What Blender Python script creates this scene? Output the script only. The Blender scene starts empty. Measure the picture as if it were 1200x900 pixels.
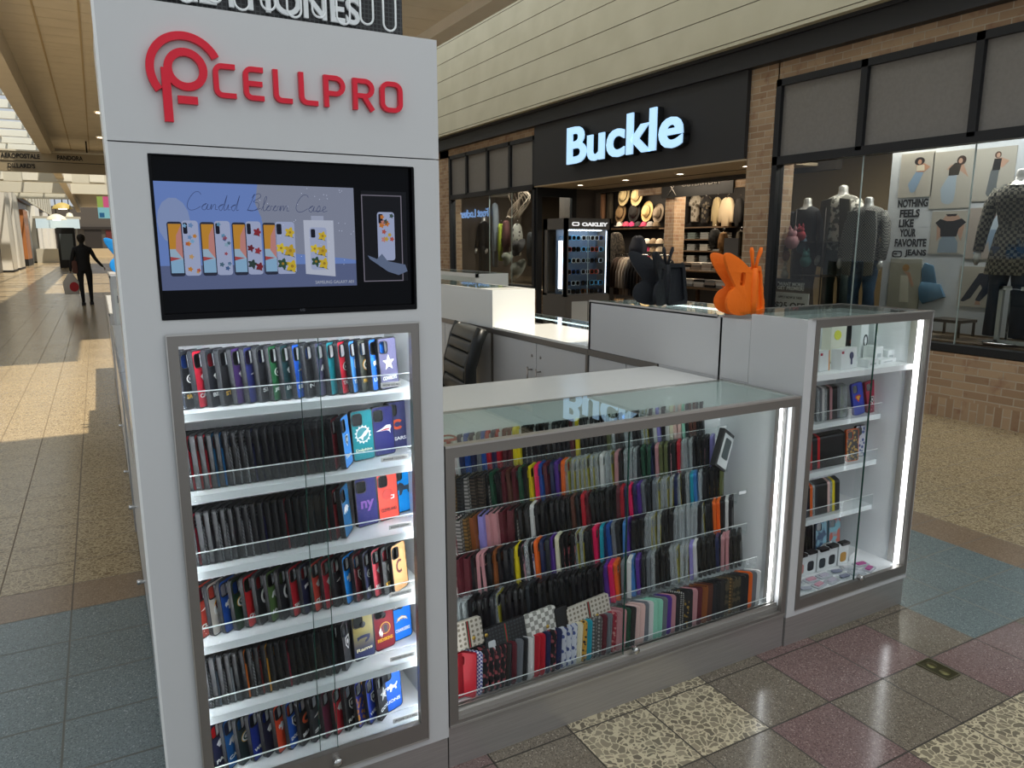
import bpy, bmesh, math, random
from mathutils import Vector, Matrix
from mathutils.geometry import tessellate_polygon
random.seed(11)
SC = bpy.context.scene
COL = SC.collection
PI = math.pi
R = math.radians

# ------------------------------------------------------------------ render look
SC.view_settings.view_transform = 'Standard'
SC.view_settings.look = 'None'
SC.view_settings.gamma = 1.0
SC.view_settings.use_curve_mapping = False
SC.view_settings.exposure = 0.0
SC.render.engine = 'CYCLES'
SC.cycles.use_denoising = True
SC.cycles.max_bounces = 8
SC.cycles.diffuse_bounces = 3
SC.cycles.glossy_bounces = 4
SC.cycles.transmission_bounces = 6
SC.cycles.transparent_max_bounces = 32
SC.cycles.sample_clamp_indirect = 6.0
SC.cycles.caustics_reflective = False
SC.cycles.caustics_refractive = False

# ------------------------------------------------------------------ camera
CAM_H = 1.664
FPX = 867.0
PITCH = math.atan(165 / 867)
YAW = R(28.9)
cam_d = bpy.data.cameras.new('camera')
cam_d.sensor_fit = 'HORIZONTAL'
cam_d.sensor_width = 36.0
cam_d.lens = FPX / 1200 * 36.0
cam_d.clip_start = 0.05
cam_d.clip_end = 400
cam = bpy.data.objects.new('camera', cam_d)
COL.objects.link(cam)
cam.location = (0, 0, CAM_H)
cam.rotation_euler = (PI / 2 - PITCH, 0, -YAW)
SC.camera = cam

# ------------------------------------------------------------------ materials
def lin(h):
    if isinstance(h, str):
        h = h.lstrip('#')
        h = [int(h[i:i + 2], 16) / 255 for i in (0, 2, 4)]
    return tuple((c / 12.92 if c <= .04045 else ((c + .055) / 1.055) ** 2.4) for c in h)

_mats = {}
def new_mat(name):
    m = bpy.data.materials.new(name)
    m.use_nodes = True
    nt = m.node_tree
    nt.nodes.clear()
    return m, nt, nt.nodes, nt.links

def M(hexc, rough=.5, metal=0., spec=.4, emit=0., coat=0., trans=0., alpha=1., name=None):
    key = (hexc, rough, metal, spec, emit, coat, trans, alpha)
    if key in _mats:
        return _mats[key]
    m, nt, N, L = new_mat(name or 'mat_' + hexc.strip('#'))
    b = N.new('ShaderNodeBsdfPrincipled')
    o = N.new('ShaderNodeOutputMaterial')
    L.new(b.outputs[0], o.inputs[0])
    c = lin(hexc)
    b.inputs['Base Color'].default_value = (*c, 1)
    b.inputs['Roughness'].default_value = rough
    b.inputs['Metallic'].default_value = metal
    b.inputs['Specular IOR Level'].default_value = spec
    b.inputs['Coat Weight'].default_value = coat
    b.inputs['Coat Roughness'].default_value = .08
    b.inputs['Transmission Weight'].default_value = trans
    b.inputs['Alpha'].default_value = alpha
    if emit:
        b.inputs['Emission Color'].default_value = (*c, 1)
        b.inputs['Emission Strength'].default_value = emit
    m.diffuse_color = (*c, 1)
    _mats[key] = m
    return m

def glass_mat(name, tint, gloss_ior=1.45, rough=.0, haze=0.0):
    m, nt, N, L = new_mat(name)
    o = N.new('ShaderNodeOutputMaterial')
    t = N.new('ShaderNodeBsdfTransparent'); t.inputs[0].default_value = (*lin(tint), 1)
    g = N.new('ShaderNodeBsdfGlossy'); g.inputs['Roughness'].default_value = rough
    f = N.new('ShaderNodeFresnel'); f.inputs['IOR'].default_value = gloss_ior
    mx = N.new('ShaderNodeMixShader')
    geo = N.new('ShaderNodeNewGeometry'); inv = N.new('ShaderNodeMath'); inv.operation = 'SUBTRACT'; inv.inputs[0].default_value = 1
    mul = N.new('ShaderNodeMath'); mul.operation = 'MULTIPLY'
    L.new(geo.outputs['Backfacing'], inv.inputs[1]); L.new(inv.outputs[0], mul.inputs[1]); L.new(f.outputs[0], mul.inputs[0])
    L.new(mul.outputs[0], mx.inputs[0]); L.new(t.outputs[0], mx.inputs[1]); L.new(g.outputs[0], mx.inputs[2])
    out = mx
    if haze:
        d = N.new('ShaderNodeBsdfDiffuse'); d.inputs[0].default_value = (*lin('#e8ecee'), 1)
        m2 = N.new('ShaderNodeMixShader'); m2.inputs[0].default_value = haze
        L.new(mx.outputs[0], m2.inputs[1]); L.new(d.outputs[0], m2.inputs[2]); out = m2
    L.new(out.outputs[0], o.inputs[0])
    return m

GLASS = glass_mat('case_glass', '#fcfdfd', 1.30)
GLASS_TOP = glass_mat('counter_glass', '#eef5f2', 1.42)
GLASS_STORE = glass_mat('store_glass', '#dcdfdd', 1.45)
GLASS_EDGE = M('#1f4a40', .15, 0, .6)
ACRYL = glass_mat('acrylic', '#fafcfc', 1.22, .02, .03)
CLEARCASE = glass_mat('clear_plastic', '#e6eaea', 1.5, .12, .24)
CLEARYEL = glass_mat('clear_plastic_dusty', '#b8bcbd', 1.5, .15, .35)

def noise_mat(name, c1, c2, scale=40, rough=.5, detail=3, spec=.5, metal=0, stretch=(1, 1, 1), bump=0.):
    m, nt, N, L = new_mat(name)
    b = N.new('ShaderNodeBsdfPrincipled'); o = N.new('ShaderNodeOutputMaterial'); L.new(b.outputs[0], o.inputs[0])
    tc = N.new('ShaderNodeTexCoord'); mp = N.new('ShaderNodeMapping'); mp.inputs['Scale'].default_value = stretch
    L.new(tc.outputs['Object'], mp.inputs[0])
    n = N.new('ShaderNodeTexNoise'); n.inputs['Scale'].default_value = scale; n.inputs['Detail'].default_value = detail
    L.new(mp.outputs[0], n.inputs['Vector'])
    r = N.new('ShaderNodeValToRGB'); r.color_ramp.elements[0].position = .35; r.color_ramp.elements[1].position = .65
    r.color_ramp.elements[0].color = (*lin(c1), 1); r.color_ramp.elements[1].color = (*lin(c2), 1)
    L.new(n.outputs[0], r.inputs[0]); L.new(r.outputs[0], b.inputs['Base Color'])
    b.inputs['Roughness'].default_value = rough; b.inputs['Metallic'].default_value = metal
    b.inputs['Specular IOR Level'].default_value = spec
    if bump:
        bp = N.new('ShaderNodeBump'); bp.inputs['Strength'].default_value = bump; bp.inputs['Distance'].default_value = .01
        L.new(n.outputs[0], bp.inputs['Height']); L.new(bp.outputs[0], b.inputs['Normal'])
    return m

def pattern_mat(name, c1, c2, kind='checker', scale=60, rough=.5):
    """printed pattern on a phone case or a garment"""
    m, nt, N, L = new_mat(name)
    b = N.new('ShaderNodeBsdfPrincipled'); o = N.new('ShaderNodeOutputMaterial'); L.new(b.outputs[0], o.inputs[0])
    tc = N.new('ShaderNodeTexCoord')
    b.inputs['Roughness'].default_value = rough
    if kind == 'checker':
        t = N.new('ShaderNodeTexChecker'); t.inputs['Scale'].default_value = scale
        t.inputs[1].default_value = (*lin(c1), 1); t.inputs[2].default_value = (*lin(c2), 1)
        L.new(tc.outputs['Object'], t.inputs[0]); L.new(t.outputs[0], b.inputs['Base Color'])
    else:
        if kind in ('dots', 'blots'): c1, c2 = c2, c1
        src = tc.outputs['Object']
        if kind == 'dots':
            t = N.new('ShaderNodeTexVoronoi'); t.voronoi_dimensions = '2D'; t.inputs['Scale'].default_value = scale; t.inputs['Randomness'].default_value = .12
            sp_ = N.new('ShaderNodeSeparateXYZ'); L.new(src, sp_.inputs[0]); cb_ = N.new('ShaderNodeCombineXYZ'); L.new(sp_.outputs['X'], cb_.inputs['X']); L.new(sp_.outputs['Z'], cb_.inputs['Y']); src = cb_.outputs[0]
            fac = t.outputs['Distance']; p = (.26, .34)
        elif kind == 'blots':
            t = N.new('ShaderNodeTexVoronoi'); t.inputs['Scale'].default_value = scale
            fac = t.outputs['Distance']; p = (.34, .44)
        elif kind == 'waves':
            t = N.new('ShaderNodeTexWave'); t.inputs['Scale'].default_value = scale; t.inputs['Distortion'].default_value = 3
            fac = t.outputs['Fac']; p = (.45, .55)
        else:
            t = N.new('ShaderNodeTexNoise'); t.inputs['Scale'].default_value = scale; fac = t.outputs[0]; p = (.47, .53)
        L.new(src, t.inputs[0])
        r = N.new('ShaderNodeValToRGB'); r.color_ramp.elements[0].position = p[0]; r.color_ramp.elements[1].position = p[1]
        r.color_ramp.elements[0].color = (*lin(c1), 1); r.color_ramp.elements[1].color = (*lin(c2), 1)
        L.new(fac, r.inputs[0]); L.new(r.outputs[0], b.inputs['Base Color'])
    return m

WHITE = M('#cdcdcd', .22, 0, .5, name='white_laminate')
WHITE_IN = M('#f0f2f3', .35, 0, .5, name='white_shelf')
WHITE_TOP = M('#e4e5e1', .18, 0, .5, name='white_worktop')
METAL = noise_mat('brushed_metal', '#a5a19d', '#b0aca8', 6, .34, 2, .5, .55, (1, 1, 60))
METAL_DK = M('#8b8681', .35, .65, name='satin_frame_metal')
METAL_LT = M('#bfbcb8', .3, .8, name='bright_frame_metal')
CHROME = M('#c9c9c7', .15, 1., name='chrome')
BLACK = M('#101114', .35, name='black_plastic')
BLACK_M = M('#191a1c', .6, name='black_matt')
DARKMETAL = M('#26272a', .45, .3, name='dark_storefront_metal')

# ------------------------------------------------------------------ mesh builder
class MB:
    def __init__(s):
        s.v = []; s.f = []; s.m = []; s.smooth = []
    def add(s, vs, fs, mi=0, sm=False):
        n = len(s.v)
        s.v += [tuple(v) for v in vs]
        s.f += [tuple(i + n for i in f) for f in fs]
        s.m += [mi] * len(fs); s.smooth += [sm] * len(fs)
        return s
    def box(s, x0, y0, z0, x1, y1, z1, mi=0):
        x0, x1 = min(x0, x1), max(x0, x1); y0, y1 = min(y0, y1), max(y0, y1); z0, z1 = min(z0, z1), max(z0, z1)
        v = [(x0, y0, z0), (x1, y0, z0), (x1, y1, z0), (x0, y1, z0), (x0, y0, z1), (x1, y0, z1), (x1, y1, z1), (x0, y1, z1)]
        f = [(0, 3, 2, 1), (4, 5, 6, 7), (0, 1, 5, 4), (1, 2, 6, 5), (2, 3, 7, 6), (3, 0, 4, 7)]
        return s.add(v, f, mi)
    def cbox(s, x0, y0, z0, x1, y1, z1, c=.003, mi=0):
        """box with chamfered long edges on every side"""
        pts = rrect(x1 - x0, z1 - z0, c, 2)
        cx, cz = (x0 + x1) / 2, (z0 + z1) / 2
        return s.extr([[(cx + a, cz + b) for a, b in pts]], y0, y1, 'xz', mi)
    def extr(s, loops, d0, d1, plane='xz', mi=0, side_mi=None, sm=False):
        """extrude polygon with holes; plane gives the two in-plane axes"""
        def P(a, b, d):
            return (a, d, b) if plane == 'xz' else ((a, b, d) if plane == 'xy' else (d, a, b))
        flat = [p for l in loops for p in l]
        tris = tessellate_polygon([[Vector((a, b, 0)) for a, b in l] for l in loops])
        n = len(flat)
        vs = [P(a, b, d0) for a, b in flat] + [P(a, b, d1) for a, b in flat]
        fs0 = []
        for t in tris:
            a, b, c = [flat[i] for i in t]
            ar = (b[0] - a[0]) * (c[1] - a[1]) - (b[1] - a[1]) * (c[0] - a[0])
            t = tuple(t) if ar > 0 else tuple(reversed(t))
            fs0.append(t)
        flip = (plane == 'xz')
        lo = d0 < d1
        f = []
        for t in fs0:
            if flip == lo:
                f.append(t); f.append(tuple(i + n for i in reversed(t)))
            else:
                f.append(tuple(reversed(t))); f.append(tuple(i + n for i in t))
        s.add(vs, f, mi, False)
        base = len(s.v) - 2 * n
        k = 0; sf = []
        for li, l in enumerate(loops):
            ar = sum(l[i][0] * l[(i + 1) % len(l)][1] - l[(i + 1) % len(l)][0] * l[i][1] for i in range(len(l)))
            for i in range(len(l)):
                a, b = k + i, k + (i + 1) % len(l)
                q = (base + a, base + b, base + b + n, base + a + n)
                ccw = (ar > 0) == (li == 0)
                if not (ccw != flip) == lo: q = tuple(reversed(q))
                sf.append(q)
            k += len(l)
        s.f += sf; s.m += [mi if side_mi is None else side_mi] * len(sf); s.smooth += [sm] * len(sf)
        return s
    def puff(s, loop, t, k=.92, mi=0):
        """soft slab of cloth: outline pulled in on both faces"""
        n = len(loop); cx = sum(p[0] for p in loop) / n; cz = sum(p[1] for p in loop) / n
        lay = [(-t / 2, k), (-t / 4, 1), (t / 4, 1), (t / 2, k)]
        vs = [(cx + (a - cx) * q, d, cz + (b - cz) * q) for d, q in lay for a, b in loop]
        tris = [tuple(x) for x in tessellate_polygon([[Vector((a, b, 0)) for a, b in loop]])]
        fs = tris + [tuple(i + 3 * n for i in reversed(x)) for x in tris]
        for l in range(3):
            for i in range(n): fs.append((l * n + i, l * n + (i + 1) % n, (l + 1) * n + (i + 1) % n, (l + 1) * n + i))
        return s.add(vs, fs, mi, True)
    def tube(s, path, r, seg=10, mi=0, closed=False, cap=True):
        path = [Vector(p) for p in path]
        rs = r if isinstance(r, (list, tuple)) else [r] * len(path)
        n = len(path); up = Vector((0, 0, 1)); vs = []; prev = None
        for i, p in enumerate(path):
            if closed: t = path[(i + 1) % n] - path[i - 1]
            else: t = path[min(i + 1, n - 1)] - path[max(i - 1, 0)]
            t.normalize()
            if prev is None:
                a = t.cross(up)
                if a.length < .1: a = t.cross(Vector((1, 0, 0)))
            else:
                a = prev - t * prev.dot(t)
            a.normalize(); prev = a; b = t.cross(a)
            for k in range(seg):
                w = 2 * PI * k / seg
                vs.append(p + (a * math.cos(w) + b * math.sin(w)) * rs[i])
        fs = []
        m = n if closed else n - 1
        for i in range(m):
            for k in range(seg):
                a0 = i * seg + k; a1 = i * seg + (k + 1) % seg
                b0 = ((i + 1) % n) * seg + k; b1 = ((i + 1) % n) * seg + (k + 1) % seg
                fs.append((a0, b0, b1, a1))
        s.add(vs, fs, mi, True)
        if cap and not closed:
            base = len(s.v) - len(vs)
            s.f.append(tuple(base + k for k in range(seg))); s.m.append(mi); s.smooth.append(False)
            s.f.append(tuple(base + (n - 1) * seg + k for k in reversed(range(seg)))); s.m.append(mi); s.smooth.append(False)
        return s
    def lathe(s, prof, cx=0, cy=0, cz=0, seg=24, mi=0, sx=1, sy=1, axis='z'):
        vs = []
        for r_, z in prof:
            for k in range(seg):
                w = 2 * PI * k / seg
                a, b = r_ * math.cos(w) * sx, r_ * math.sin(w) * sy
                vs.append((cx + a, cy + b, cz + z) if axis == 'z' else ((cx + z, cy + a, cz + b) if axis == 'x' else (cx + a, cy + z, cz + b)))
        fs = []
        for i in range(len(prof) - 1):
            for k in range(seg):
                q = (i * seg + k, i * seg + (k + 1) % seg, (i + 1) * seg + (k + 1) % seg, (i + 1) * seg + k)
                fs.append(q if axis != 'y' else tuple(reversed(q)))
        s.add(vs, fs, mi, True)
        return s
    def stroke(s, pts, w, d0, d1, plane='xz', mi=0, closed=False):
        """flat ribbon of width w following pts, extruded from d0 to d1"""
        pts = [Vector((a, b)) for a, b in pts]
        n = len(pts); Lf = []; Rt = []
        for i, p in enumerate(pts):
            if closed: a, b = pts[i - 1], pts[(i + 1) % n]
            else: a, b = pts[max(i - 1, 0)], pts[min(i + 1, n - 1)]
            d1_ = (p - a).normalized() if (p - a).length > 1e-9 else (b - p).normalized()
            d2_ = (b - p).normalized() if (b - p).length > 1e-9 else d1_
            t = (d1_ + d2_); t = t.normalized() if t.length > 1e-6 else d1_
            nrm = Vector((-t.y, t.x)); k = 1 / max(.45, nrm.dot(Vector((-d1_.y, d1_.x))))
            Lf.append(p + nrm * w / 2 * k); Rt.append(p - nrm * w / 2 * k)
        if closed:
            a, b = [tuple(p) for p in Rt], [tuple(p) for p in Lf]
            ar = lambda l: abs(sum(l[i][0] * l[(i + 1) % n][1] - l[(i + 1) % n][0] * l[i][1] for i in range(n)))
            if ar(a) < ar(b): a, b = b, a
            s.extr([a, b], d0, d1, plane, mi)
        else:
            s.extr([[tuple(p) for p in Rt] + [tuple(p) for p in reversed(Lf)]], d0, d1, plane, mi)
        return s
    def xf(s, mat, start=0):
        for i in range(start, len(s.v)):
            s.v[i] = tuple(mat @ Vector(s.v[i]))
        return s
    def mesh(s, name, mats, recalc=True):
        me = bpy.data.meshes.new(name)
        me.from_pydata(s.v, [], s.f)
        for m in mats: me.materials.append(m)
        if any(s.m) or any(s.smooth):
            me.polygons.foreach_set('material_index', s.m)
            me.polygons.foreach_set('use_smooth', s.smooth)
        me.update()
        if recalc:
            b = bmesh.new(); b.from_mesh(me); bmesh.ops.recalc_face_normals(b, faces=b.faces); b.to_mesh(me); b.free()
        return me
    def build(s, name, mats, parent=None, loc=None, rot=None):
        if not isinstance(mats, (list, tuple)): mats = [mats]
        o = bpy.data.objects.new(name, s.mesh(name, mats))
        COL.objects.link(o)
        if parent: o.parent = parent
        if loc: o.location = loc
        if rot: o.rotation_euler = rot
        return o

def rrect(w, h, r, seg=5, cx=0, cz=0):
    pts = []
    for sx, sz, a0 in ((1, 1, 0), (-1, 1, 90), (-1, -1, 180), (1, -1, 270)):
        for k in range(seg + 1):
            a = R(a0 + 90 * k / seg)
            pts.append((cx + sx * (w / 2 - r) + r * math.cos(a), cz + sz * (h / 2 - r) + r * math.sin(a)))
    return pts

def arc(cx, cy, r, a0, a1, n=24, ry=None):
    ry = r if ry is None else ry
    return [(cx + r * math.cos(R(a0 + (a1 - a0) * i / n)), cy + ry * math.sin(R(a0 + (a1 - a0) * i / n))) for i in range(n + 1)]

def tag(o, label=None, cat=None, group=None, kind=None):
    if label: o['label'] = label
    if cat: o['category'] = cat
    if group: o['group'] = group
    if kind: o['kind'] = kind
    return o

def thing(name, label, cat, loc=(0, 0, 0), rz=0, group=None):
    o = bpy.data.objects.new(name, None)
    COL.objects.link(o)
    o.empty_display_size = .05
    o.location = loc; o.rotation_euler = (0, 0, rz)
    return tag(o, label, cat, group)

def struct(name, mb, mats, parent=None, label=None):
    o = mb.build(name, mats, parent)
    if not parent: o['kind'] = 'structure'
    if label: o['label'] = label
    return o

def copy_tree(o, parent=None):
    c = o.copy(); COL.objects.link(c)
    if parent: c.parent = parent
    for ch in list(o.children): copy_tree(ch, c)
    return c

def setmat(o, m):
    o.material_slots[0].link = 'OBJECT'
    o.material_slots[0].material = m

# text -> mesh, lying in the xz plane facing -y, origin bottom-left (or centred)
_txt = {}
def text_mesh(body, size=1., bold=0., ext=.002, align='CENTER', shear=0., sx=1.):
    key = (body, size, bold, ext, align, shear, sx)
    if key in _txt: return _txt[key]
    cu = bpy.data.curves.new('lettering', 'FONT')
    cu.body = body; cu.size = size; cu.offset = bold; cu.extrude = ext; cu.align_x = align
    cu.shear = shear; cu.resolution_u = 4
    o = bpy.data.objects.new('lettering', cu)
    COL.objects.link(o)
    bpy.context.view_layer.update()
    dg = bpy.context.evaluated_depsgraph_get()
    me = bpy.data.meshes.new_from_object(o.evaluated_get(dg))
    COL.objects.unlink(o); bpy.data.objects.remove(o); bpy.data.curves.remove(cu)
    me.transform(Matrix.Rotation(PI / 2, 4, 'X') @ Matrix.Diagonal((sx, 1, 1, 1)))
    me.materials.clear()
    _txt[key] = me
    return me

def text(name, body, size, mat, parent=None, loc=(0, 0, 0), rot=(0, 0, 0), bold=0., ext=.002, align='CENTER', shear=0., sx=1., fit=None, fith=None):
    me = text_mesh(body, size, bold, ext, align, shear, sx).copy()
    if fit or fith:
        xs = [v.co.x for v in me.vertices]; zs = [v.co.z for v in me.vertices]
        w = max(xs) - min(xs); h = max(zs) - min(zs)
        kx = fit / w if fit else 1; kz = fith / h if fith else 1
        me.transform(Matrix.Diagonal((kx, 1, kz, 1)))
    me.materials.append(mat)
    o = bpy.data.objects.new(name, me); COL.objects.link(o)
    if parent: o.parent = parent
    o.location = loc; o.rotation_euler = rot
    return o

# a sight line through a point of the photograph, met with a plane of the place
_f = Vector((math.sin(YAW) * math.cos(PITCH), math.cos(YAW) * math.cos(PITCH), -math.sin(PITCH)))
_r = Vector((math.cos(YAW), -math.sin(YAW), 0)); _u = _r.cross(_f)
def at(px, py, **k):
    d = _f + _r * ((px - 600) / FPX) - _u * ((py - 450) / FPX)
    (ax, v), = k.items(); i = 'xyz'.index(ax)
    c = Vector((0, 0, CAM_H))
    return c + d * ((v - c[i]) / d[i])
SKY_E = 1.5
# ================================================================== THE SETTING
PITCHT = .3085; TX0 = -.252; TY0 = 1.59

def floor_mat(name, kind, c1, c2, c3=None, grout='#55503f', gw=.006, rough=.22, chip=120, joints=(1, 1)):
    m, nt, N, L = new_mat(name)
    b = N.new('ShaderNodeBsdfPrincipled'); o = N.new('ShaderNodeOutputMaterial'); L.new(b.outputs[0], o.inputs[0])
    tc = N.new('ShaderNodeTexCoord')
    v = N.new('ShaderNodeTexVoronoi'); v.inputs['Scale'].default_value = chip
    vec = tc.outputs['Object']
    if kind == 'big':                       # break the chips into uneven shapes
        dn = N.new('ShaderNodeTexNoise'); dn.inputs['Scale'].default_value = 22; L.new(vec, dn.inputs['Vector'])
        ds = N.new('ShaderNodeVectorMath'); ds.operation = 'SCALE'; ds.inputs['Scale'].default_value = .045; L.new(dn.outputs['Color'], ds.inputs[0])
        da = N.new('ShaderNodeVectorMath'); da.operation = 'ADD'; L.new(vec, da.inputs[0]); L.new(ds.outputs[0], da.inputs[1]); vec = da.outputs[0]
    L.new(vec, v.inputs['Vector'])
    r = N.new('ShaderNodeValToRGB')
    if kind == 'fine':                      # fine speckled terrazzo
        L.new(v.outputs['Color'], r.inputs[0])
        e = r.color_ramp.elements
        e[0].position = 0; e[0].color = (*lin(c1), 1); e[1].position = 1; e[1].color = (*lin(c3 or c2), 1)
        q = r.color_ramp.elements.new(.5); q.color = (*lin(c2), 1)
        q = r.color_ramp.elements.new(.78); q.color = (*lin(c2), 1)
        base = r.outputs[0]
    else:                                   # large stone chips in a pale matrix
        v2 = N.new('ShaderNodeTexVoronoi'); v2.feature = 'DISTANCE_TO_EDGE'; v2.inputs['Scale'].default_value = chip
        L.new(vec, v2.inputs['Vector'])
        L.new(v.outputs['Color'], r.inputs[0])
        e = r.color_ramp.elements
        e[0].position = .1; e[0].color = (*lin(c1), 1); e[1].position = .9; e[1].color = (*lin(c2), 1)
        q = r.color_ramp.elements.new(.45); q.color = (*lin(c2), 1)
        q = r.color_ramp.elements.new(.7); q.color = (*lin(c1), 1)
        gt = N.new('ShaderNodeMath'); gt.operation = 'GREATER_THAN'; gt.inputs[1].default_value = .085
        L.new(v2.outputs['Distance'], gt.inputs[0])
        mx = N.new('ShaderNodeMix'); mx.data_type = 'RGBA'
        mx.inputs['A'].default_value = (*lin(c3), 1)
        L.new(gt.outputs[0], mx.inputs['Factor']); L.new(r.outputs[0], mx.inputs['B'])
        base = mx.outputs['Result']
    # slow drift of tone, tile to tile wear
    n = N.new('ShaderNodeTexNoise'); n.inputs['Scale'].default_value = 1.3; n.inputs['Detail'].default_value = 3
    L.new(tc.outputs['Object'], n.inputs['Vector'])
    mr = N.new('ShaderNodeMapRange'); mr.inputs['To Min'].default_value = .86; mr.inputs['To Max'].default_value = 1.1
    L.new(n.outputs[0], mr.inputs['Value'])
    sc = N.new('ShaderNodeVectorMath'); sc.operation = 'SCALE'; L.new(base, sc.inputs[0]); L.new(mr.outputs[0], sc.inputs['Scale'])
    # grout lines from the tile grid
    sep = N.new('ShaderNodeSeparateXYZ'); L.new(tc.outputs['Object'], sep.inputs[0])
    outs = []
    for ax, off, use in (('X', TX0, joints[0]), ('Y', TY0, joints[1])):
        a = N.new('ShaderNodeMath'); a.operation = 'SUBTRACT'; a.inputs[1].default_value = off - 400 * PITCHT; L.new(sep.outputs[ax], a.inputs[0])
        d = N.new('ShaderNodeMath'); d.operation = 'DIVIDE'; d.inputs[1].default_value = PITCHT; L.new(a.outputs[0], d.inputs[0])
        f = N.new('ShaderNodeMath'); f.operation = 'FRACT'; L.new(d.outputs[0], f.inputs[0])
        pp = N.new('ShaderNodeMath'); pp.operation = 'PINGPONG'; pp.inputs[1].default_value = .5; L.new(f.outputs[0], pp.inputs[0])
        lt = N.new('ShaderNodeMath'); lt.operation = 'LESS_THAN'; lt.inputs[1].default_value = gw / PITCHT / 2 * use; L.new(pp.outputs[0], lt.inputs[0])
        outs.append(lt.outputs[0])
    mxx = N.new('ShaderNodeMath'); mxx.operation = 'MAXIMUM'; L.new(outs[0], mxx.inputs[0]); L.new(outs[1], mxx.inputs[1])
    gm = N.new('ShaderNodeMix'); gm.data_type = 'RGBA'; L.new(mxx.outputs[0], gm.inputs['Factor'])
    L.new(sc.outputs[0], gm.inputs['A']); gm.inputs['B'].default_value = (*lin(grout), 1)
    L.new(gm.outputs['Result'], b.inputs['Base Color'])
    rr = N.new('ShaderNodeMapRange'); rr.inputs['To Min'].default_value = rough * .8; rr.inputs['To Max'].default_value = rough * 1.3
    L.new(n.outputs[0], rr.inputs['Value'])
    ra = N.new('ShaderNodeMath'); ra.operation = 'MULTIPLY_ADD'; ra.inputs[1].default_value = .5; L.new(mxx.outputs[0], ra.inputs[0]); L.new(rr.outputs[0], ra.inputs[2])
    L.new(ra.outputs[0], b.inputs['Roughness'])
    b.inputs['Specular IOR Level'].default_value = .6
    return m

F_SAND = floor_mat('sand_terrazzo', 'big', '#7d6a50', '#a08d6e', '#b9a784', '#6f604a', .007, .2, 42)
F_BROWN = floor_mat('brown_terrazzo', 'fine', '#6f5c49', '#8f7a64', '#b09c83', '#5c5040', .006, .22, 190)
F_BLUE = floor_mat('blue_terrazzo', 'fine', '#465253', '#728081', '#b3bcba', '#6a6a62', .008, .22, 240)
F_OLIVE = floor_mat('olive_terrazzo', 'fine', '#4d463c', '#7d7365', '#c0b5a2', '#332d25', .006, .16, 270)
F_PINK = floor_mat('pink_terrazzo', 'fine', '#54403f', '#816a66', '#bda69f', '#332d25', .006, .16, 270)
F_CREAM = floor_mat('cream_chip_terrazzo', 'big', '#736a5a', '#9d927b', '#cabd9e', '#332d25', .006, .18, 38)

def floor():
    near = {}
    spec = {'c': [(5, 0), (6, 0), (5, 1), (6, 1), (8, -2), (9, -2), (10, -2), (11, -2)],
            'p': [(3, 1), (8, 1), (8, 0), (9, 0), (7, -1), (10, -1), (7, -2), (3, 0), (11, -2), (12, -2)],
            'o': []}
    for k, l in spec.items():
        for q in l: near.setdefault(q, k)
    mi = {'s': 0, 'b': 1, 'u': 2, 'o': 3, 'p': 4, 'c': 5}
    b = MB()
    def quad(x0, y0, x1, y1, k):
        b.add([(x0, y0, 0), (x1, y0, 0), (x1, y1, 0), (x0, y1, 0)], [(0, 1, 2, 3)], mi[k])
    X = lambda i: TX0 + i * PITCHT
    Y = lambda j: TY0 + j * PITCHT
    # left corridor and under the kiosk
    yb, yc = Y(7), Y(8)
    quad(-9, yc, X(15), 200, 's')
    quad(-9, yb, X(15), yc, 'b')
    quad(-9, Y(-14), X(1), yb, 'u')
    # block in front of and beneath the kiosk, tile by tile
    for i in range(1, 26):
        for j in range(-14, 7):
            if i >= 11:
                if j >= 0:
                    k = 'u' if i < 14 else ('b' if i < 15 else 's')
                else:
                    k = near.get((i, j))
                    if k is None: k = 'o' if (i * 3 + j * 5) % 4 else 'p'
            else:
                k = near.get((i, j))
                if k is None:
                    k = 'o' if j > -2 else ('o' if (i * 7 + j * 3) % 5 < 3 else ('p' if (i + j) % 2 else 'c'))
            if i > 23: continue
            quad(X(i), Y(j), X(i + 1), Y(j + 1), k)
    quad(X(15), yb, 7.1, 200, 's')
    quad(X(24), Y(-14), 9, yb, 's')
    return struct('floor', b, [F_SAND, F_BROWN, F_BLUE, F_OLIVE, F_PINK, F_CREAM])
floor()

# brass floor outlet
fo = thing('floor_outlet_cover', 'small rectangular brass outlet cover set in the olive floor tile', 'floor outlet', (2.775, 1.525, .0005))
m = MB(); m.extr([rrect(.075, .125, .006)], 0, .003, 'xy'); m.build('cover_plate', M('#4d4a30', .35, .8), fo)
m = MB(); m.extr([rrect(.085, .135, .008), rrect(.075, .125, .006)], 0, .0045, 'xy'); m.build('rim', M('#77735c', .4, .8), fo)
for dy in (-.028, .028):
    m = MB(); m.lathe([(0, .0052), (.019, .0052), (.021, .003)], 0, dy, 0, 24); m.build('screw_cap', M('#6a6644', .35, .8), fo)
fo.rotation_euler = (0, 0, 0)

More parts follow.
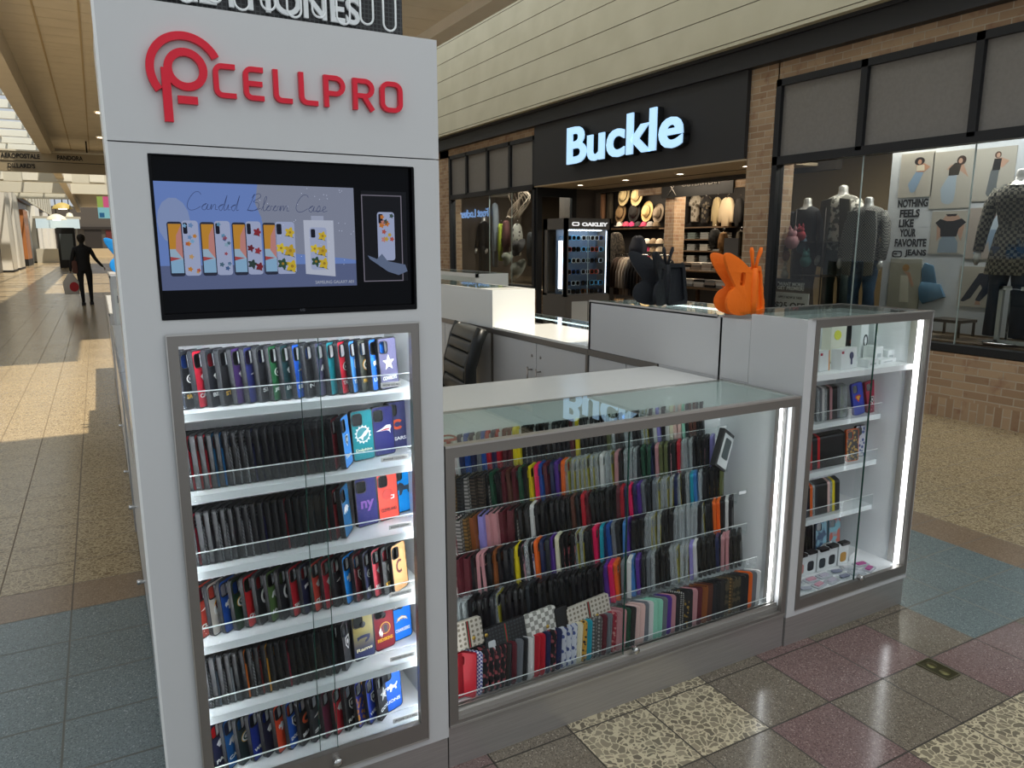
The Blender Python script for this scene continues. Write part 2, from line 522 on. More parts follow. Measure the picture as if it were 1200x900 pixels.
# ---- brick
def brick_mat(name, soldier=False, warm=1):
    m, nt, N, L = new_mat(name)
    b = N.new('ShaderNodeBsdfPrincipled'); o = N.new('ShaderNodeOutputMaterial'); L.new(b.outputs[0], o.inputs[0])
    tc = N.new('ShaderNodeTexCoord'); sp = N.new('ShaderNodeSeparateXYZ'); L.new(tc.outputs['Object'], sp.inputs[0])
    ad = N.new('ShaderNodeMath'); ad.operation = 'ADD'; L.new(sp.outputs['X'], ad.inputs[0]); L.new(sp.outputs['Y'], ad.inputs[1])
    cb = N.new('ShaderNodeCombineXYZ')
    if soldier: L.new(sp.outputs['Z'], cb.inputs['X']); L.new(ad.outputs[0], cb.inputs['Y'])
    else: L.new(ad.outputs[0], cb.inputs['X']); L.new(sp.outputs['Z'], cb.inputs['Y'])
    t = N.new('ShaderNodeTexBrick'); L.new(cb.outputs[0], t.inputs['Vector'])
    t.inputs['Scale'].default_value = 1; t.inputs['Brick Width'].default_value = .225; t.inputs['Row Height'].default_value = .0745
    t.inputs['Mortar Size'].default_value = .006; t.inputs['Mortar Smooth'].default_value = .25; t.inputs['Bias'].default_value = -.1
    t.inputs['Color1'].default_value = (*lin('#9a7d62'), 1); t.inputs['Color2'].default_value = (*lin('#b59a7c'), 1)
    t.inputs['Mortar'].default_value = (*lin('#b5a692'), 1)
    n = N.new('ShaderNodeTexNoise'); n.inputs['Scale'].default_value = 7; n.inputs['Detail'].default_value = 4; L.new(tc.outputs['Object'], n.inputs['Vector'])
    r = N.new('ShaderNodeValToRGB'); r.color_ramp.elements[0].position = .56; r.color_ramp.elements[1].position = .72
    L.new(n.outputs[0], r.inputs[0])
    mu = N.new('ShaderNodeMath'); mu.operation = 'MULTIPLY'; mu.inputs[1].default_value = .55; L.new(r.outputs[0], mu.inputs[0])
    mx = N.new('ShaderNodeMix'); mx.data_type = 'RGBA'; L.new(mu.outputs[0], mx.inputs['Factor']); L.new(t.outputs['Color'], mx.inputs['A'])
    mx.inputs['B'].default_value = (*lin('#7a4636'), 1)
    L.new(mx.outputs['Result'], b.inputs['Base Color']); b.inputs['Roughness'].default_value = .85
    bp = N.new('ShaderNodeBump'); bp.inputs['Strength'].default_value = .6; bp.inputs['Distance'].default_value = .006; bp.invert = True
    L.new(t.outputs['Fac'], bp.inputs['Height']); L.new(bp.outputs[0], b.inputs['Normal'])
    return m
BRICK = brick_mat('tan_brick'); SOLDIER = brick_mat('tan_brick_soldier_course', True)

WX = 7.1
m = MB()
m.box(WX, -3, 3.52, WX + .3, 6.47, 3.71, 0)            # header brick, right bay
m.box(WX, 6.45, 0, WX + .34, 6.88, 3.71, 0)             # pier beside the entrance
m.box(WX - .03, -3, .19, WX + .3, 6.47, .63, 0)        # stall riser
m.box(WX - .03, -3, 0, WX + .3, 6.47, .19, 1)          # soldier course
m.box(WX, 11.93, 3.55, WX + .3, 16.3, 3.78, 0)
m.box(WX, 15.8, 0, WX + .3, 16.4, 3.78, 0)
m.box(WX - .03, 11.93, .19, WX + .3, 15.9, .8, 0)
m.box(WX - .03, 11.93, 0, WX + .3, 15.9, .19, 1)
struct('wall_right', m, [BRICK, SOLDIER])
m = MB(); m.box(WX, 16.4, 0, WX + .3, 70, 4.0)
struct('wall_right_far', m, M('#8d8578', .8))

# black steel band above the shop front
m = MB(); m.box(WX - .12, -3, 3.71, WX + .3, 16.6, 3.96); m.box(WX - .16, -3, 3.93, WX + .3, 16.6, 3.99)
struct('trim_1', m, M('#2b2b2e', .5, .2))

# cream panelled bulkhead, leaning back towards the roof glazing
BULK = noise_mat('cream_bulkhead', '#b9b299', '#c1baa2', 2, .6, 2)
GROOVE = M('#7d7766', .8)
m = MB()
def bulk_pt(t, y): return (WX - .25 + t * .10, y, 3.99 + t)
ts = [0, .02, .40, .78, 1.16, 1.54, 1.92, 2.3, 2.68, 3.06]
m.add([(WX - .25, -3, 3.97), (WX - .25, 70, 3.97), (WX + .3, 70, 3.97), (WX + .3, -3, 3.97)], [(0, 1, 2, 3)], 0)
for a, b_ in zip(ts[1:-1], ts[2:]):
    p0, p1 = bulk_pt(a + .012, -3), bulk_pt(b_, -3)
    m.add([p0, (p0[0], 70, p0[2]), (p1[0], 70, p1[2]), p1], [(0, 1, 2, 3)], 0)
    q0 = bulk_pt(a, -3); g = .012
    m.add([(q0[0], -3, q0[2]), (q0[0], 70, q0[2]), (q0[0] + g, 70, q0[2] + .006), (q0[0] + g, -3, q0[2] + .006), (p0[0], 70, p0[2]), (p0[0], -3, p0[2])],
          [(0, 1, 2, 3), (3, 2, 4, 5)], 1)
m.add([(WX - .25, -3, 3.97), (WX - .25, 70, 3.97), bulk_pt(.02, 70), bulk_pt(.02, -3)], [(0, 1, 2, 3)], 0)
o = struct('wall_bulkhead', m, [BULK, GROOVE])

# ---- mall ceiling slab with long planks and beams; unseen gaps shaped to let the sun patches in
CEIL = noise_mat('plank_ceiling', '#dcd3c4', '#e3dacb', 3, .55, 3, .5, 0, (1, 1, 1))
CGROOVE = M('#5f4c38', .8)
def slab(x0, x1, y0, y1, b, z=4.5, step=.4535):
    n0 = math.floor(y0 / step)
    y = y0
    k = n0 + 1
    while y < y1 - 1e-6:
        ny = min(k * step, y1)
        b.box(x0, y + .006, z, x1, ny - .006, z + .03, 0)
        y = ny; k += 1
    b.box(x0, y0, z + .02, x1, y1, z + .16, 1)
m = MB()
SL0, SL1 = -.86, 4.17
slab(SL0, .52, 10.7, 13.4, m)
slab(SL0, SL1, 13.4, 27.5, m)
slab(SL0, 2.9, 2.5, 5.9, m)
slab(2.9, SL1, 4.35, 6.0, m)
slab(2.1, SL1, 6.0, 13.4, m)
slab(SL0, SL1, 46, 70, m)
for x in (-.42, .07, .56, 1.05, 1.54, 2.03):
    m.box(x - .012, 10.7 if x < .52 else 13.4, 4.49, x + .012, 27.5, 4.505, 2)
struct('ceiling', m, [CEIL, CGROOVE, M('#bda987', .6)])
BEAM = noise_mat('ceiling_beam_paint', '#d5ccbd', '#dcd3c4', 2, .6)
m = MB(); m.box(-1.12, -3.5, 4.1, -.86, 70, 4.95); m.box(4.17, -3.5, 4.36, 4.42, 70, 4.95)
m.box(-1.12, 27.4, 4.1, 4.42, 27.7, 4.95)
struct('ceiling_beam', m, BEAM)
m = MB()
for x in (-.16, -.16):
    pass
for i, (px, py) in enumerate(((116, 132), (117, 161))):
    p = at(px, py, z=4.49)
    d = thing('ceiling_downlight', ('nearer' if i == 0 else 'farther') + ' round recessed downlight in the tan plank ceiling', 'ceiling light', (p.x, p.y, 4.478))
    mm = MB(); mm.lathe([(.075, 0), (.1, 0), (.1, .02)], seg=20); mm.build('trim_ring', M('#d8cdb8', .4), d)
    mm = MB(); mm.lathe([(0, .008), (.075, .008)], seg=20); mm.build('lamp', M('#fff2dc', .5, emit=12.), d)

# clerestory and roof edge over the left walk
SKYW = M('#e6e8e0', .7)
m = MB()
for y in range(2, 70, 3):
    m.box(-6.2, y, 6.7, -1.12, y + .25, 7.0)
m.box(-6.2, -3.5, 6.9, -5.9, 70, 7.1)
for x in (-2.4, -3.8): m.box(x, -3.5, 6.95, x + .08, 70, 7.05)
struct('ceiling_skylight_frame', m, SKYW)
m = MB(); m.box(-1.12, -3.5, 4.95, -.95, 70, 7.0)
struct('wall_clerestory', m, SKYW)
m = MB()
for y in range(-3, 70, 3):
    m.box(4.42, y + .4, 6.9, 7.3, y + .6, 7.1)
m.box(4.25, -3.5, 4.95, 4.42, 70, 7.0)
struct('ceiling_light_well', m, SKYW)
GLOW_PANE = M('#eef3f7', .5, emit=SKY_E)
m = MB(); m.box(4.42, -3.5, 7.2, 9.5, 70, 7.22); m.box(SL0, -4.5, 4.62, 4.4, 2.45, 4.64)  # glow stands in for the well skylight; front panel added unseen for fill
struct('ceiling_skylight_and_fill_panel', m, GLOW_PANE)
m = MB()
for y in (-2.6, -.9, .8): m.box(SL0, y, 4.5, 4.4, y + .08, 4.62)
for x in (.8, 2.5): m.box(x, -4.5, 4.5, x + .08, 2.45, 4.62)
m.box(SL0, 2.45, 4.45, 2.9, 2.5, 4.7)
struct('ceiling_fill_panel_bars', m, SKYW)  # bars under the added front fill panel, out of view

# ---- left side shop fronts seen at a distance
LX = -4.6
m = MB()
m.box(LX - .3, 34, 4.75, LX, 110, 5.0, 1)
m.box(LX - .25, 34, 5.0, LX + .1, 110, 7.2, 0)
for y in range(36, 108, 4):
    m.box(LX + .1, y, 5.1, LX + .16, y + .5, 7.1, 2)
m.box(LX - .35, 20, 0, LX - .25, 110, 4.8, 3)
struct('wall_left', m, [M('#cfccbd', .7), M('#3a3430', .6), M('#9a988c', .7), M('#6d6a66', .5)])
for i, (y0, y1) in enumerate(((52, 55), (56.5, 60.5), (76, 82.), (92, 97), (104, 109))):
    m = MB(); m.box(LX - .4, y0, .12, LX + .25, y1, 4.8, 0); m.box(LX - .42, y0 - .02, 0, LX + .27, y1 + .02, .12, 1)
    struct('wall_left_pier', m, [M('#ecebe4', .6), BLACK_M])
m = MB(); m.box(LX - .3, 66, .5, LX + .1, 70, 4.1)
m.box(LX - .3, 65.6, 0, LX + .12, 70.4, .5, 1)
struct('wall_left_shopfront', m, [M('#c07d4b', .5), BLACK_M])
m = MB(); m.box(LX - .3, 70.6, 0, LX - .1, 75, 4.3); m.box(LX - .3, 83, 0, LX - .1, 91, 4.3)
struct('window_left_shops', m, M('#8c969c', .12))

# ---- far end of the corridor
m = MB()
m.box(-6, 110, 0, 7.2, 110.4, 6.2, 0)
m.box(-6, 109.8, 3.4, 7.2, 110, 3.7, 1)
m.box(-1.2, 109.9, .9, .7, 110, 3.3, 1); m.box(1.2, 109.9, 1.9, 4, 110, 3.3, 2)
m.box(-3.8, 108.5, 0, 7.2, 109.8, 1.0, 3)
struct('wall_far', m, [M('#55504c', .8), M('#2b2726', .7), M('#5c2426', .6), M('#b8a88c', .7)])
m = MB()
m.box(-4.6, 34, 3.95, 4.4, 34.3, 4.55)
for k in range(8): m.box(-4.4 + k * 1.1, 33.97, 4.0, -3.9 + k * 1.1, 34, 4.5, 1)
m.box(-4.6, 44, 4.1, 4.4, 44.3, 4.6); m.box(-4.6, 60, 4.6, 4.4, 60.3, 5.3)
struct('ceiling_cross_beam', m, [M('#dad8ca', .7), M('#f0efe4', .7)])

# hanging directory beam with shop names
db = thing('directory_beam', 'tan directory beam with shop names hung across the corridor', 'sign', (0, 25, 0))
m = MB(); m.box(-4.4, -.12, 3.60, 4.3, .12, 3.87); m.build('lower_board', M('#9c8e74', .6), db)
m = MB(); m.box(-4.4, -.14, 3.885, 4.3, .14, 4.13); m.build('upper_board', M('#a5977c', .6), db)
m = MB(); m.box(-4.4, -.16, 4.13, 4.3, .16, 4.17); m.build('cap_rail', M('#d9d2bd', .5), db)
LET = M('#1c1a18', .6)
for body, px0, px1, py, z in (('AEROPOSTALE', 1, 47, 186, 3.95), ('PANDORA', 67, 97, 188, 3.95), ("DILLARD'S", 9, 41, 195, 3.69)):
    a, b_ = at(px0, py, y=24.85), at(px1, py, y=24.85)
    text('lettering', body, .16, LET, db, ((a.x + b_.x) / 2, -.15, z), bold=.004, ext=.004, fit=b_.x - a.x, fith=.125)
for x in (-3.2, .0, 3.2):
    m = MB(); m.tube([(x, 0, 4.17), (x, 0, 4.5 if x > -1 else 7)], .02, 8); m.build('hanger_rod', BLACK_M, db)

# hanging colour banner further along
p0, p1 = at(113, 230, y=40), at(131, 256, y=40)
hb = thing('hanging_banner', 'square banner with green, pink and blue blocks hung high over the corridor', 'banner', (p0.x, 40, 0))
bw = p1.x - p0.x
for i, (fx0, fx1, fz0, fz1, c) in enumerate(((0, .45, .5, 1, '#8fae5a'), (.45, 1, .5, 1, '#c9578f'), (0, 1, 0, .5, '#7fc0d8'))):
    m = MB(); zz0 = p1.z + (p0.z - p1.z) * fz0; zz1 = p1.z + (p0.z - p1.z) * fz1
    m.box(bw * fx0, -.01, zz0, bw * fx1, .01, zz1); m.build('panel', M(c, .6), hb)
m = MB(); m.box(.05, -.015, p1.z + .05, .25, -.011, p1.z + .25); m.build('logo_block', M('#1d5f96', .6), hb)

# dark directory totem
p0, p1 = at(69, 297, y=60), at(87, 267, y=60)
tt = thing('directory_totem', 'black freestanding directory with a dark screen far down the corridor', 'directory sign', ((p0.x + p1.x) / 2, 60, 0))
w = p1.x - p0.x
m = MB(); m.cbox(-w / 2, -.25, 0, w / 2, .25, p1.z, .05); m.build('cabinet', BLACK_M, tt)
m = MB(); m.box(-w * .36, -.27, p1.z * .2, w * .36, -.252, p1.z * .85); m.build('screen', M('#5b6468', .3), tt)
# pale kiosk behind it
tk = thing('food_kiosk', 'pale kiosk with a lit blue menu board behind the black directory', 'kiosk', (-1.9, 75, 0))
m = MB(); m.box(-2.6, 0, 0, .4, 1, 1.2); m.build('counter', M('#b9b5a8', .6), tk)
m = MB(); m.box(-2.6, 0, 3.7, .9, 1, 3.9); m.build('canopy', M('#b9b5a8', .6), tk)
m = MB(); m.box(-2.4, -.02, 2.9, .8, .02, 3.7); m.build('menu_board', M('#bcd0dc', .5, emit=.3), tk)
for x in (-2.4, .5):
    m = MB(); m.tube([(x, .5, 1.2), (x, .5, 3.7)], .06); m.build('post', M('#8a877e', .5), tk)
# domed pendants
for i, (px, py, c) in enumerate(((73, 241, '#b3a05c'), (66, 254, '#dcd8c4'), (82, 257, '#dcd8c4'))):
    p = at(px, py, y=70 + 4 * i)
    d = thing('pendant_lamp', ('brass dome pendant highest of three far down the corridor', 'pale dome pendant on the left below the brass one', 'pale bell pendant nearest the black directory')[i], 'pendant lamp', (p.x, p.y, p.z))
    m = MB(); m.lathe([(.75, -.25), (.6, 0), (.25, .2), (0, .25)], seg=20) if i < 2 else m.lathe([(.6, -.5), (.35, 0), (.22, .5), (0, .6)], seg=20)
    m.build('shade', M(c, .5), d)
    m = MB(); m.tube([(0, 0, .2), (0, 0, 3)], .04); m.build('cord', BLACK_M, d)
    m = MB(); m.lathe([(0, -.3), (.3, -.28), (.3, -.2)], seg=12); m.build('bulb', M('#fff4d0', .5, emit=4.), d)
# ================================================================== THE CLOTHES SHOP ACROSS THE WALK
DK = DARKMETAL
# sign board over the entrance with the lit name
m = MB(); m.box(WX - .06, 6.88, 2.68, WX + .2, 11.93, 3.71)
struct('wall_sign_board', m, M('#303032', .55, .1))
sg = thing('shop_sign', 'large lit pale blue shop name on the dark board above the clothes shop entrance', 'sign', (WX - .06, 0, 0))
LIT = M('#b4dcff', .6, spec=.2, emit=.82)
pb, pe = at(665, 190, x=WX - .15), at(801, 150, x=WX - .15)
text('lettering', 'Buckle', .8, LIT, sg, (-.115, (pb.y + pe.y) / 2, 2.955), (0, 0, -PI / 2), bold=.020, ext=.012, fit=pb.y - pe.y, fith=.58)
text('letter_return', 'Buckle', .8, BLACK_M, sg, (-.055, (pb.y + pe.y) / 2, 2.95), (0, 0, -PI / 2), bold=.026, ext=.045, fit=pb.y - pe.y + .03, fith=.595)

# soffit, entrance reveals, interior shell
SOF = M('#c8b598', .6)
m = MB(); m.box(WX - .05, 6.88, 2.66, 8.4, 11.93, 2.70, 0); m.box(8.38, 6.6, 2.60, 8.5, 12.2, 3.0, 1); m.box(7.85, 6.9, 2.655, 7.87, 11.9, 2.665, 1)
struct('ceiling_shop_entrance', m, [SOF, M('#3a332b', .6)])
m = MB()
m.box(14.2, -3, 0, 14.4, 19, 3.3, 0); m.box(7.4, 18.8, 0, 14.4, 19, 3.3, 0); m.box(7.4, 16.2, 0, 9.2, 16.4, 3.3, 0); m.box(7.4, -3.2, 0, 14.4, -3, 3.3, 0)
m.box(7.4, -3, 3.2, 14.4, 19, 3.3, 1); m.box(7.1, -3, .002, 14.4, 19, .02, 2)
struct('wall_shop_interior', m, [M('#4b4036', .8), M('#2a2622', .8), M('#3f342a', .45)])
m = MB()
m.box(7.4, -3, .02, 8.3, 6.4, .70, 0); m.box(7.4, 12.0, .02, 8.3, 15.8, .78, 0)
struct('floor_display_platform', m, M('#5d4f40', .5))
m = MB(); m.box(10.9, 12.55, 0, 11.2, 12.85, 2.85)
struct('wall_shop_column', m, brick_mat('orange_brick'))
m = MB(); m.box(10.9, 9.2, 2.72, 11.0, 13.8, 2.98); struct('trim_brick_beam', m, BRICK)
p = at(815, 201, x=10.8)
tx = thing('shop_wall_sign', 'dim dark sign with pale lettering high inside the shop', 'sign', (10.88, p.y, 0))
m = MB(); m.box(-.02, -1.0, 2.62, 0, 1.1, 3.05); m.build('board', M('#1b1a19', .6), tx)
m = MB()
for s in (-1, 1): m.tube([(-.03, .75 - s * .13, 2.66), (-.03, .75 + s * .13, 2.95)], .008, 6)
m.build('crossed_mark', M('#8d8880', .6), tx)
text('lettering', 'OUTERWEAR', .2, M('#57534c', .6), tx, (-.03, -.1, 2.82), (0, 0, -PI / 2), ext=.004, fit=1.1, fith=.11)
for i, (px, py) in enumerate(((680, 217), (733, 211), (797, 204), (875, 195))):
    p = at(px, py, z=2.66)
    d = thing('soffit_downlight', ('first', 'second', 'third', 'fourth')[i] + ' recessed downlight from the left in the shop entrance soffit', 'ceiling light', (p.x, p.y, 2.655))
    mm = MB(); mm.lathe([(.055, 0), (.08, 0), (.08, .012)], seg=18); mm.build('trim_ring', M('#c9c2b4', .4), d)
    mm = MB(); mm.lathe([(0, .004), (.055, .004)], seg=18); mm.build('lamp', M('#fff1d8', .5, emit=14.), d)
    la = bpy.data.lights.new('soffit_light', 'SPOT'); la.energy = 26; la.spot_size = R(100); la.color = (1, .86, .68); la.shadow_soft_size = .05
    lo = bpy.data.objects.new('soffit_light', la); COL.objects.link(lo); lo.location = (p.x, p.y, 2.63)

# ---- glazing
TRP = noise_mat('transom_film', '#77736f', '#7c7874', 30, .35, 2)
def bay(n, y0, y1, mull, joints, ztop=3.52, ztr=2.62, zbot=.70, panel=TRP, lab=''):
    root = bpy.data.objects.new('window_%d' % n, None); COL.objects.link(root); root['kind'] = 'structure'
    m = MB(); w = .075
    for z0, z1 in ((ztop - w, ztop), (ztr - .055, ztr + .04), (zbot - .06, zbot + .01)):
        m.box(WX - .03, y0, z0, WX + .1, y1, z1)
    m.box(WX - .03, y0, zbot, WX + .1, y0 + w, ztop); m.box(WX - .03, y1 - w, zbot - .05, WX + .1, y1, ztop)
    for y in mull: m.box(WX - .03, y - w / 2, ztr, WX + .1, y + w / 2, ztop)
    m.build('window_frame', DK, root)
    ys = [y0 + w] + sorted(mull) + [y1 - w]
    for a, b_ in zip(ys, ys[1:]):
        q = MB(); q.box(WX + .02, a + (w / 2 if a != y0 + w else 0), ztr + .04, WX + .04, b_ - (w / 2 if b_ != y1 - w else 0), ztop - w)
        q.build('transom_panel', panel, root)
    ys = [y0 + w] + sorted(joints) + [y1 - w]
    for a, b_ in zip(ys, ys[1:]):
        q = MB(); q.box(WX + .03, a + .002, zbot, WX + .042, b_ - .002, ztr - .055); q.build('pane', GLASS_STORE, root)
    for y in joints:
        q = MB(); q.box(WX + .028, y - .004, zbot, WX + .044, y + .004, ztr - .055); q.build('glass_joint', M('#9aa7a4', .2), root)
    return root
bay(1, -2.8, 6.46, [5.316, 4.156, 2.99, 1.8, .6], [5.285, 4.127, 2.97, 1.8, .6])
bay(2, 11.97, 15.76, [14.86, 13.88, 12.93], [13.88, 12.93], ztop=3.57, ztr=2.68, zbot=.86)

# ---- clothing helpers (all face the walk, -x)
def torso_poly(w, h, sleeve=.22, sl=.5, neck=.16):
    """outline of a top: a = across, b = up; sleeve length as share of height"""
    hw = w / 2; n = w * neck; s = w * sleeve
    return [(-hw * .78, 0), (hw * .78, 0), (hw * .8, h * .55), (hw * .86, h * (1 - sl) - h * .02), (hw + s, h * (1 - sl)), (hw + s * .9, h * .62 + h * (.1 if sl < .5 else 0)),
            (hw * .92, h * .93), (n, h), (0, h * .93), (-n, h), (-hw * .92, h * .93), (-hw - s * .9, h * .62 + h * (.1 if sl < .5 else 0)), (-hw - s, h * (1 - sl)),
            (-hw * .86, h * (1 - sl) - h * .02), (-hw * .8, h * .55)]
def soft(o, w=.02, seg=3):
    md = o.modifiers.new('bevel', 'BEVEL'); md.width = w; md.segments = seg; md.limit_method = 'ANGLE'
    for p in o.data.polygons: p.use_smooth = True
    return o
def garment(name, label, cat, px, py0, py1, wpx, X, mt, sl=.5, group=None, thick=.12, hanger=True):
    """a top on a hanger: py0 top and py1 hem in the photograph"""
    a, b_ = at(px, py0, x=X), at(px, py1, x=X); sc = (a.z - b_.z) / max(1, py1 - py0)
    w = wpx * sc * 1.25; h = a.z - b_.z
    t = thing(name, label, cat, (X, a.y, b_.z), -PI / 2, group)
    m = MB(); m.puff(torso_poly(w * .75, h, .3, sl), thick)
    m.build('fabric', mt, t)
    if hanger:
        m = MB(); m.tube([(-w * .3, 0, h * .93), (0, 0, h * 1.0), (w * .3, 0, h * .93)], .008, 6); m.tube([(0, 0, h), (0, 0, h + .05), (.02, 0, h + .07), (.035, 0, h + .05)], .004, 6)
        m.build('hanger', CHROME, t)
    return t
def pants(name, label, px, py0, py1, wpx, X, mt, flare=1.1):
    a, b_ = at(px, py0, x=X), at(px, py1, x=X); h = a.z - b_.z; w = wpx * (a.z - b_.z) / (py1 - py0) * 1.2
    t = thing(name, label, 'trousers', (X, a.y, b_.z), -PI / 2)
    m = MB(); m.puff([(-w / 2, 0), (-w * .08, 0), (0, h * .7), (w * .08, 0), (w / 2, 0), (w * .42, h * .8), (w * .38, h), (-w * .38, h), (-w * .42, h * .8)], .1, .97)
    m.build('legs', mt, t)
    m = MB(); m.box(-w * .39, -.056, h * .95, w * .39, .056, h); m.build('waistband', M('#2b2622', .7), t)
    return t

DENIM = noise_mat('denim', '#2d4057', '#466079', 12, .8, 4)
DENIM_L = noise_mat('pale_denim', '#5f7487', '#8497a6', 10, .8, 4)
DENIM_D = noise_mat('dark_denim', '#1d2736', '#2a374a', 10, .8, 4)
def mannequin(label, px, py0, py1, X, top, legs, arms=True, top_len=.42, jacket=None, skirt=False, sc=1.0):
    """headless dress form on a base plate: neck top at py0, soles at z_f"""
    a = at(px, py0, x=X); zt = a.z; zf = .72
    H = zt - zf; S = H / 1.5
    t = thing('mannequin', label, 'mannequin', (X, a.y, zf), -PI / 2)
    m = MB()
    m.lathe([(0, 1.5), (.035, 1.498), (.05, 1.48), (.05, 1.44), (.06, 1.40), (.11, 1.36)], seg=18, sx=1 * S, sy=.9 * S, mi=0)
    m.xf(Matrix.Diagonal((1, 1, S, 1)))
    m.build('neck', M('#c9c6c0', .12, .3), t)
    m = MB()
    prof = [(.15, .78), (.165, .85), (.15, .95), (.13, 1.02), (.15, 1.12), (.185, 1.24), (.18, 1.31), (.13, 1.37), (.06, 1.40), (.0, 1.405)]
    prof = [(r * (1.12 if jacket else 1.0), z) for r, z in prof]
    if top_len > .5: prof[0] = (.2, .6); prof.insert(1, (.18, .75))
    m.lathe(prof, seg=22, sx=1.12 * S, sy=.62 * S); m.xf(Matrix.Diagonal((1, 1, S, 1)))
    if arms:
        for s in (-1, 1):
            m.tube([(s * .17 * S, 0, 1.32 * S), (s * .235 * S, 0, 1.2 * S), (s * .265 * S, -.02, 1.0 * S), (s * .27 * S, -.06, .80 * S)], [.06 * S, .058 * S, .05 * S, .042 * S], 12)
    m.build('top', top, t)
    if arms:
        m = MB()
        for s in (-1, 1):
            m = MB(); m.tube([(s * .27 * S, -.06, .80 * S), (s * .265 * S, -.08, .73 * S), (s * .26 * S, -.09, .68 * S)], [.026 * S, .034 * S, .014 * S], 10)
            m.build('hand', M('#c9c6c0', .2, .2), t)
    m = MB()
    for s in (-1, 1):
        m.tube([(s * .075 * S, 0, .84 * S), (s * .09 * S, 0, .62 * S), (s * .10 * S, -.01, .42 * S), (s * .11 * S, .01, .06 * S)], [.10 * S, .085 * S, .062 * S, .07 * S], 14)
    m.lathe([(0, .93), (.15, .92), (.165, .85), (.15, .76), (.08, .72)], seg=20, sx=1.05 * S, sy=.66 * S)
    m.build('jeans', legs, t)
    if jacket:
        m = MB()
        for s in (-1, 1):
            m.extr([[(s * .05 * S, 1.36 * S), (s * .18 * S, 1.34 * S), (s * .215 * S, 1.1 * S), (s * .2 * S, .62 * S), (s * .09 * S, .60 * S), (s * .075 * S, 1.0 * S)]], -.125 * S, -.10 * S, 'xz')
        soft(m.build('jacket', jacket, t), .008)
    m = MB(); m.lathe([(0, .012), (.17, .012), (.18, 0), (0, 0)], seg=28); m.tube([(0, .05, 0), (0, .05, .5 * S)], .01, 8)
    m.build('stand', CHROME, t)
    return t

TWEED = pattern_mat('woven_jacket_check', '#3c3b38', '#8d8a82', 'checker', 64, .8)
KNIT = pattern_mat('diamond_knit', '#2f2c28', '#8a8272', 'checker', 34, .85)
GRAPHIC = pattern_mat('graphic_tee', '#d9d4c8', '#6c6960', 'noise', 16, .8)
FLORAL = pattern_mat('floral_cloth', '#c9c6bc', '#4c4a44', 'blots', 12, .8)
mannequin('headless mannequin in a black tee shirt and dark trousers by the shop pier', 947, 232, 360, 7.75, noise_mat('black_tee', '#1c1b1c', '#262526', 6, .8), M('#2e2926', .8))
mannequin('headless mannequin in a long olive cardigan over a pale graphic top', 989, 217, 360, 7.85, GRAPHIC, noise_mat('green_jeans', '#3c4a48', '#4f5d58', 10, .8), jacket=M('#4a4538', .85))
mannequin('headless mannequin in a black and cream woven jacket over blue jeans', 1019, 231, 360, 7.55, TWEED, DENIM, jacket=TWEED)
mannequin('headless mannequin in a diamond knit jumper at the right end of the shop window', 1200, 197, 400, 7.55, KNIT, DENIM_D, top_len=.6)

# plush toys and hats heaped beside the first mannequin
rack = thing('toy_rack', 'low wire rack holding plush toys and hats behind the shop window', 'rack', (7.6, 6.15, .72))
m = MB()
for z in (.15, .55, .95):
    m.box(-.18, -.22, z, .18, .22, z + .012)
for x in (-.17, .17):
    for y in (-.21, .21): m.tube([(x, y, 0), (x, y, 1.35)], .008, 6)
m.build('frame', M('#37322d', .5, .3), rack)
def plush(label, px, py, X, r, c, ear=True):
    p = at(px, py, x=X); t = thing('plush_toy', label, 'soft toy', (X, p.y, p.z), -PI / 2, 'soft toys on the window rack')
    m = MB(); m.lathe([(0, -r), (r * .7, -r * .75), (r, 0), (r * .75, r * .6), (0, r * .8)], seg=14, sy=.8); m.build('body', M(c, .9), t)
    m = MB(); m.lathe([(0, r * .5), (r * .5, r * .6), (r * .62, r * 1.0), (r * .45, r * 1.45), (0, r * 1.6)], seg=14); m.build('head', M(c, .9), t)
    if ear:
        for s in (-1, 1):
            m = MB(); m.lathe([(0, -.3 * r), (r * .24, 0), (0, r * .5)], s * r * .42, 0, r * 1.6, 10); m.build('ear', M(c, .9), t)
for a in (('lime green plush toy on the shop window rack', 915, 288, 7.4, .085, '#8aa83a'), ('coral plush toy at the top of the window rack', 918, 277, 7.42, .08, '#b5604a'),
          ('pink long eared plush toy hanging on the window rack', 928, 283, 7.38, .095, '#b07f84'), ('brown plush toy below the lime one', 919, 299, 7.4, .08, '#6b4630'),
          ('red plush toy beside the pink one', 938, 276, 7.45, .07, '#8f3038'), ('teal plush toy low on the window rack', 944, 306, 7.4, .075, '#3e6a66'),
          ('cream shaggy plush toy above the offer sign', 917, 322, 7.4, .08, '#a89d8a'), ('grey blue plush toy right of the pink one', 940, 290, 7.5, .08, '#4d5c6b')):
    plush(*a)

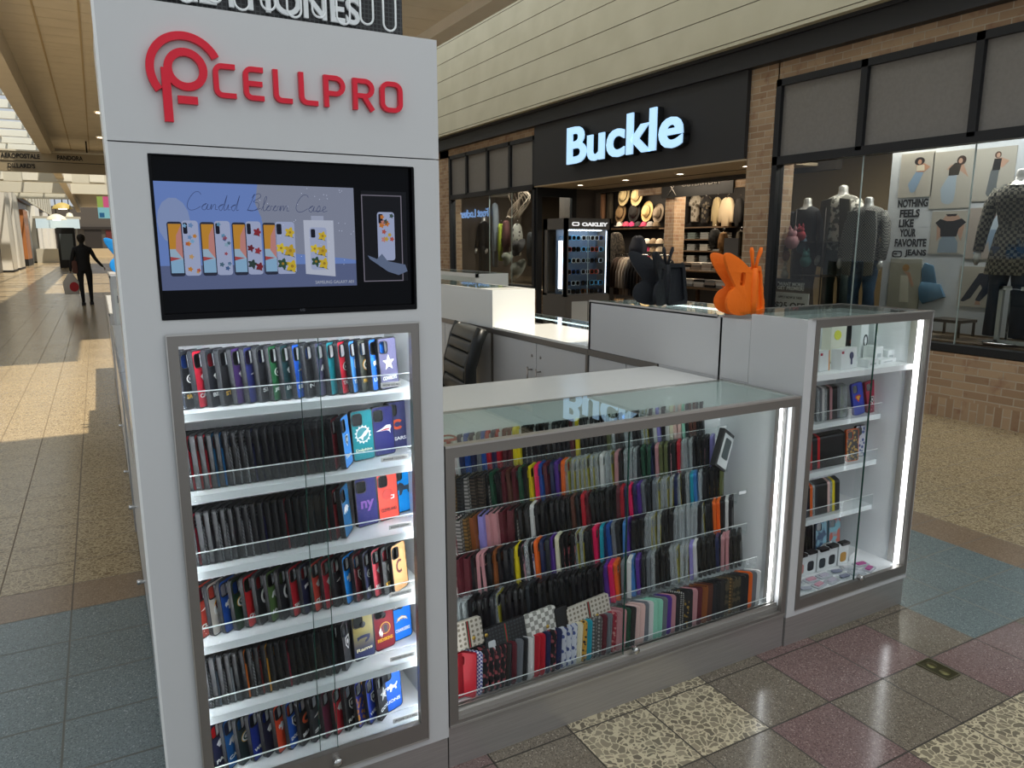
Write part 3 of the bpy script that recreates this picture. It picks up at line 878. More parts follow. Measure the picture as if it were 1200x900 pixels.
# offer sign in the window
p = at(925, 347, x=7.25)
os_ = thing('offer_sign', 'black and white offer sign reading 25 off in the shop window', 'sign', (7.27, p.y, 0), -PI / 2)
tl, bl, tr = at(907, 326, x=7.25), at(899, 366, x=7.25), at(950, 322, x=7.25)
w = tl.y - tr.y; z1 = tl.z; z0 = bl.z; hp = z1 - z0; zm = z1 - hp * .38
m = MB(); m.box(-w / 2, -.006, z0, w / 2, .006, zm); m.build('price_panel', M('#d9dad8', .5), os_)
m = MB(); m.box(-w / 2, -.007, zm, w / 2, .007, z1); m.build('top_panel', M('#1a1a1b', .5), os_)
W_ = M('#e6e6e2', .6); B_ = M('#222222', .6)
text('lettering', '"WANT MORE?', .1, W_, os_, (0, -.009, zm + (z1 - zm) * .50), bold=.003, ext=.001, fit=w * .74, fith=.045)
text('lettering', 'GET PREMIER!', .1, W_, os_, (0, -.009, zm + (z1 - zm) * .2), bold=.003, ext=.001, fit=w * .74, fith=.045)
text('lettering', 'APPLY NOW & TAKE', .06, B_, os_, (0, -.009, zm - hp * .17), bold=.001, ext=.001, fit=w * .66, fith=hp * .07)
text('lettering', '$25 OFF', .15, B_, os_, (0, -.009, zm - hp * .46), bold=.004, ext=.001, fit=w * .82, fith=hp * .22)

# ---- poster wall
pw = thing('poster_wall', 'white poster wall of denim photographs with the slogan about favorite jeans', 'poster display', (7.98, 0, 0), -PI / 2)
XP = 7.96
def pp(px, py):
    v = at(px, py, x=XP - .0); return (-v.y, v.z)
y_l = at(1046, 178, x=XP).y
m = MB(); m.box(-y_l, -.01, .72, 2.6, .02, 2.72); m.build('board', M('#d4d6d8', .6), pw)
PAP = M('#b9b2a4', .6)
SK = '#c19a82'
def card(px0, py0, px1, py1, c=None, d=.0):
    a = pp(px0, py0); b_ = pp(px1, py1)
    m = MB(); m.box(a[0], -.022, b_[1], b_[0], -.011, a[1]); return m.build('photo_print', M(c or '#b9b2a4', .6), pw), a, b_
def fig(box, shapes):
    """flat printed figure: shapes in 0..1 card coordinates"""
    (o, a, b_) = box; w = b_[0] - a[0]; h = a[1] - b_[1]
    for k, (c, poly) in enumerate(shapes):
        m = MB(); m.extr([[(a[0] + u * w, b_[1] + (.03 + v * .90) * h) for u, v in poly]], -.0235 - .0004 * k, -.022, 'xz'); m.build('printed_shape', M(c, .6), o)
        m = None
def el(cx, cy, rx, ry, n=14): return [(cx + rx * math.cos(2 * PI * i / n), cy + ry * math.sin(2 * PI * i / n)) for i in range(n)]
fig(card(1057, 181, 1091, 230), [('#8fa6bd', [(.35, .12), (.28, .3), (.5, .62), (.72, .6), (.62, .35), (.5, .1), (.42, .08)]), ('#c08f72', [(.5, .6), (.72, .58), (.9, .7), (.72, .8), (.48, .78)]),
     ('#ded2b8', [(.5, .62), (.74, .62), (.72, .76), (.5, .76)]), ('#2a1d18', el(.57, .86, .15, .1)), ('#c08f72', el(.58, .84, .06, .06))])
fig(card(1095, 179, 1136, 243), [('#a9b6c0', [(.4, .05), (.3, .1), (.25, .35), (.42, .6), (.62, .6), (.62, .3), (.6, .1), (.5, .04)]), (SK, [(.35, .72), (.7, .68), (.9, .55), (.72, .86), (.45, .8)]),
     ('#3a3227', [(.42, .6), (.66, .6), (.72, .84), (.55, .84), (.42, .74)]), ('#3f2b1f', el(.7, .88, .11, .09)), (SK, el(.68, .87, .05, .05))])
fig(card(1145, 175, 1185, 234), [('#6e7273', [(.4, .06), (.35, .12), (.42, .6), (.62, .6), (.6, .3), (.62, .08), (.5, .05)]), (SK, [(.45, .7), (.7, .65), (.85, .78), (.65, .86), (.48, .84)]),
     ('#26221f', [(.44, .6), (.64, .6), (.66, .84), (.48, .84)]), ('#5a3d2a', el(.56, .92, .08, .07)), (SK, el(.57, .91, .045, .05))])
fig(card(1093, 248, 1129, 298), [('#8b9aa6', [(.25, .0), (.28, .3), (.35, .42), (.7, .42), (.8, .28), (.82, .0)]), (SK, [(.2, .3), (.18, .7), (.4, .96), (.75, .96), (.95, .7), (.88, .3), (.78, .5), (.35, .5)]),
     ('#1d1a1a', [(.3, .42), (.75, .42), (.8, .62), (.98, .78), (.85, .88), (.62, .82), (.45, .82), (.25, .88), (.12, .78), (.28, .62)]), ('#2a1c15', [(.45, .94), (.68, .94), (.72, 1.0), (.4, 1.0)])])
fig(card(1137, 244, 1178, 304, '#b3a598'), [('#8da3b8', [(.3, .05), (.2, .08), (.42, .4), (.5, .62), (.72, .62), (.68, .35), (.72, .1), (.6, .08), (.55, .36), (.38, .08)]), ('#c3d0da', [(.5, .6), (.74, .6), (.85, .8), (.7, .9), (.52, .84)]),
     ('#6b2226', el(.5, .9, .16, .11)), (SK, el(.56, .86, .06, .06))])
fig(card(1126, 312, 1172, 362), [('#1f2a3c', [(.15, .1), (.08, .12), (.45, .9), (.75, .92), (.82, .7), (.75, .45), (.52, .12), (.42, .16), (.55, .5), (.5, .6), (.3, .2)]), ('#b78e74', [(.42, .04), (.55, .04), (.52, .14), (.44, .14)])])
fig(card(1044, 303, 1075, 362, '#aba795'), [('#d3cdb9', [(.4, .1), (.38, .7), (.62, .7), (.7, .1)]), (SK, [(.6, .7), (.75, .45), (.82, .48), (.66, .78), (.45, .8)]), ('#b58a5a', el(.52, .88, .11, .08))])
a = pp(1082, 350)
for px0, py0, px1, py1, c in ((1081, 308, 1100, 355, '#4a6a80'), (1078, 330, 1108, 356, '#5c7f98')):
    q = [pp(px0, py1 - 6), pp(px0 + 4, py1), pp(px1, py1 - 8), pp(px1 - 6, py0 + 3), pp(px0 + 3, py0), pp(px0 - 1, py0 + 8)]
    m = MB(); m.extr([q], -.045 if py0 > 320 else -.03, -.011, 'xz'); soft(m.build('folded_jeans', M(c, .8), pw), .006)
for body, px, py, fitpx in (('NOTHING', 1069, 243, 35), ('FEELS', 1065, 254.5, 23), ('LIKE', 1061, 266, 17), ('YOUR', 1063, 277, 19), ('FAVORITE', 1066, 288.5, 37), ('JEANS', 1072.5, 299, 25)):
    v0 = at(px - fitpx / 2, py, x=XP); v1 = at(px + fitpx / 2, py, x=XP)
    text('lettering', body, .1, B_, pw, (-(v0.y + v1.y) / 2, -.013, v0.z), bold=.004, ext=.001, fit=v0.y - v1.y, fith=.088)
v = pp(1049, 294.5)
m = MB(); m.extr([rrect(.12, .075, .025, 5, v[0] + .02, v[1] - .03), rrect(.095, .05, .018, 5, v[0] + .02, v[1] - .03)], -.0135, -.01, 'xz'); m.box(v[0] - .02, -.0135, v[1] - .035, v[0] + .02, -.01, v[1] - .02)
m.build('buckle_mark', B_, pw)
# white display frame and low bench at the window end
wf = thing('display_stand', 'white slim display frame standing by the right end of the shop window', 'display frame', (7.5, 0, 0), -PI / 2)
q0, q1, q2 = at(1173, 335, x=7.5), at(1162, 405, x=7.5), at(1225, 333, x=7.5)
m = MB(); y0_, y1_ = q0.y, q2.y
m.box(-y0_, -.02, .72, -y0_ + .035, .02, q0.z); m.box(-y1_ - .035, -.02, .72, -y1_, .02, q0.z); m.box(-y0_, -.02, q0.z - .035, -y1_, .02, q0.z); m.box(-y0_, -.02, .72, -y1_, .02, .755)
m.build('upright_frame', M('#dededa', .5), wf)
m = MB(); m.box(-y0_ + .08, .05, .76, -y1_ - .08, .2, q0.z - .25); soft(m.build('hung_clothes', DENIM_D, wf), .05)
bn = thing('display_bench', 'dark low bench beneath the poster wall', 'bench', (7.7, 0, 0), -PI / 2)
q0, q1 = at(1097, 373, x=7.7), at(1136, 372, x=7.7)
m = MB(); m.box(-q0.y, -.15, q0.z - .02, -q1.y, .15, q0.z + .01); m.build('top', M('#3d362f', .5), bn)
for yy in (-q0.y + .02, -q1.y - .02):
    for d_ in (-.13, .13):
        m = MB(); m.box(yy - .01, d_ - .01, .72, yy + .01, d_ + .01, q0.z - .02); m.build('leg', M('#3d362f', .5), bn)

# ---- left window displays
mannequin('headless mannequin in a charcoal top and faded jeans in the left shop window', 547, 258, 316, 7.9, noise_mat('charcoal_top', '#2c2a2b', '#3b383a', 6, .8), DENIM, sc=1)
mannequin('headless mannequin in black beside the faded jeans one', 567, 254, 318, 8.0, M('#1a1818', .8), M('#1c1a1a', .8))
for i, (px, y0, y1, w, c, lab) in enumerate(((580, 238, 313, 7, '#6a7178', 'long grey blue garment hanging in the left shop window'), (587, 262, 306, 4, '#8f9a2e', 'lime green garment in the left shop window'),
        (593, 258, 300, 7, '#4f2c2a', 'maroon jacket hanging in the left shop window'), (606, 262, 300, 12, None, 'pale floral shirt in the left shop window'), (622, 272, 312, 7, '#2b2d2f', 'dark jacket with a white stripe by the entrance end of the left window'))):
    garment('hanging_garment', lab, 'garment', px, y0, y1, w, 7.9, FLORAL if c is None else M(c, .85), .75)
hw = thing('hanging_wreath', 'twisted wire wreath hung at the top of the left shop window', 'ornament', (7.8, at(608, 238, x=7.8).y, at(608, 238, x=7.8).z), -PI / 2)
m = MB(); random.seed(4)
for k in range(7):
    m.tube([(.26 * math.cos(a) * (1 + .25 * math.sin(3 * a + k)), .1 * math.sin(2 * a + k), .3 * math.sin(a + k * .2)) for a in [2 * PI * i / 20 for i in range(20)]], .012, 5, closed=True)
m.build('strand', M('#8a7c6c', .5), hw)
for i, (px, py, r, c, lab) in enumerate(((596, 303, .14, '#77776b', 'grey cap on the display in the left window'), (607, 316, .2, '#8d8b80', 'pale straw hat low in the left window'), (608, 290, .16, '#23201f', 'black hat in the middle of the left window'))):
    p = at(px, py, x=7.7); t = thing('display_hat', lab, 'hat', tuple(p), -PI / 2)
    m = MB(); m.lathe([(r * 1.3, 0), (r * 1.25, .012), (r * .7, .02), (r * .66, .1), (r * .4, .15), (0, .14)], seg=20); m.build('hat', M(c, .85), t)
    t.rotation_euler = (R(60), 0, -PI / 2)
    q = MB(); q.tube([(0, 0, 0), (0, .05, -.05)], .01); q.build('hook', BLACK_M, t)

m = MB(); m.box(9.5, 2.0, 0, 9.6, 9.0, 3.2); struct('wall_shop_partition', m, M('#97825f', .8))
# glass door leaf folded back at the left of the entrance
dr = bpy.data.objects.new('door_1', None); COL.objects.link(dr); dr['kind'] = 'structure'
m = MB()
m.box(7.1, 11.9, 0, 7.2, 11.97, 2.66); m.box(7.85, 11.9, 0, 7.95, 11.97, 2.66); m.box(7.2, 11.9, 2.5, 7.85, 11.97, 2.66); m.box(7.2, 11.9, .02, 7.85, 11.97, .3)
m.build('door_frame', BLACK_M, dr)
m = MB(); m.box(7.2, 11.93, .3, 7.85, 11.94, 2.5); m.build('pane', GLASS_STORE, dr)
m = MB(); m.box(7.95, 11.93, 0, 8.5, 12.0, 2.66); m.box(8.4, 11.9, 0, 8.5, 13.2, 2.66); struct('wall_entrance_reveal', m, M('#554c44', .6))

# ---- sunglasses showcase standing in the entrance
oc = thing('sunglasses_showcase', 'tall grey showcase lit inside with rows of sunglasses in the shop entrance', 'showcase', (5.915, 9.12, 0))
OW, OD, OH = .80, .62, 2.02
GR = M('#5d5955', .45, .2)
m = MB(); m.box(0, 0, 0, OW, OD, .86); m.build('base', GR, oc)
m = MB(); m.box(.12, -.004, .1, .40, 0, .82); m.box(.42, -.004, .1, OW - .02, 0, .82); m.build('base_door', M('#b5b5b1', .4), oc)
m = MB()
m.box(0, 0, .89, .05, .05, OH); m.box(OW - .03, 0, .89, OW, .05, OH); m.box(0, OD - .04, .89, OW, OD, OH)
m.box(0, 0, .86, OW, OD, .92); m.box(0, 0, 1.86, OW, OD, OH); m.box(OW - .03, 0, .89, OW, OD, OH)
m.box(0, .5, .89, .03, OD, OH); m.box(0, 0, .89, .03, .06, OH)
m.build('cabinet', GR, oc)
m = MB(); m.box(.03, .30, .92, OW - .03, .31, 1.86); m.build('back_panel', M('#4a5868', .4), oc)
text('lettering', 'OAKLEY', .08, M('#e8e8e8', .5, emit=.8), oc, (.5, -.006, 1.91), bold=.004, ext=.002, fit=.46, fith=.055, sx=1.3)
m = MB(); m.extr([rrect(.13, .055, .027, 6, .17, 1.937), rrect(.085, .028, .013, 6, .17, 1.937)], -.006, -.001, 'xz'); m.build('logo_ellipse', M('#e8e8e8', .5, emit=.8), oc)
for k in range(5):
    z = 1.04 + k * .165
    m = MB(); m.box(.05, .03, z, OW - .04, .30, z + .008); m.build('glass_shelf', ACRYL, oc)
m = MB(); m.box(.40, .01, .92, .408, .02, 1.86); m.build('door_joint', M('#8b9a9c', .3), oc)
m = MB(); m.box(.05, .006, .92, OW - .03, .012, 1.86); m.build('glass_door', GLASS, oc)
m = MB(); m.box(.0, .10, .93, .006, .48, 1.84); m.build('side_glass', GLASS, oc)
m = MB(); m.box(.02, .12, 1.0, .03, .22, 1.7); m.build('lit_strip', M('#e9f4ff', .5, emit=3.), oc)
m = MB(); m.box(.1, .1, 1.845, OW - .1, .2, 1.855); m.build('lamp', M('#dfeeff', .5, emit=16.), oc)
for q in (.05, OW - .05):
    m = MB(); m.box(q - .003, .04, .93, q + .003, .05, 1.84); m.build('light_tube', M('#dfeeff', .5, emit=4.), oc)
random.seed(5)
sgp = None
SGC = ['#1c2a44', '#2f8fc0', '#5fb5e0', '#b7c4cc', '#101216', '#8f5a2a', '#c94f3a', '#214a8a', '#3a3a3e', '#d8d8d0']
SGN = {'#1c2a44': 'navy', '#2f8fc0': 'bright blue', '#5fb5e0': 'pale blue', '#b7c4cc': 'silver', '#101216': 'black', '#8f5a2a': 'amber', '#c94f3a': 'red', '#214a8a': 'royal blue', '#3a3a3e': 'grey', '#d8d8d0': 'white'}
for k in range(6):
    z = .925 + (k * .165 - .165 + .12 + .003 if k else 0)
    for j in range(5):
        c = random.choice(SGC)
        if sgp is None:
            m = MB()
            for s in (-1, 1):
                m.extr([rrect(.055, .04, .015, 4, s * .034, .022)], -.003, 0, 'xz')
            sgp = thing('sunglasses', '', 'sunglasses', (0, 0, 0)); m.build('lenses', M('#101216', .1), sgp)
            m = MB()
            for s in (-1, 1):
                m.extr([rrect(.062, .046, .017, 4, s * .034, .022), rrect(.053, .038, .014, 4, s * .034, .022)], -.004, .001, 'xz')
                m.tube([(s * .066, 0, .03), (s * .066, .07, .032), (s * .064, .10, .02)], .0025, 5)
            m.build('frame', BLACK, sgp); t = sgp
        else: t = copy_tree(sgp)
        t.parent = None
        t.location = (5.915 + .12 + j * .155 + (.0 if j < 2 else .02), 9.12 + .14, z); t.scale = (1.15, 1.15, 1.5)
        setmat(t.children[0], M(c, .12, .3)); 
        t['label'] = '%s sunglasses, %s from the left on %s of the showcase' % (SGN[c], ('first', 'second', 'third', 'fourth', 'fifth')[j], ('the floor', 'the lowest shelf', 'the second shelf', 'the third shelf', 'the fourth shelf', 'the top shelf')[k])
        t['group'] = 'sunglasses in the entrance showcase'

# ---- inside the shop
def strawhat(label, px, py, X, r, c, rot=80):
    p = at(px, py, x=X); t = thing('hat', label, 'hat', (X - .02, p.y, p.z), -PI / 2, 'hats on the shop wall')
    m = MB(); m.lathe([(r, .03), (r * .95, .0), (r * .6, .012), (r * .55, .02), (r * .5, .12), (r * .3, .15), (0, .13)], seg=24, sx=.85); m.build('felt', M(c, .85), t)
    m = MB(); m.lathe([(r * .57, .022), (r * .565, .05)], seg=24, sx=.85); m.build('band', M('#3b2a1c', .7), t)
    t.rotation_euler = (R(rot), 0, -PI / 2)
XB = 12.4
m = MB(); m.box(XB + .02, 14.5, 0, XB + .1, 18.4, 3.1, 0); m.box(XB + .02, 9.3, 0, XB + .1, 14.4, 3.1, 0)
m.box(XB - .3, 14.6, 2.02, XB + .02, 17.6, 2.05, 1); m.box(XB - .4, 12.2, 2.0, XB + .02, 14.35, 2.03, 1)
for zz in (1.76, 1.50, 1.24): m.box(XB - .4, 12.2, zz - .03, XB + .02, 14.35, zz, 1)
struct('wall_shop_fixture', m, [M('#1d1a18', .8), M('#5a4632', .6)])
for a in (('first pale straw hat on the top row of the shop wall', 733, 229, .28, '#cdb98a'), ('second pale straw hat on the top row of the shop wall', 748, 229, .28, '#c9b181'),
          ('brown straw hat on the second row', 729, 250, .26, '#7d6444'), ('black felt hat on the second row', 745, 248, .28, '#1d1a18'), ('straw hat with a black band on the second row', 760, 248, .26, '#c2a972'),
          ('grey brown felt hat at the end of the second row', 773, 250, .24, '#7d6f5e')):
    strawhat(a[0], a[1], a[2], XB - .15, a[3] * 1.0, a[4])
capp = None
CC = [('#cfcac0', 'pale'), ('#b5495f', 'pink'), ('#c2386a', 'hot pink'), ('#2e2c2c', 'black'), ('#b53a58', 'rose'), ('#8b8680', 'grey'), ('#6b5a45', 'tan')]
def cap(label, px, py, X, c):
    global capp
    p = at(px, py, x=X)
    if capp is None:
        t = thing('baseball_cap', label, 'cap', (0, 0, 0)); 
        m = MB(); m.lathe([(.1, 0), (.1, .04), (.08, .09), (.04, .12), (0, .125)], seg=18); m.build('crown', M(c, .85), t)
        m = MB(); m.extr([arc(0, -.06, .09, 180, 360, 12, .11)], 0, .008, 'xy'); m.build('peak', M(c, .85), t); capp = t
    else: t = copy_tree(capp)
    t.location = (X - .1, p.y, p.z - .05); t.rotation_euler = (0, 0, -PI / 2); t['label'] = label; t['group'] = 'caps in the shop'
    for ch in t.children: setmat(ch, M(c, .85))
ORD = ['first', 'second', 'third', 'fourth', 'fifth', 'sixth', 'seventh', 'eighth', 'ninth', 'tenth']
def ordn(n):
    w = {1: 'first', 2: 'second', 3: 'third', 4: 'fourth', 5: 'fifth', 6: 'sixth', 7: 'seventh', 8: 'eighth', 9: 'ninth', 10: 'tenth', 11: 'eleventh', 12: 'twelfth'}
    if n in w: return w[n]
    return '%d%s' % (n, 'th' if 10 <= n % 100 <= 20 else {1: 'st', 2: 'nd', 3: 'rd'}.get(n % 10, 'th'))
for i, (c, nm) in enumerate(CC): cap('%s cap, %s from the left in the row under the hats' % (nm, ORD[i]), 730 + i * 7.2, 263, XB - .1, c)
for r_ in range(5):
    for q in range(3):
        c, nm = (CC[(r_ * 2 + q) % 7] if q == 0 else (('#8b7860', 'tan') if q == 1 else ('#c4b49c', 'beige')))
        cap('%s cap in the cap rack, %s row down, %s across' % (nm, ORD[r_], ORD[q]), 762 + q * 7.5, 283 + r_ * 9.5, XB - .4, c)
for px, c, lab in ((706, '#8f6a4e', 'brown trousers hung on the shop wall left of the hats'), (715, '#4b4438', 'olive trousers hung between the brown pair and the hats')):
    pants('hanging_trousers', lab, px, 226, 262, 9, XB - .1, M(c, .85))
G = 'tops hung high on the shop wall'
for px, y0, y1, w, c, lab, sl in ((794, 228, 262, 12, '#b9ab90', 'cream patterned tee hung on the shop wall', .4), (805, 229, 262, 12, '#201d1c', 'black tee between the two pale tees', .4), (816, 228, 260, 13, '#b8b0a0', 'pale graphic tee hung on the shop wall', .4),
        (828, 229, 262, 12, '#1f1c1b', 'black top right of the pale graphic tee', .4), (841, 231, 266, 9, '#a5946f', 'beige knit hung on the shop wall', .8), (853, 231, 266, 16, '#b9a789', 'cream hooded sweatshirt on the shop wall', .85), (867, 232, 266, 8, '#191716', 'black sweatshirt next to the cream one', .85)):
    garment('hung_top', lab, 'top', px, y0, y1, w, XB - .15, pattern_mat('print_' + str(px), c, '#6f6657', 'blots', 9, .85) if 'patterned' in lab or 'graphic' in lab else M(c, .85), sl, G)
garment('hooded_top', 'speckled brown hooded top on a form behind the showcase', 'top', 722, 272, 308, 20, 10.4, pattern_mat('camo_cloth', '#3a332a', '#5f5546', 'noise', 16, .85), .85, hanger=False)
garment('hooded_top', 'navy hooded top on a form in the middle of the shop', 'top', 748, 276, 312, 20, 10.6, M('#1c2230', .85), .85, hanger=False)
# folded stacks: each folded piece by itself
fp = None
def folded(label, x, y, z, c, w=.26, g='folded clothes on the shop shelves'):
    global fp
    if fp is None:
        m = MB(); m.cbox(-.13, -.15, 0, .13, .15, .045, .02); o = m.build('folded_garment', M(c, .85)); fp = o
    else: o = fp.copy(); COL.objects.link(o)
    setmat(o, M(c, .85)); o.location = (x, y, z); o.scale = (w / .26, 1, 1); tag(o, label, 'folded garment', g); o.rotation_euler = (0, 0, -PI / 2)
for r_, z in enumerate((1.76, 1.50, 1.24)):
    for q in range(5):
        y = 14.1 - q * .42
        cs = [('#6a6f70', 'grey'), ('#8b8f8c', 'pale grey'), ('#5f6a66', 'green grey'), ('#7d7f7c', 'mid grey'), ('#9a968c', 'stone')][(q + r_) % 5]
        for k in range(3):
            folded('%s folded piece, %s of pile %s, %s shop wall shelf' % (cs[1], ('lowest', 'middle', 'topmost')[k], ORD[q].replace('first', 'one').replace('second', 'two').replace('third', 'three').replace('fourth', 'four').replace('fifth', 'five') + ' from the left', ('top', 'middle', 'bottom')[r_]), XB - .2, y, z + k * .05, cs[0])
# display table and its heaped clothes
tb = thing('display_table', 'wooden tiered table piled with folded clothes in the middle of the shop', 'table', (10.2, 10.6, 0))
m = MB(); m.box(-.5, -.9, .82, .5, .9, .86); m.build('table_top', M('#7a5f42', .5), tb)
m = MB(); m.box(-.2, -.7, 1.12, .5, .7, 1.15); m.build('upper_tier', M('#7a5f42', .5), tb)
m = MB(); m.box(-.45, -.85, .42, .45, .85, .45); m.build('lower_shelf', M('#7a5f42', .5), tb)
for x in (-.46, .46):
    for y in (-.86, .86):
        m = MB(); m.box(x - .03, y - .03, 0, x + .03, y + .03, .82); m.build('leg', M('#5c4630', .5), tb)
random.seed(8)
TCN = [('#c9bcae', 'beige'), ('#d8d0c4', 'cream'), ('#2b2726', 'black'), ('#a9998a', 'taupe'), ('#8d8780', 'grey'), ('#e2ddd4', 'off white')]
for lev, (x0, ys, z) in enumerate(((9.9, 6, .865), (10.35, 5, 1.155))):
    for q in range(ys):
        for k in range(3):
            c, nm = TCN[(q * 2 + k + lev) % 6]
            folded('%s folded piece, %s of the %s pile from the left, table %s' % (nm, ('lowest', 'middle', 'topmost')[k], ORD[q], ('top', 'tier')[lev]), x0, 11.35 - q * .29, z + k * .045, c, .26, 'folded clothes on the shop table')
# round rack of hanging clothes
rr = thing('clothes_rail', 'dark rail of hanging clothes behind the black butterfly stand', 'clothes rail', (10.1, 12.6, 0))
m = MB(); m.tube([(0, -.9, 1.42), (0, .9, 1.42)], .015, 8); m.tube([(0, -.9, 0), (0, -.9, 1.42)], .015, 8); m.tube([(0, .9, 0), (0, .9, 1.42)], .015, 8); m.box(-.25, -.92, 0, .25, -.88, .03); m.box(-.25, .88, 0, .25, .92, .03)
m.build('rail', CHROME, rr)
for k in range(16):
    nm, c = [('black', '#1b191a'), ('charcoal', '#2f2c2d'), ('brown', '#4a3a30'), ('taupe', '#8d7e70'), ('cream', '#b9ab9a'), ('grey', '#5a5654')][(k * 5 + k // 3) % 6]
    t = thing('rail_garment', '%s garment, %s from the near end of the clothes rail' % (nm, ordn(k + 1)), 'garment', (10.1, 11.8 + k * .105, .55), R(8), 'clothes on the rail')
    m = MB(); m.puff(torso_poly(.42, .82, .2, .8), .04); m.build('fabric', M(c, .85), t)
    m = MB(); m.tube([(0, 0, .8), (0, 0, .87)], .004, 5); m.build('hanger', CHROME, t)
p = at(857, 300, x=9.8)
lb = thing('leaning_board', 'tall grey board standing near the brick pier inside the shop', 'sign', (9.8, p.y, 0), -PI / 2)
m = MB(); m.box(-.17, -.02, .0, .17, .02, at(857, 279, x=9.8).z); m.build('panel', M('#8a8681', .6), lb); m = MB(); m.box(-.2, -.1, 0, .2, .1, .03); m.build('foot', BLACK_M, lb)
for px, y0, y1, w, c, lab in ((838, 268, 292, 10, '#15130f', 'black bag like top hanging beside the folded piles'), (848, 272, 300, 8, '#6a4a22', 'mustard brown garment hanging by the grey board'), (868, 270, 300, 6, '#4d4434', 'olive garment between the board and the brick pier')):
    garment('hanging_garment', lab, 'garment', px, y0, y1, w, 10.8, M(c, .85), .7)
for px, y0, y1, w, c, lab in ((700, 250, 300, 9, '#3a2f28', 'dark garment hanging beside the showcase'), (705, 300, 345, 12, '#4d3d38', 'dusty brown garment low beside the showcase')):
    garment('hanging_garment', lab, 'garment', px, y0, y1, w, 9.6, M(c, .85), .7)

# lit shop sign on the opposite side of the walk, seen mirrored in the window
fl = thing('reflected_shop_sign', 'lit blue white sign across the walk, mirrored in the left shop window', 'sign', (-4.7, 38.8, 3.12), PI / 2)
text('lettering', 'Foot Locker', 1, M('#8fc0ff', .5, emit=5.), fl, (0, 0, 0), bold=.02, ext=.02, fit=3.6, fith=.46)
# lamps inside the shop
for (x, y, e, c) in ((11.0, 15.0, 115, (1, .84, .64)), (11.0, 11.8, 115, (1, .84, .64)), (7.9, 5.6, 45, (1, .95, .88)), (7.45, 4.0, 30, (.95, .97, 1)), (7.62, 1.8, 10, (.95, .97, 1)), (7.6, 13.8, 90, (1, .95, .88))):
    la = bpy.data.lights.new('shop_lamp', 'AREA'); la.energy = e; la.shape = 'RECTANGLE'; la.size = 1.6 if x > 9 else .3; la.size_y = 1.6 if x > 9 else 1.6; la.color = c
    lo = bpy.data.objects.new('shop_lamp', la); COL.objects.link(lo); lo.location = (x, y, 3.1 if x > 9 else 3.0)
# ================================================================== THE KIOSK
FY = 1.941
# ---- tall tower with screen and showcase
tw = thing('display_tower', 'tall white tower with a red logo, a screen and a lit case below', 'display tower', (0, 0, 0))
X0, X1, TD = .042, .842, 2.50
def rect(x0, z0, x1, z1): return [(x0, z0), (x1, z0), (x1, z1), (x0, z1)]
m = MB(); m.box(X0 + .004, FY + .006, 0, X1 - .002, TD, .115); m.build('plinth', METAL, tw)
m = MB()
m.extr([rect(X0, .117, X1, 1.887), rect(.123, .145, .771, 1.447), rect(.120, 1.483, .768, 1.866)], FY, FY + .018, 'xz')
m.box(X0, FY + .018, .117, X0 + .02, TD, 2.195); m.box(X1 - .02, FY + .018, .117, X1, TD, 2.195)
m.box(X0 + .02, TD - .02, .117, X1 - .02, TD, 2.19); m.box(X0 + .02, FY + .018, 1.455, X1 - .02, TD - .02, 1.475); m.box(X0 + .02, FY + .06, 1.475, X1 - .02, FY + .08, 1.88)
m.box(X0 + .02, FY + .018, 1.872, X1 - .02, TD - .02, 1.884)
m.build('body', WHITE, tw)
m = MB(); m.box(X0, FY, 1.890, X1, FY + .018, 2.195); m.box(X0 + .02, FY + .018, 2.177, X1 - .02, TD - .02, 2.195); m.build('header_panel', WHITE, tw)
m = MB(); m.box(.066, 2.36, .17, .818, 2.37, 1.45); m.box(.064, FY + .02, .17, .068, 2.36, 1.45); m.box(.814, FY + .02, .17, .818, 2.36, 1.45); m.box(.068, FY + .02, .155, .814, 2.36, .168); m.box(.068, FY + .02, 1.446, .814, 2.36, 1.452)
m.build('lining', WHITE_IN, tw)
m = MB()
m.extr([rect(.123, .145, .771, 1.447), rect(.150, .205, .745, 1.420)], FY - .010, FY + .012, 'xz')
m.box(.150, FY + .01, .175, .745, FY + .03, .19)
m.build('showcase_frame', METAL_DK, tw)
m = MB(); m.extr([rect(.123, .143, .771, 1.449), rect(.126, .147, .768, 1.445)], FY - .012, FY - .009, 'xz'); m.build('frame_edge', METAL_LT, tw)
for x0, x1, y in ((.150, .488, FY + .004), (.442, .745, FY + .014)):
    m = MB(); m.box(x0, y, .205, x1, y + .005, 1.42); m.build('glass_door', GLASS, tw)
for x, y in ((.4885, FY + .004), (.4395, FY + .014)):
    m = MB(); m.box(x, y, .205, x + .0015, y + .005, 1.42); m.build('glass_edge', GLASS_EDGE, tw)
m = MB(); m.lathe([(0, -.022), (.012, -.022), (.013, -.018), (.013, 0)], .480, FY - .008, .178, 20, axis='y'); m.build('lock', CHROME, tw)
LED = M('#f4f9ff', .5, emit=38)
for x in (.100, .780):
    m = MB(); m.box(x, FY + .032, .20, x + .010, FY + .042, 1.43); m.build('led_strip', LED, tw)
TS = [1.24, 1.022, .812, .598, .388, .178]
m = MB(); m.box(.10, FY + .032, 1.432, .78, FY + .042, 1.442); m.build('led_strip', M('#f4f9ff', .5, emit=30), tw)  # strip added out of sight to brighten the top of the case
for k, z in enumerate(TS):
    m = MB(); m.box(.069, 1.99, z - .022, .813, 2.355, z); m.build('shelf', WHITE_IN, tw)
    m = MB(); m.box(.072, 1.986, z - .018, .811, 1.989, z + .055); lp = m.build('price_rail', ACRYL, tw)
    m = MB(); m.box(.072, 1.9855, z + .055, .811, 1.9895, z + .057); m.build('rail_edge_glint', M('#e6ecec', .3), lp)  # pale strip paints the lit top edge of the clear rail
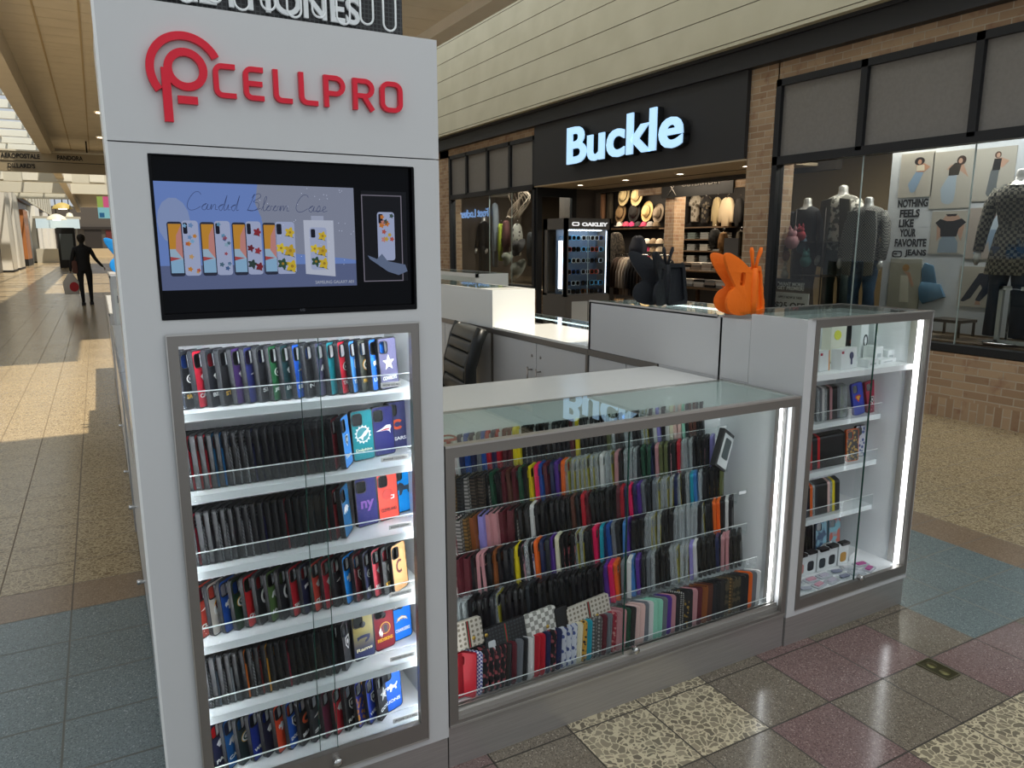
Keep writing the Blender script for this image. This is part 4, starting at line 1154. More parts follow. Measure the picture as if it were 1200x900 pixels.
for k, (x, w) in enumerate(((.70, .06), (.705, .085), (.715, .07), (.71, .07), (.71, .08), (.715, .085))):
    t = thing('price_label', 'white printed price label on the rail of the %s shelf of the tower' % ORD[k], 'label', (x, 1.982, TS[k] + .028), 0, 'price labels on the tower shelves')
    m = MB(); m.box(-w / 2, -.001, -.007, w / 2, .001, .007); m.build('card', M('#f1f1ee', .6), t)
    text('lettering', 'IPHONE 12/13 PRO', .01, B_, t, (0, -.0015, -.0035), ext=.0002, fit=w * .85, fith=.006)

# logo
RED = M('#e01030', .4)
lg = bpy.data.objects.new('logo', None); COL.objects.link(lg); lg.parent = tw
yA, yB = FY - .014, FY - .001
def logo_part(fn):
    m = MB(); fn(m); return m.build('logo_piece', RED, lg)
def lp(px, py): v = at(px, py, y=FY - .01); return (v.x, v.z)
kx = lp(240, 90)[0] - lp(239, 90)[0]; kz = lp(215, 80)[1] - lp(215, 81)[1]
oc_, ic_ = lp(217.5, 83), lp(217.6, 81.5)
w_ = 9.2 * kx
logo_part(lambda m: m.stroke(arc(oc_[0], oc_[1], 40 * kx, 27, 218, 34, 40.5 * kz), w_, yA, yB))
s0, s1 = lp(199.5, 140.5), lp(197.6, 82)
logo_part(lambda m: (m.stroke([(s0[0] - .002, s0[1] - .004), (s0[0] - .002, ic_[1])], w_ * 1.1, yA, yB), m.stroke(arc(ic_[0], ic_[1], 20.3 * kx, 0, 360, 36, 20.3 * kz)[:-1], w_, yA + .0004, yB, closed=True)))
d0, d1 = lp(208.5, 116.5), lp(232, 119)
logo_part(lambda m: m.stroke([d0, (d1[0], d0[1])], w_ * 1.0, yA, yB))
def letter(ch, x, w, z0, h, t=.0115):
    z1 = z0 + h; r = min(w, h) * .28; m = MB(); a, b_ = x + t / 2, x + w - t / 2; lo, hi = z0 + t / 2, z1 - t / 2
    if ch == 'C': m.stroke([(b_ + .004, hi)] + arc(a + r, hi - r, r, 90, 180, 6) + arc(a + r, lo + r, r, 180, 270, 6) + [(b_ + .004, lo)], t, yA, yB)
    if ch == 'E':
        m.stroke([(b_ + .003, hi)] + arc(a + r, hi - r, r, 90, 180, 6) + arc(a + r, lo + r, r, 180, 270, 6) + [(b_ + .003, lo)], t, yA, yB); m.box(a, yA + .0005, (lo + hi) / 2 - t / 2, b_, yB, (lo + hi) / 2 + t / 2)
    if ch == 'L': m.stroke([(a, z1)] + arc(a + r, lo + r, r, 180, 270, 6) + [(b_ + .003, lo)], t, yA, yB)
    if ch in 'PR':
        mid = lo + h * (.36 if ch == 'P' else .38); r2 = (hi - mid) / 2
        m.stroke([(a, z0), (a, z1)], t, yA, yB)
        m.stroke([(a, hi), (b_ - r2, hi)] + arc(b_ - r2, (hi + mid) / 2, r2, 80, -80, 8) + [(b_ - r2, mid), (a, mid)], t, yA + .0004, yB)
        if ch == 'R': m.stroke([(a + w * .38, mid), (b_ + .001, z0)], t, yA + .0005, yB)
    if ch == 'O': m.stroke(arc(a + r, hi - r, r, 90, 180, 5) + arc(a + r, lo + r, r, 180, 270, 5) + arc(b_ - r, lo + r, r, 270, 360, 5) + arc(b_ - r, hi - r, r, 0, 90, 5), t, yA, yB, closed=True)
    m.build('letter', RED, lg)
for ch, x0p, x1p in (('C', 250, 277), ('E', 285, 310), ('L', 320, 343), ('L', 350, 373), ('P', 379, 404), ('R', 413, 438), ('O', 445, 471)):
    a, b_ = at(x0p, 95, y=FY - .01), at(x1p, 95, y=FY - .01)
    letter(ch, a.x, b_.x - a.x, 1.999, .076)

# television
tv = thing('television', 'black wide television in the tower showing floral phone cases on a blue slide', 'television', (0, 0, 0))
m = MB(); m.extr([rrect(.648, .383, .004, 2, .444, 1.6745), rrect(.634, .366, .002, 2, .444, 1.680)], FY - .002, FY + .03, 'xz'); m.box(.122, FY + .012, 1.485, .766, FY + .045, 1.864)
m.build('bezel', M('#040408', .3, 0, .15), tv)
ye = FY + .0105
m = MB(); m.box(.128, ye, 1.499, .760, ye + .001, 1.862); scn = m.build('screen', M('#04050b', .15, 0, .12), tv)
EMK = 1.0
_em = {}
def EM(c, k=.62):
    if (c, k) not in _em:
        m_, nt, N, L = new_mat('screen_glow'); b = N.new('ShaderNodeBsdfPrincipled'); o = N.new('ShaderNodeOutputMaterial'); L.new(b.outputs[0], o.inputs[0])
        b.inputs['Base Color'].default_value = (.01, .01, .012, 1); b.inputs['Roughness'].default_value = .35; b.inputs['Specular IOR Level'].default_value = .12
        b.inputs['Emission Color'].default_value = (*lin(c), 1); b.inputs['Emission Strength'].default_value = k * 1.05
        _em[(c, k)] = m_
    return _em[(c, k)]
def sp(px, py): v = at(px, py, y=ye); return (v.x, v.z)
_lay = [0]
def pic(poly, c, k=.62, lay=None):
    _lay[0] += 1
    d = (lay if lay is not None else _lay[0] % 3 + 1) * .0004
    m = MB(); m.extr([poly], ye - d, ye - d + .0003, 'xz'); return m.build('screen_picture', EM(c, k), scn)
def prect(px0, py0, px1, py1):
    a, b_ = sp((px0 + px1) / 2, (py0 + py1) / 2), None
    return None
x0s, x1s, z0s, z1s = .1275, .602, 1.553, 1.806
pic(rect(x0s, z0s, x1s, z1s), '#6f8ccf', .62, 1)
pic(rect(x0s, z0s, x1s, z0s + .058), '#5f6b93', .6, 2)
pic(el(.46, 1.722, .095, .082), '#8d93a6', .6, 2)
pic([(.36, 1.806)] + [(x1s, 1.806), (x1s, 1.62), (.57, 1.625), (.42, 1.64), (.375, 1.70), (.352, 1.76)], '#8b92a8', .6, 3)
pic(el(.165, 1.715, .036, .055), '#8b9dc9', .62, 2)
# right hand picture: a hand holding a floral case, in a thin frame
pic(rect(.622, 1.562, .748, 1.80), '#05070f', .5, 1)
m = MB(); m.extr([rect(.622, 1.562, .734, 1.79), rect(.6245, 1.5645, .7315, 1.7875)], ye - .0016, ye - .001, 'xz'); m.build('screen_picture', EM('#8a8594', .5), scn)
def phone_pic(x, z, w, h, kind, lay=4):
    d = lay * .0004
    if kind == 'front':
        pic(rrect(w, h, .006, 3, x, z), '#2a2f45', .5, lay); pic(rect(x - w * .42, z, x + w * .42, z + h * .46), '#c98f2e', .62, lay + 1)
        pic([(x + w * .42, z + h * .44), (x + w * .42, z - h * .18), (x - w * .02, z - h * .02), (x + w * .06, z + h * .25)], '#c98a84', .6, lay + 2)
        pic(rect(x - w * .42, z - h * .2, x + w * .42, z), '#a3bfd6', .6, lay + 1); pic(rect(x - w * .42, z - h * .44, x + w * .42, z - h * .2), '#8fb9dc', .6, lay + 1)
        pic([(x - w * .42, z - h * .14), (x + w * .3, z - h * .17), (x - w * .42, z - h * .22)], '#b04a4a', .6, lay + 2)
    else:
        pic(rrect(w, h, .007, 3, x, z), '#a9b4d6', .62, lay); pic(rrect(w * .26, h * .2, .003, 3, x - w * .3, z + h * .36), '#12142a', .4, lay + 1)
        rs = random.Random(kind)
        cols = {'a': ['#c9862f', '#7fb0d6', '#b8574a', '#6f94c4', '#c9a06a'], 'b': ['#3f5f8f', '#5f94b8', '#8fb0c8', '#a04a5a', '#4a6a80'], 'c': ['#8c2330', '#6b1a26', '#9c2f3a', '#2b3f3a', '#7a1f2b'], 'd': ['#d6b92f', '#e0c83a', '#caa82a', '#2f4f3a', '#d6b92f'], 'e': ['#c97a2f', '#b8574a', '#c9a83a', '#3a4f4a', '#c98a84']}[kind]
        n = 5 if kind in 'cd' else 11
        pts = [(.25, .3), (-.25, .0), (.22, -.05), (-.2, -.3), (.28, -.35)] if kind in 'cd' else [(rs.uniform(-.38, .38), rs.uniform(-.44, .44)) for _ in range(n)]
        for q, (u, v) in enumerate(pts):
            r = w * (.24 if kind in 'cd' else .12) * rs.uniform(.8, 1.2)
            X_, Z_ = x + u * w, z + v * h
            fl_ = []
            for i in range(20):
                a = 2 * PI * i / 20; rr_ = r * (1 + .28 * math.cos(5 * a))
                fl_.append((max(x - w * .48, min(x + w * .48, X_ + rr_ * math.cos(a))), Z_ + rr_ * math.sin(a)))
            if kind in 'cd': pic([(X_ - r * 1.3, Z_ - r * .8), (X_ - r * .2, Z_ - r * .4), (X_ + r * .9, Z_ - r * 1.3), (X_, Z_ - r * 1.0)] if x - w * .5 < X_ - r * 1.3 else [(X_, Z_), (X_ + r * .5, Z_ - r * 1.4), (X_ + r * .1, Z_ - r * 1.3)], '#2f4a44', .5, lay + 1)
            pic(fl_, cols[q % 5], .6, lay + 2)
            if kind == 'd': pic(el(X_, Z_, r * .3, r * .3), '#a8842a', .6, lay + 3)
for i, kd in enumerate('abcd'):
    xx = .165 + i * .0725
    phone_pic(xx, 1.650, .033, .128, 'front'); phone_pic(xx + .034 + (.004 if kd == 'd' else 0), 1.652, .036 + (.012 if kd == 'd' else 0), .130, kd)
pic([(.468, 1.586), (.545, 1.578), (.545, 1.722), (.468, 1.722)], '#bcc3d6', .66, 4)
pic(rect(.488, 1.722, .520, 1.733), '#aab2cc', .6, 4); phone_pic(.504, 1.650, .044, .108, 'd', 5)
phone_pic(.688, 1.682, .048, .128, 'e', 4)
pic([(.634, 1.632), (.66, 1.622), (.674, 1.636), (.69, 1.616), (.74, 1.606), (.746, 1.588), (.72, 1.578), (.69, 1.588), (.665, 1.605), (.64, 1.622)], '#6f7f9f', .5, 7)
m = MB(); rs = random.Random(3)
for k in range(46):
    a, b_ = rs.uniform(.36, .598), rs.uniform(1.60, 1.80); m.box(a, ye - .002, b_, a + .0016, ye - .0016, b_ + .0016)
o = m.build('screen_sparkles', EM('#c3cbe6', .8), scn); o['kind'] = 'stuff'
SCR = EM('#4f5f8c', .5)
def cursive(word, x, z, w, h):
    G_ = {'C': ([(.85, 1.5), (.7, 1.75), (.4, 1.7), (.1, 1.1), (.0, .4), (.2, .0), (.55, .05), (.9, .35)], .95), 'B': ([(.1, .0), (.35, 1.0), (.5, 1.7), (.35, 1.3), (.5, 1.6), (.85, 1.75), (.95, 1.4), (.45, .95), (.85, .8), (.85, .3), (.45, .0), (.1, .1), (.6, .05), (1.05, .3)], 1.1),
          'a': ([(.0, .3), (.35, .65), (.12, .5), (.08, .12), (.3, .05), (.45, .6), (.4, .1), (.6, .1)], .6), 'n': ([(.0, .1), (.1, .6), (.08, .05), (.25, .55), (.38, .5), (.38, .08), (.55, .1)], .55), 'd': ([(.0, .3), (.35, .6), (.1, .45), (.1, .1), (.3, .08), (.55, 1.5), (.42, .1), (.6, .1)], .6),
          'i': ([(.0, .1), (.12, .6), (.1, .08), (.28, .1)], .28), 'l': ([(.0, .1), (.3, 1.2), (.25, 1.5), (.15, 1.1), (.15, .1), (.32, .1)], .32), 'o': ([(.0, .1), (.25, .6), (.08, .4), (.12, .08), (.35, .15), (.35, .5), (.5, .5)], .5),
          'm': ([(.0, .1), (.1, .6), (.08, .05), (.22, .55), (.32, .5), (.32, .08), (.46, .55), (.58, .5), (.58, .08), (.75, .1)], .75), 's': ([(.0, .1), (.22, .7), (.32, .3), (.2, .04), (.05, .12), (.45, .12)], .45), 'e': ([(.0, .15), (.3, .45), (.2, .62), (.08, .4), (.12, .06), (.45, .15)], .45), ' ': ([], .5)}
    tot = sum(G_[c][1] for c in word); u = w / tot; v = h / 1.75; cur = 0
    m = MB()
    for c in word:
        pts, adv = G_[c]
        if pts:
            q = [(x + (cur + a + b * .12) * u, z + b * v) for a, b in pts]; sm_ = []
            for i in range(len(q) - 1):
                p0, p1, p2, p3 = [Vector(q[max(0, min(len(q) - 1, i + k))]) for k in (-1, 0, 1, 2)]
                for t_ in (0, .34, .67):
                    sm_.append(tuple(.5 * ((2 * p1) + (-p0 + p2) * t_ + (2 * p0 - 5 * p1 + 4 * p2 - p3) * t_ * t_ + (-p0 + 3 * p1 - 3 * p2 + p3) * t_ ** 3)))
            sm_.append(q[-1])
            for a, b in zip(sm_, sm_[1:]):
                if (Vector(a) - Vector(b)).length > 1e-5: m.stroke([a, b], .0011, ye - .0022, ye - .002)
        cur += adv
    m.build('screen_lettering', EM('#3d4c7c', .5), scn)
cursive('Candid Bloom Case', .195, 1.742, .335, .042)
text('screen_lettering', 'SAMSUNG GALAXY A01', .01, EM('#c3cad8', .6), scn, (.543, ye - .002, 1.560), ext=.0001, fit=.102, fith=.008)
text('maker_mark', 'LG', .01, M('#55585f', .3), tv, (.452, FY - .0022, 1.492), ext=.0002, fith=.006, bold=.0002)

# black honeycomb sign box on the tower top
hx = thing('rooftop_sign', 'black honeycomb sign with white cell phones lettering on top of the tower', 'sign', (0, 2.02, 2.197))
def honey_mat():
    m, nt, N, L = new_mat('honeycomb_black')
    b = N.new('ShaderNodeBsdfPrincipled'); o = N.new('ShaderNodeOutputMaterial'); L.new(b.outputs[0], o.inputs[0])
    tc = N.new('ShaderNodeTexCoord'); v = N.new('ShaderNodeTexVoronoi'); v.inputs['Scale'].default_value = 90; v.inputs['Randomness'].default_value = 0; v.feature = 'DISTANCE_TO_EDGE'
    mp = N.new('ShaderNodeMapping'); mp.inputs['Rotation'].default_value = (PI / 2, 0, 0); L.new(tc.outputs['Object'], mp.inputs[0]); L.new(mp.outputs[0], v.inputs['Vector'])
    r = N.new('ShaderNodeValToRGB'); r.color_ramp.elements[0].position = .08; r.color_ramp.elements[1].position = .16
    r.color_ramp.elements[0].color = (*lin('#3a3c3e'), 1); r.color_ramp.elements[1].color = (*lin('#0e0f10'), 1)
    L.new(v.outputs['Distance'], r.inputs[0]); L.new(r.outputs[0], b.inputs['Base Color']); b.inputs['Roughness'].default_value = .5
    return m
m = MB(); m.box(.07, 0, 0, .777, .3, .22); m.build('box', honey_mat(), hx)
NW = M('#e9ecec', .4)
text('lettering', 'CELL PHONES', .1, NW, hx, (.385, -.008, .028), bold=.002, ext=.004, fit=.54, fith=.066, align='CENTER')
for k in range(11):
    x = .11 + k * .062; h = .045 + .025 * (k % 2); w = .017
    m = MB(); m.tube([(x - w, -.03, .12)] + [(x - w * math.cos(a), -.03, .035 - .0 + (-w) * math.sin(a) + (.008 if k % 2 else 0)) for a in [PI * i / 8 for i in range(9)]] + [(x + w, -.03, .12)], .0028, 7)
    m.build('tube_loop', NW, hx)

# side face of the tower: metal edge and adjusting feet
m = MB(); m.box(X0 - .006, FY + .0, .12, X0, FY + .02, 2.19); m.build('edge_trim', M('#e8e8e6', .25), tw)

# ---- long glass counter
lc = thing('glass_counter', 'long low glass topped counter packed with phone cases between the tower and the right cabinet', 'glass counter', (0, 0, 0))
CX0, CX1, CB, CT = .845, 2.362, 2.36, 1.073
m = MB(); m.box(CX0, FY + .008, 0, CX1 + .01, CB, .148); m.build('plinth', METAL, lc)
m = MB()
m.extr([rect(CX0, .150, CX1, CT), rect(CX0 + .030, .168, CX1 - .024, CT - .036)], FY - .004, FY + .014, 'xz')
m.build('front_frame', METAL_DK, lc)
m = MB(); m.box(CX0, FY - .006, CT - .004, CX1, FY + .02, CT + .003); m.build('upper_edge', METAL_LT, lc)
m = MB(); m.box(CX0, FY - .008, .150, CX1, FY - .003, .156); m.build('lower_edge', METAL_LT, lc)
m = MB(); m.box(CX0 + .03, FY + .014, .165, CX1 - .024, FY + .045, .185); m.box(CX0 + .03, FY + .022, .185, CX1 - .024, FY + .026, .2); m.box(CX0 + .03, FY + .036, .185, CX1 - .024, FY + .04, .2); m.build('sliding_track', METAL_LT, lc)
m = MB(); m.box(CX0, FY + .014, .15, CX0 + .012, CB, CT - .005); m.box(CX1 - .012, FY + .014, .15, CX1, CB, CT - .005); m.box(CX0, CB - .01, .15, CX1, CB, CT - .005); m.box(CX0 + .012, FY + .045, .15, CX1 - .012, CB - .01, .168)
m.build('lining', WHITE_IN, lc)
m = MB(); m.box(CX0 + .004, FY + .016, CT - .006, CX1 - .002, CB - .002, CT + .002); m.build('glass_top', GLASS_TOP, lc)
m = MB(); m.box(CX0, CB - .008, CT - .012, CX1, CB + .004, CT + .0025); m.box(CX1 - .006, FY + .02, CT - .01, CX1, CB, CT + .0025); m.build('top_rail', METAL_LT, lc)
for x0, x1, y in ((CX0 + .03, 1.545, FY + .022), (1.50, CX1 - .024, FY + .036)):
    m = MB(); m.box(x0, y, .19, x1, y + .005, CT - .036); m.build('glass_door', GLASS, lc)
m = MB(); m.box(1.545, FY + .021, .19, 1.5475, FY + .028, CT - .036); m.build('glass_edge', GLASS_EDGE, lc)
m = MB(); m.lathe([(0, -.024), (.011, -.024), (.013, -.02), (.013, 0)], 1.590, FY + .018, .205, 18, axis='y'); m.build('lock', CHROME, lc)
LED2 = M('#fbfdff', .5, emit=9)
m = MB(); m.box(CX1 - .048, FY + .046, .20, CX1 - .037, FY + .052, CT - .03); m.build('led_strip', LED2, lc)
m = MB(); m.box(CX1 - .028, FY + .046, .18, CX1 - .013, FY + .09, CT - .02); m.build('led_channel', METAL_LT, lc)
m = MB(); m.box(CX0 + .034, FY + .046, .20, CX0 + .04, FY + .052, CT - .03); m.build('led_strip', LED2, lc)
RY = [2.0 + .0 + .064 * k for k in range(6)]          # front row first
RZ = [.178, .335, .462, .575, .70, .838]
for k in range(6):
    if k:
        m = MB(); m.box(CX0 + .014, RY[k] - .008, RZ[k] - .006, CX1 - .056, RY[k] + .055, RZ[k]); m.build('step_shelf', ACRYL, lc)
    m = MB(); m.box(CX0 + .014, RY[k] - .012, RZ[k] - .01, CX1 - .056, RY[k] - .010, RZ[k] + .038); lp = m.build('price_rail', ACRYL, lc)
    m = MB(); m.box(CX0 + .014, RY[k] - .0125, RZ[k] + .038, CX1 - .056, RY[k] - .0095, RZ[k] + .0395); m.build('rail_edge_glint', M('#dfe5e4', .3), lp)  # bright line of the lit acrylic edge, put in as colour
# white back counter behind the glass one
bc = thing('back_counter', 'white laminate worktop running behind the long glass counter', 'counter', (0, 0, 0))
m = MB(); m.box(CX0 - .30, CB + .002, CT - .03, 2.345, 2.80, CT); m.build('worktop', WHITE_TOP, bc)
m = MB(); m.box(CX0 - .0, CB + .002, .0, 2.30, 2.76, CT - .03); m.build('cabinet_body', WHITE, bc)
m = MB(); m.box(CX0 - .30, 2.80, CT - .03, 2.345, 2.803, CT); m.build('edge_band', METAL_DK, bc)

# ---- right cabinet
rc = thing('glass_cabinet', 'tall white cabinet with a lit glass front at the right end of the kiosk', 'glass cabinet', (0, 0, 0))
QX0, QX1, QB, QT = 2.372, 3.172, 2.40, 1.373
m = MB(); m.box(QX0 + .004, FY, 0, QX1 - .012, QB, .128); m.build('plinth', METAL, rc)
m = MB()
m.extr([rect(QX0, .13, QX1, QT - .002), rect(QX0 + .048, .158, QX1 - .012, QT - .002)], FY - .004, FY + .016, 'xz')
m.box(QX0, FY + .016, .13, QX0 + .018, 2.222, QT); m.box(QX1 - .014, FY + .016, .13, QX1, QB, QT - .02); m.box(QX0, QB - .012, .13, QX1, QB, QT - .02)
m.build('body', WHITE, rc)
m = MB(); m.extr([rect(QX0 + .046, .156, QX1 - .010, QT), rect(QX0 + .070, .198, QX1 - .030, QT - .034)], FY - .008, FY + .012, 'xz'); m.build('front_frame', METAL_DK, rc)
m = MB(); m.box(QX0 + .046, FY - .009, .153, QX1 - .01, FY - .004, .158); m.build('lower_edge', METAL_LT, rc)
m = MB(); m.box(QX0 + .02, FY - .009, QT - .002, QX1, FY + .014, QT + .003); m.build('upper_edge', METAL_LT, rc)
m = MB(); m.box(QX0 + .018, FY + .016, .16, QX0 + .022, QB - .012, QT - .04); m.box(QX1 - .018, FY + .016, .16, QX1 - .014, QB - .012, QT - .04); m.box(QX0 + .02, QB - .016, .16, QX1 - .016, QB - .012, QT - .04); m.box(QX0 + .02, FY + .016, .16, QX1 - .016, QB - .016, .185)
m.build('lining', WHITE_IN, rc)
m = MB(); m.box(QX0 + .02, FY + .014, QT - .008, QX1 - .002, QB, QT); m.build('glass_top', GLASS_TOP, rc)
m = MB(); m.box(QX1 - .008, FY, QT - .02, QX1, QB, QT + .002); m.box(QX0 + .02, QB - .008, QT - .02, QX1, QB, QT + .002); m.build('top_rail', METAL_DK, rc)
for x0, x1, y in ((QX0 + .07, 2.80, FY + .002), (2.765, QX1 - .03, FY + .012)):
    m = MB(); m.box(x0, y, .20, x1, y + .005, QT - .034); m.build('glass_door', GLASS, rc)
m = MB(); m.box(2.7995, FY + .001, .20, 2.802, FY + .008, QT - .034); m.build('glass_edge', GLASS_EDGE, rc)
m = MB(); m.lathe([(0, -.024), (.011, -.024), (.013, -.02), (.013, 0)], 2.818, FY - .006, .215, 18, axis='y'); m.build('lock', CHROME, rc)
m = MB(); m.box(QX1 - .043, FY + .03, .19, QX1 - .032, FY + .036, QT - .03); m.build('led_strip', LED2, rc)
m = MB(); m.box(QX1 - .026, FY + .02, .19, QX1 - .016, FY + .08, QT - .03); m.build('led_channel', METAL_LT, rc)
RS = [(1.135, 1.99), (.878, 2.13), (.655, 2.13), (.430, 2.13)]
for k, (z, y) in enumerate(RS):
    m = MB(); m.box(QX0 + .022, y, z - .024, QX1 - .018 if k else QX1 - .020, QB - .018, z); m.build('shelf', WHITE_IN, rc)
    if k:
        m = MB(); m.box(QX0 + .024, y - .004, z - .02, QX1 - .02, y - .001, z + .052); lp = m.build('price_rail', ACRYL, rc)
        m = MB(); m.box(QX0 + .024, y - .0045, z + .052, QX1 - .02, y - .0005, z + .054); m.build('rail_edge_glint', M('#dfe5e4', .3), lp)  # whitish strip stands for light caught in the acrylic edge

# ---- inner row of low cupboards with taller boxes on top
def low_unit(name, label, x0, x1, y0, y1, doors, top=True, handles=()):
    t = thing(name, label, 'counter', (0, 0, 0))
    m = MB(); m.box(x0 + .02, y0 + .001, .0, x1, y1 - .001, 1.045); m.build('cabinet_body', WHITE, t)
    m = MB(); m.box(x0 - .004, y0, 1.045, x0 + .03, y1, 1.078); m.box(x0 - .002, y0, 0, x0 + .02, y0 + .022, 1.045); m.build('metal_trim', METAL_DK, t)
    if top: m = MB(); m.box(x0 + .002, y0, 1.078, x1, y1, 1.090); m.build('worktop', WHITE_TOP, t)
    n = len(doors) - 1
    for i in range(n):
        m = MB(); m.box(x0, doors[i] + .004, .08, x0 + .019, doors[i + 1] - .004, 1.042); d = m.build('door', WHITE, t)
        for (yy, z0, z1, di) in handles:
            if di == i:
                m = MB(); m.tube([(x0 - .035, yy, z0), (x0 - .035, yy, z1)], .006, 10); m.tube([(x0 - .035, yy, z0 + .02), (x0, yy, z0 + .02)], .005, 8); m.tube([(x0 - .035, yy, z1 - .02), (x0, yy, z1 - .02)], .005, 8)
                m.build('handle', METAL_DK, d)
                m = MB(); m.lathe([(0, -.004), (.009, -.004), (.009, 0)], x0, yy, z1 + .07, 14, axis='x'); m.build('keyhole', METAL_DK, d)
    return t
XK = 2.372
h1, h2 = at(618, 426, x=XK - .035), at(628, 428, x=XK - .035)
low_unit('storage_counter', 'low white storage counter with two handled doors and a sunlit worktop', XK, 2.85, 3.41, 4.575, [3.43, (h1.y + h2.y) / 2, 4.57], True, ((h1.y, .74, .89, 1), (h2.y, .74, .89, 0)))
low_unit('storage_counter', 'low white storage counter beneath the tall white box with the butterfly stands', XK, 2.80, 2.36 + .45, 3.408, [2.83, 3.06, 3.4], False)
low_unit('storage_counter', 'low white storage counter behind the black office chair', XK, 2.80, 4.577, 6.3, [4.6, 5.4, 6.28], False)

tc_ = thing('tall_counter', 'white panelled high counter with a glass top carrying the two butterfly stands', 'counter', (0, 0, 0))
m = MB(); m.box(XK, 2.224, 1.080, XK + .02, 3.408, 1.345); m.box(XK, 3.39, 1.080, 2.80, 3.408, 1.345); m.box(2.78, 2.42, 1.08, 2.80, 3.39, 1.335); m.box(XK + .02, 2.42, 1.20, 2.78, 3.39, 1.21)
m.build('body', WHITE, tc_)
m = MB(); m.box(XK, 2.224, .90, XK + .02, 2.80, 1.079); m.build('lower_panel', WHITE, tc_)
m = MB(); m.box(XK + .002, 2.42, 1.345, 2.80, 3.408, 1.353); m.build('glass_top', GLASS_TOP, tc_)
m = MB(); m.box(XK, 2.42, 1.338, XK + .010, 3.408, 1.3535); m.box(2.792, 2.42, 1.338, 2.80, 3.408, 1.3535); m.build('top_rail', METAL_LT, tc_)
m = MB(); m.box(2.765, 2.5, 1.325, 2.775, 3.35, 1.333); m.build('led_strip', M('#f0fbff', .5, emit=4.), tc_)

bx = thing('counter_box', 'white box with a glass top standing on the low counter behind the office chair', 'counter box', (0, 0, 0))
m = MB(); m.box(XK, 4.577, 1.079, 2.714, 4.597, 1.345); m.box(XK, 4.597, 1.079, XK + .02, 6.3, 1.345); m.box(2.694, 4.597, 1.079, 2.714, 6.3, 1.345); m.box(XK + .02, 6.28, 1.079, 2.694, 6.3, 1.345); m.box(XK + .02, 4.597, 1.20, 2.694, 6.28, 1.21)
m.box(XK + .02, 4.597, 1.335, 2.694, 4.82, 1.345)
m.build('body', WHITE_TOP, bx)
m = MB(); m.box(XK + .02, 4.82, 1.337, 2.694, 6.28, 1.345); m.build('glass_top', GLASS_TOP, bx)
fb = thing('counter_box', 'white box with an open glass end standing farthest back on the kiosk', 'counter box', (0, 0, 0))
m = MB(); m.box(3.24, 6.6, 0, 3.60, 6.62, 1.367); m.box(3.24, 6.62, 0, 3.60, 8.4, 1.10); m.box(3.24, 6.6, 1.33, 3.27, 8.4, 1.367); m.box(3.57, 6.62, 0, 3.6, 8.4, 1.367); m.build('body', WHITE_TOP, fb)
m = MB(); m.box(3.242, 6.62, 1.10, 3.248, 8.4, 1.33); m.build('glass_side', GLASS, fb)
m = MB(); m.box(3.27, 6.62, 1.361, 3.57, 8.4, 1.367); m.build('glass_top', GLASS_TOP, fb)
m = MB(); m.box(3.3, 7.1, 1.10, 3.4, 7.6, 1.18); m.build('red_box', M('#b8584f', .5), fb)

og = thing('glass_counter', 'outer glass display counter behind the sunlit white worktop', 'glass counter', (0, 0, 0))
m = MB(); m.box(2.852, 3.42, 0, 3.27, 5.9, .80); m.box(2.852, 3.42, .80, 2.866, 5.9, 1.055); m.build('body', WHITE, og)
m = MB(); m.box(2.852, 3.42, 1.055, 2.872, 5.9, 1.07); m.box(3.25, 3.42, 1.055, 3.27, 5.9, 1.07); m.box(3.25, 4.28, .80, 3.27, 4.30, 1.06); m.build('frame', METAL_LT, og)
m = MB(); m.box(2.872, 3.42, 1.062, 3.25, 5.9, 1.07); m.build('glass_top', GLASS_TOP, og)
m = MB(); m.box(3.262, 3.42, .80, 3.268, 5.9, 1.055); m.build('glass_front', GLASS, og)
m = MB(); m.box(3.235, 3.5, 1.035, 3.245, 5.8, 1.045); m.build('led_strip', M('#f0fbff', .5, emit=3.), og)

# left row of counters beyond the tower
for i, (y0, y1, zt, lab) in enumerate(((2.52, 4.3, 1.0, 'white side counter nearest behind the tower'), (4.32, 6.9, 1.0, 'white side counter second behind the tower'), (6.92, 8.0, 1.40, 'taller white side counter carrying the blue butterfly stand'), (8.02, 11.0, 1.0, 'last white side counter along the corridor'))):
    t = thing('side_counter', lab, 'counter', (0, 0, 0))
    x0 = .052 if i != 2 else .075
    m = MB(); m.box(x0, y0, .12, .55, y1, zt); m.build('body', WHITE, t)
    m = MB(); m.box(x0 + .01, y0, 0, .54, y1, .118); m.build('plinth', METAL, t)
    m = MB(); m.box(x0 - .01, y0, zt - .02, x0, y1, zt + .004); m.box(x0 - .008, y0, .12, x0, y0 + .03, zt); m.build('metal_trim', METAL_LT, t)
    if i < 2:
        for z in (.22, .45):
            m = MB(); m.lathe([(0, -.03), (.01, -.03), (.012, -.024), (.008, -.01), (.008, 0)], x0, y0 + .55 + z * 1.5, z, 12, axis='x'); m.build('knob', CHROME, t)
# flyer stuck on the taller side counter end
t = thing('notice_card', 'white notice card on the front of the taller side counter', 'notice', (0, 0, 0))
m = MB(); m.box(.09, 6.913, .85, .30, 6.9205, 1.30); m.build('card', M('#d7dad6', .6), t); m = MB(); m.box(.11, 6.908, 1.18, .2, 6.912, 1.24); m.build('printed_block', M('#6b7176', .6), t)

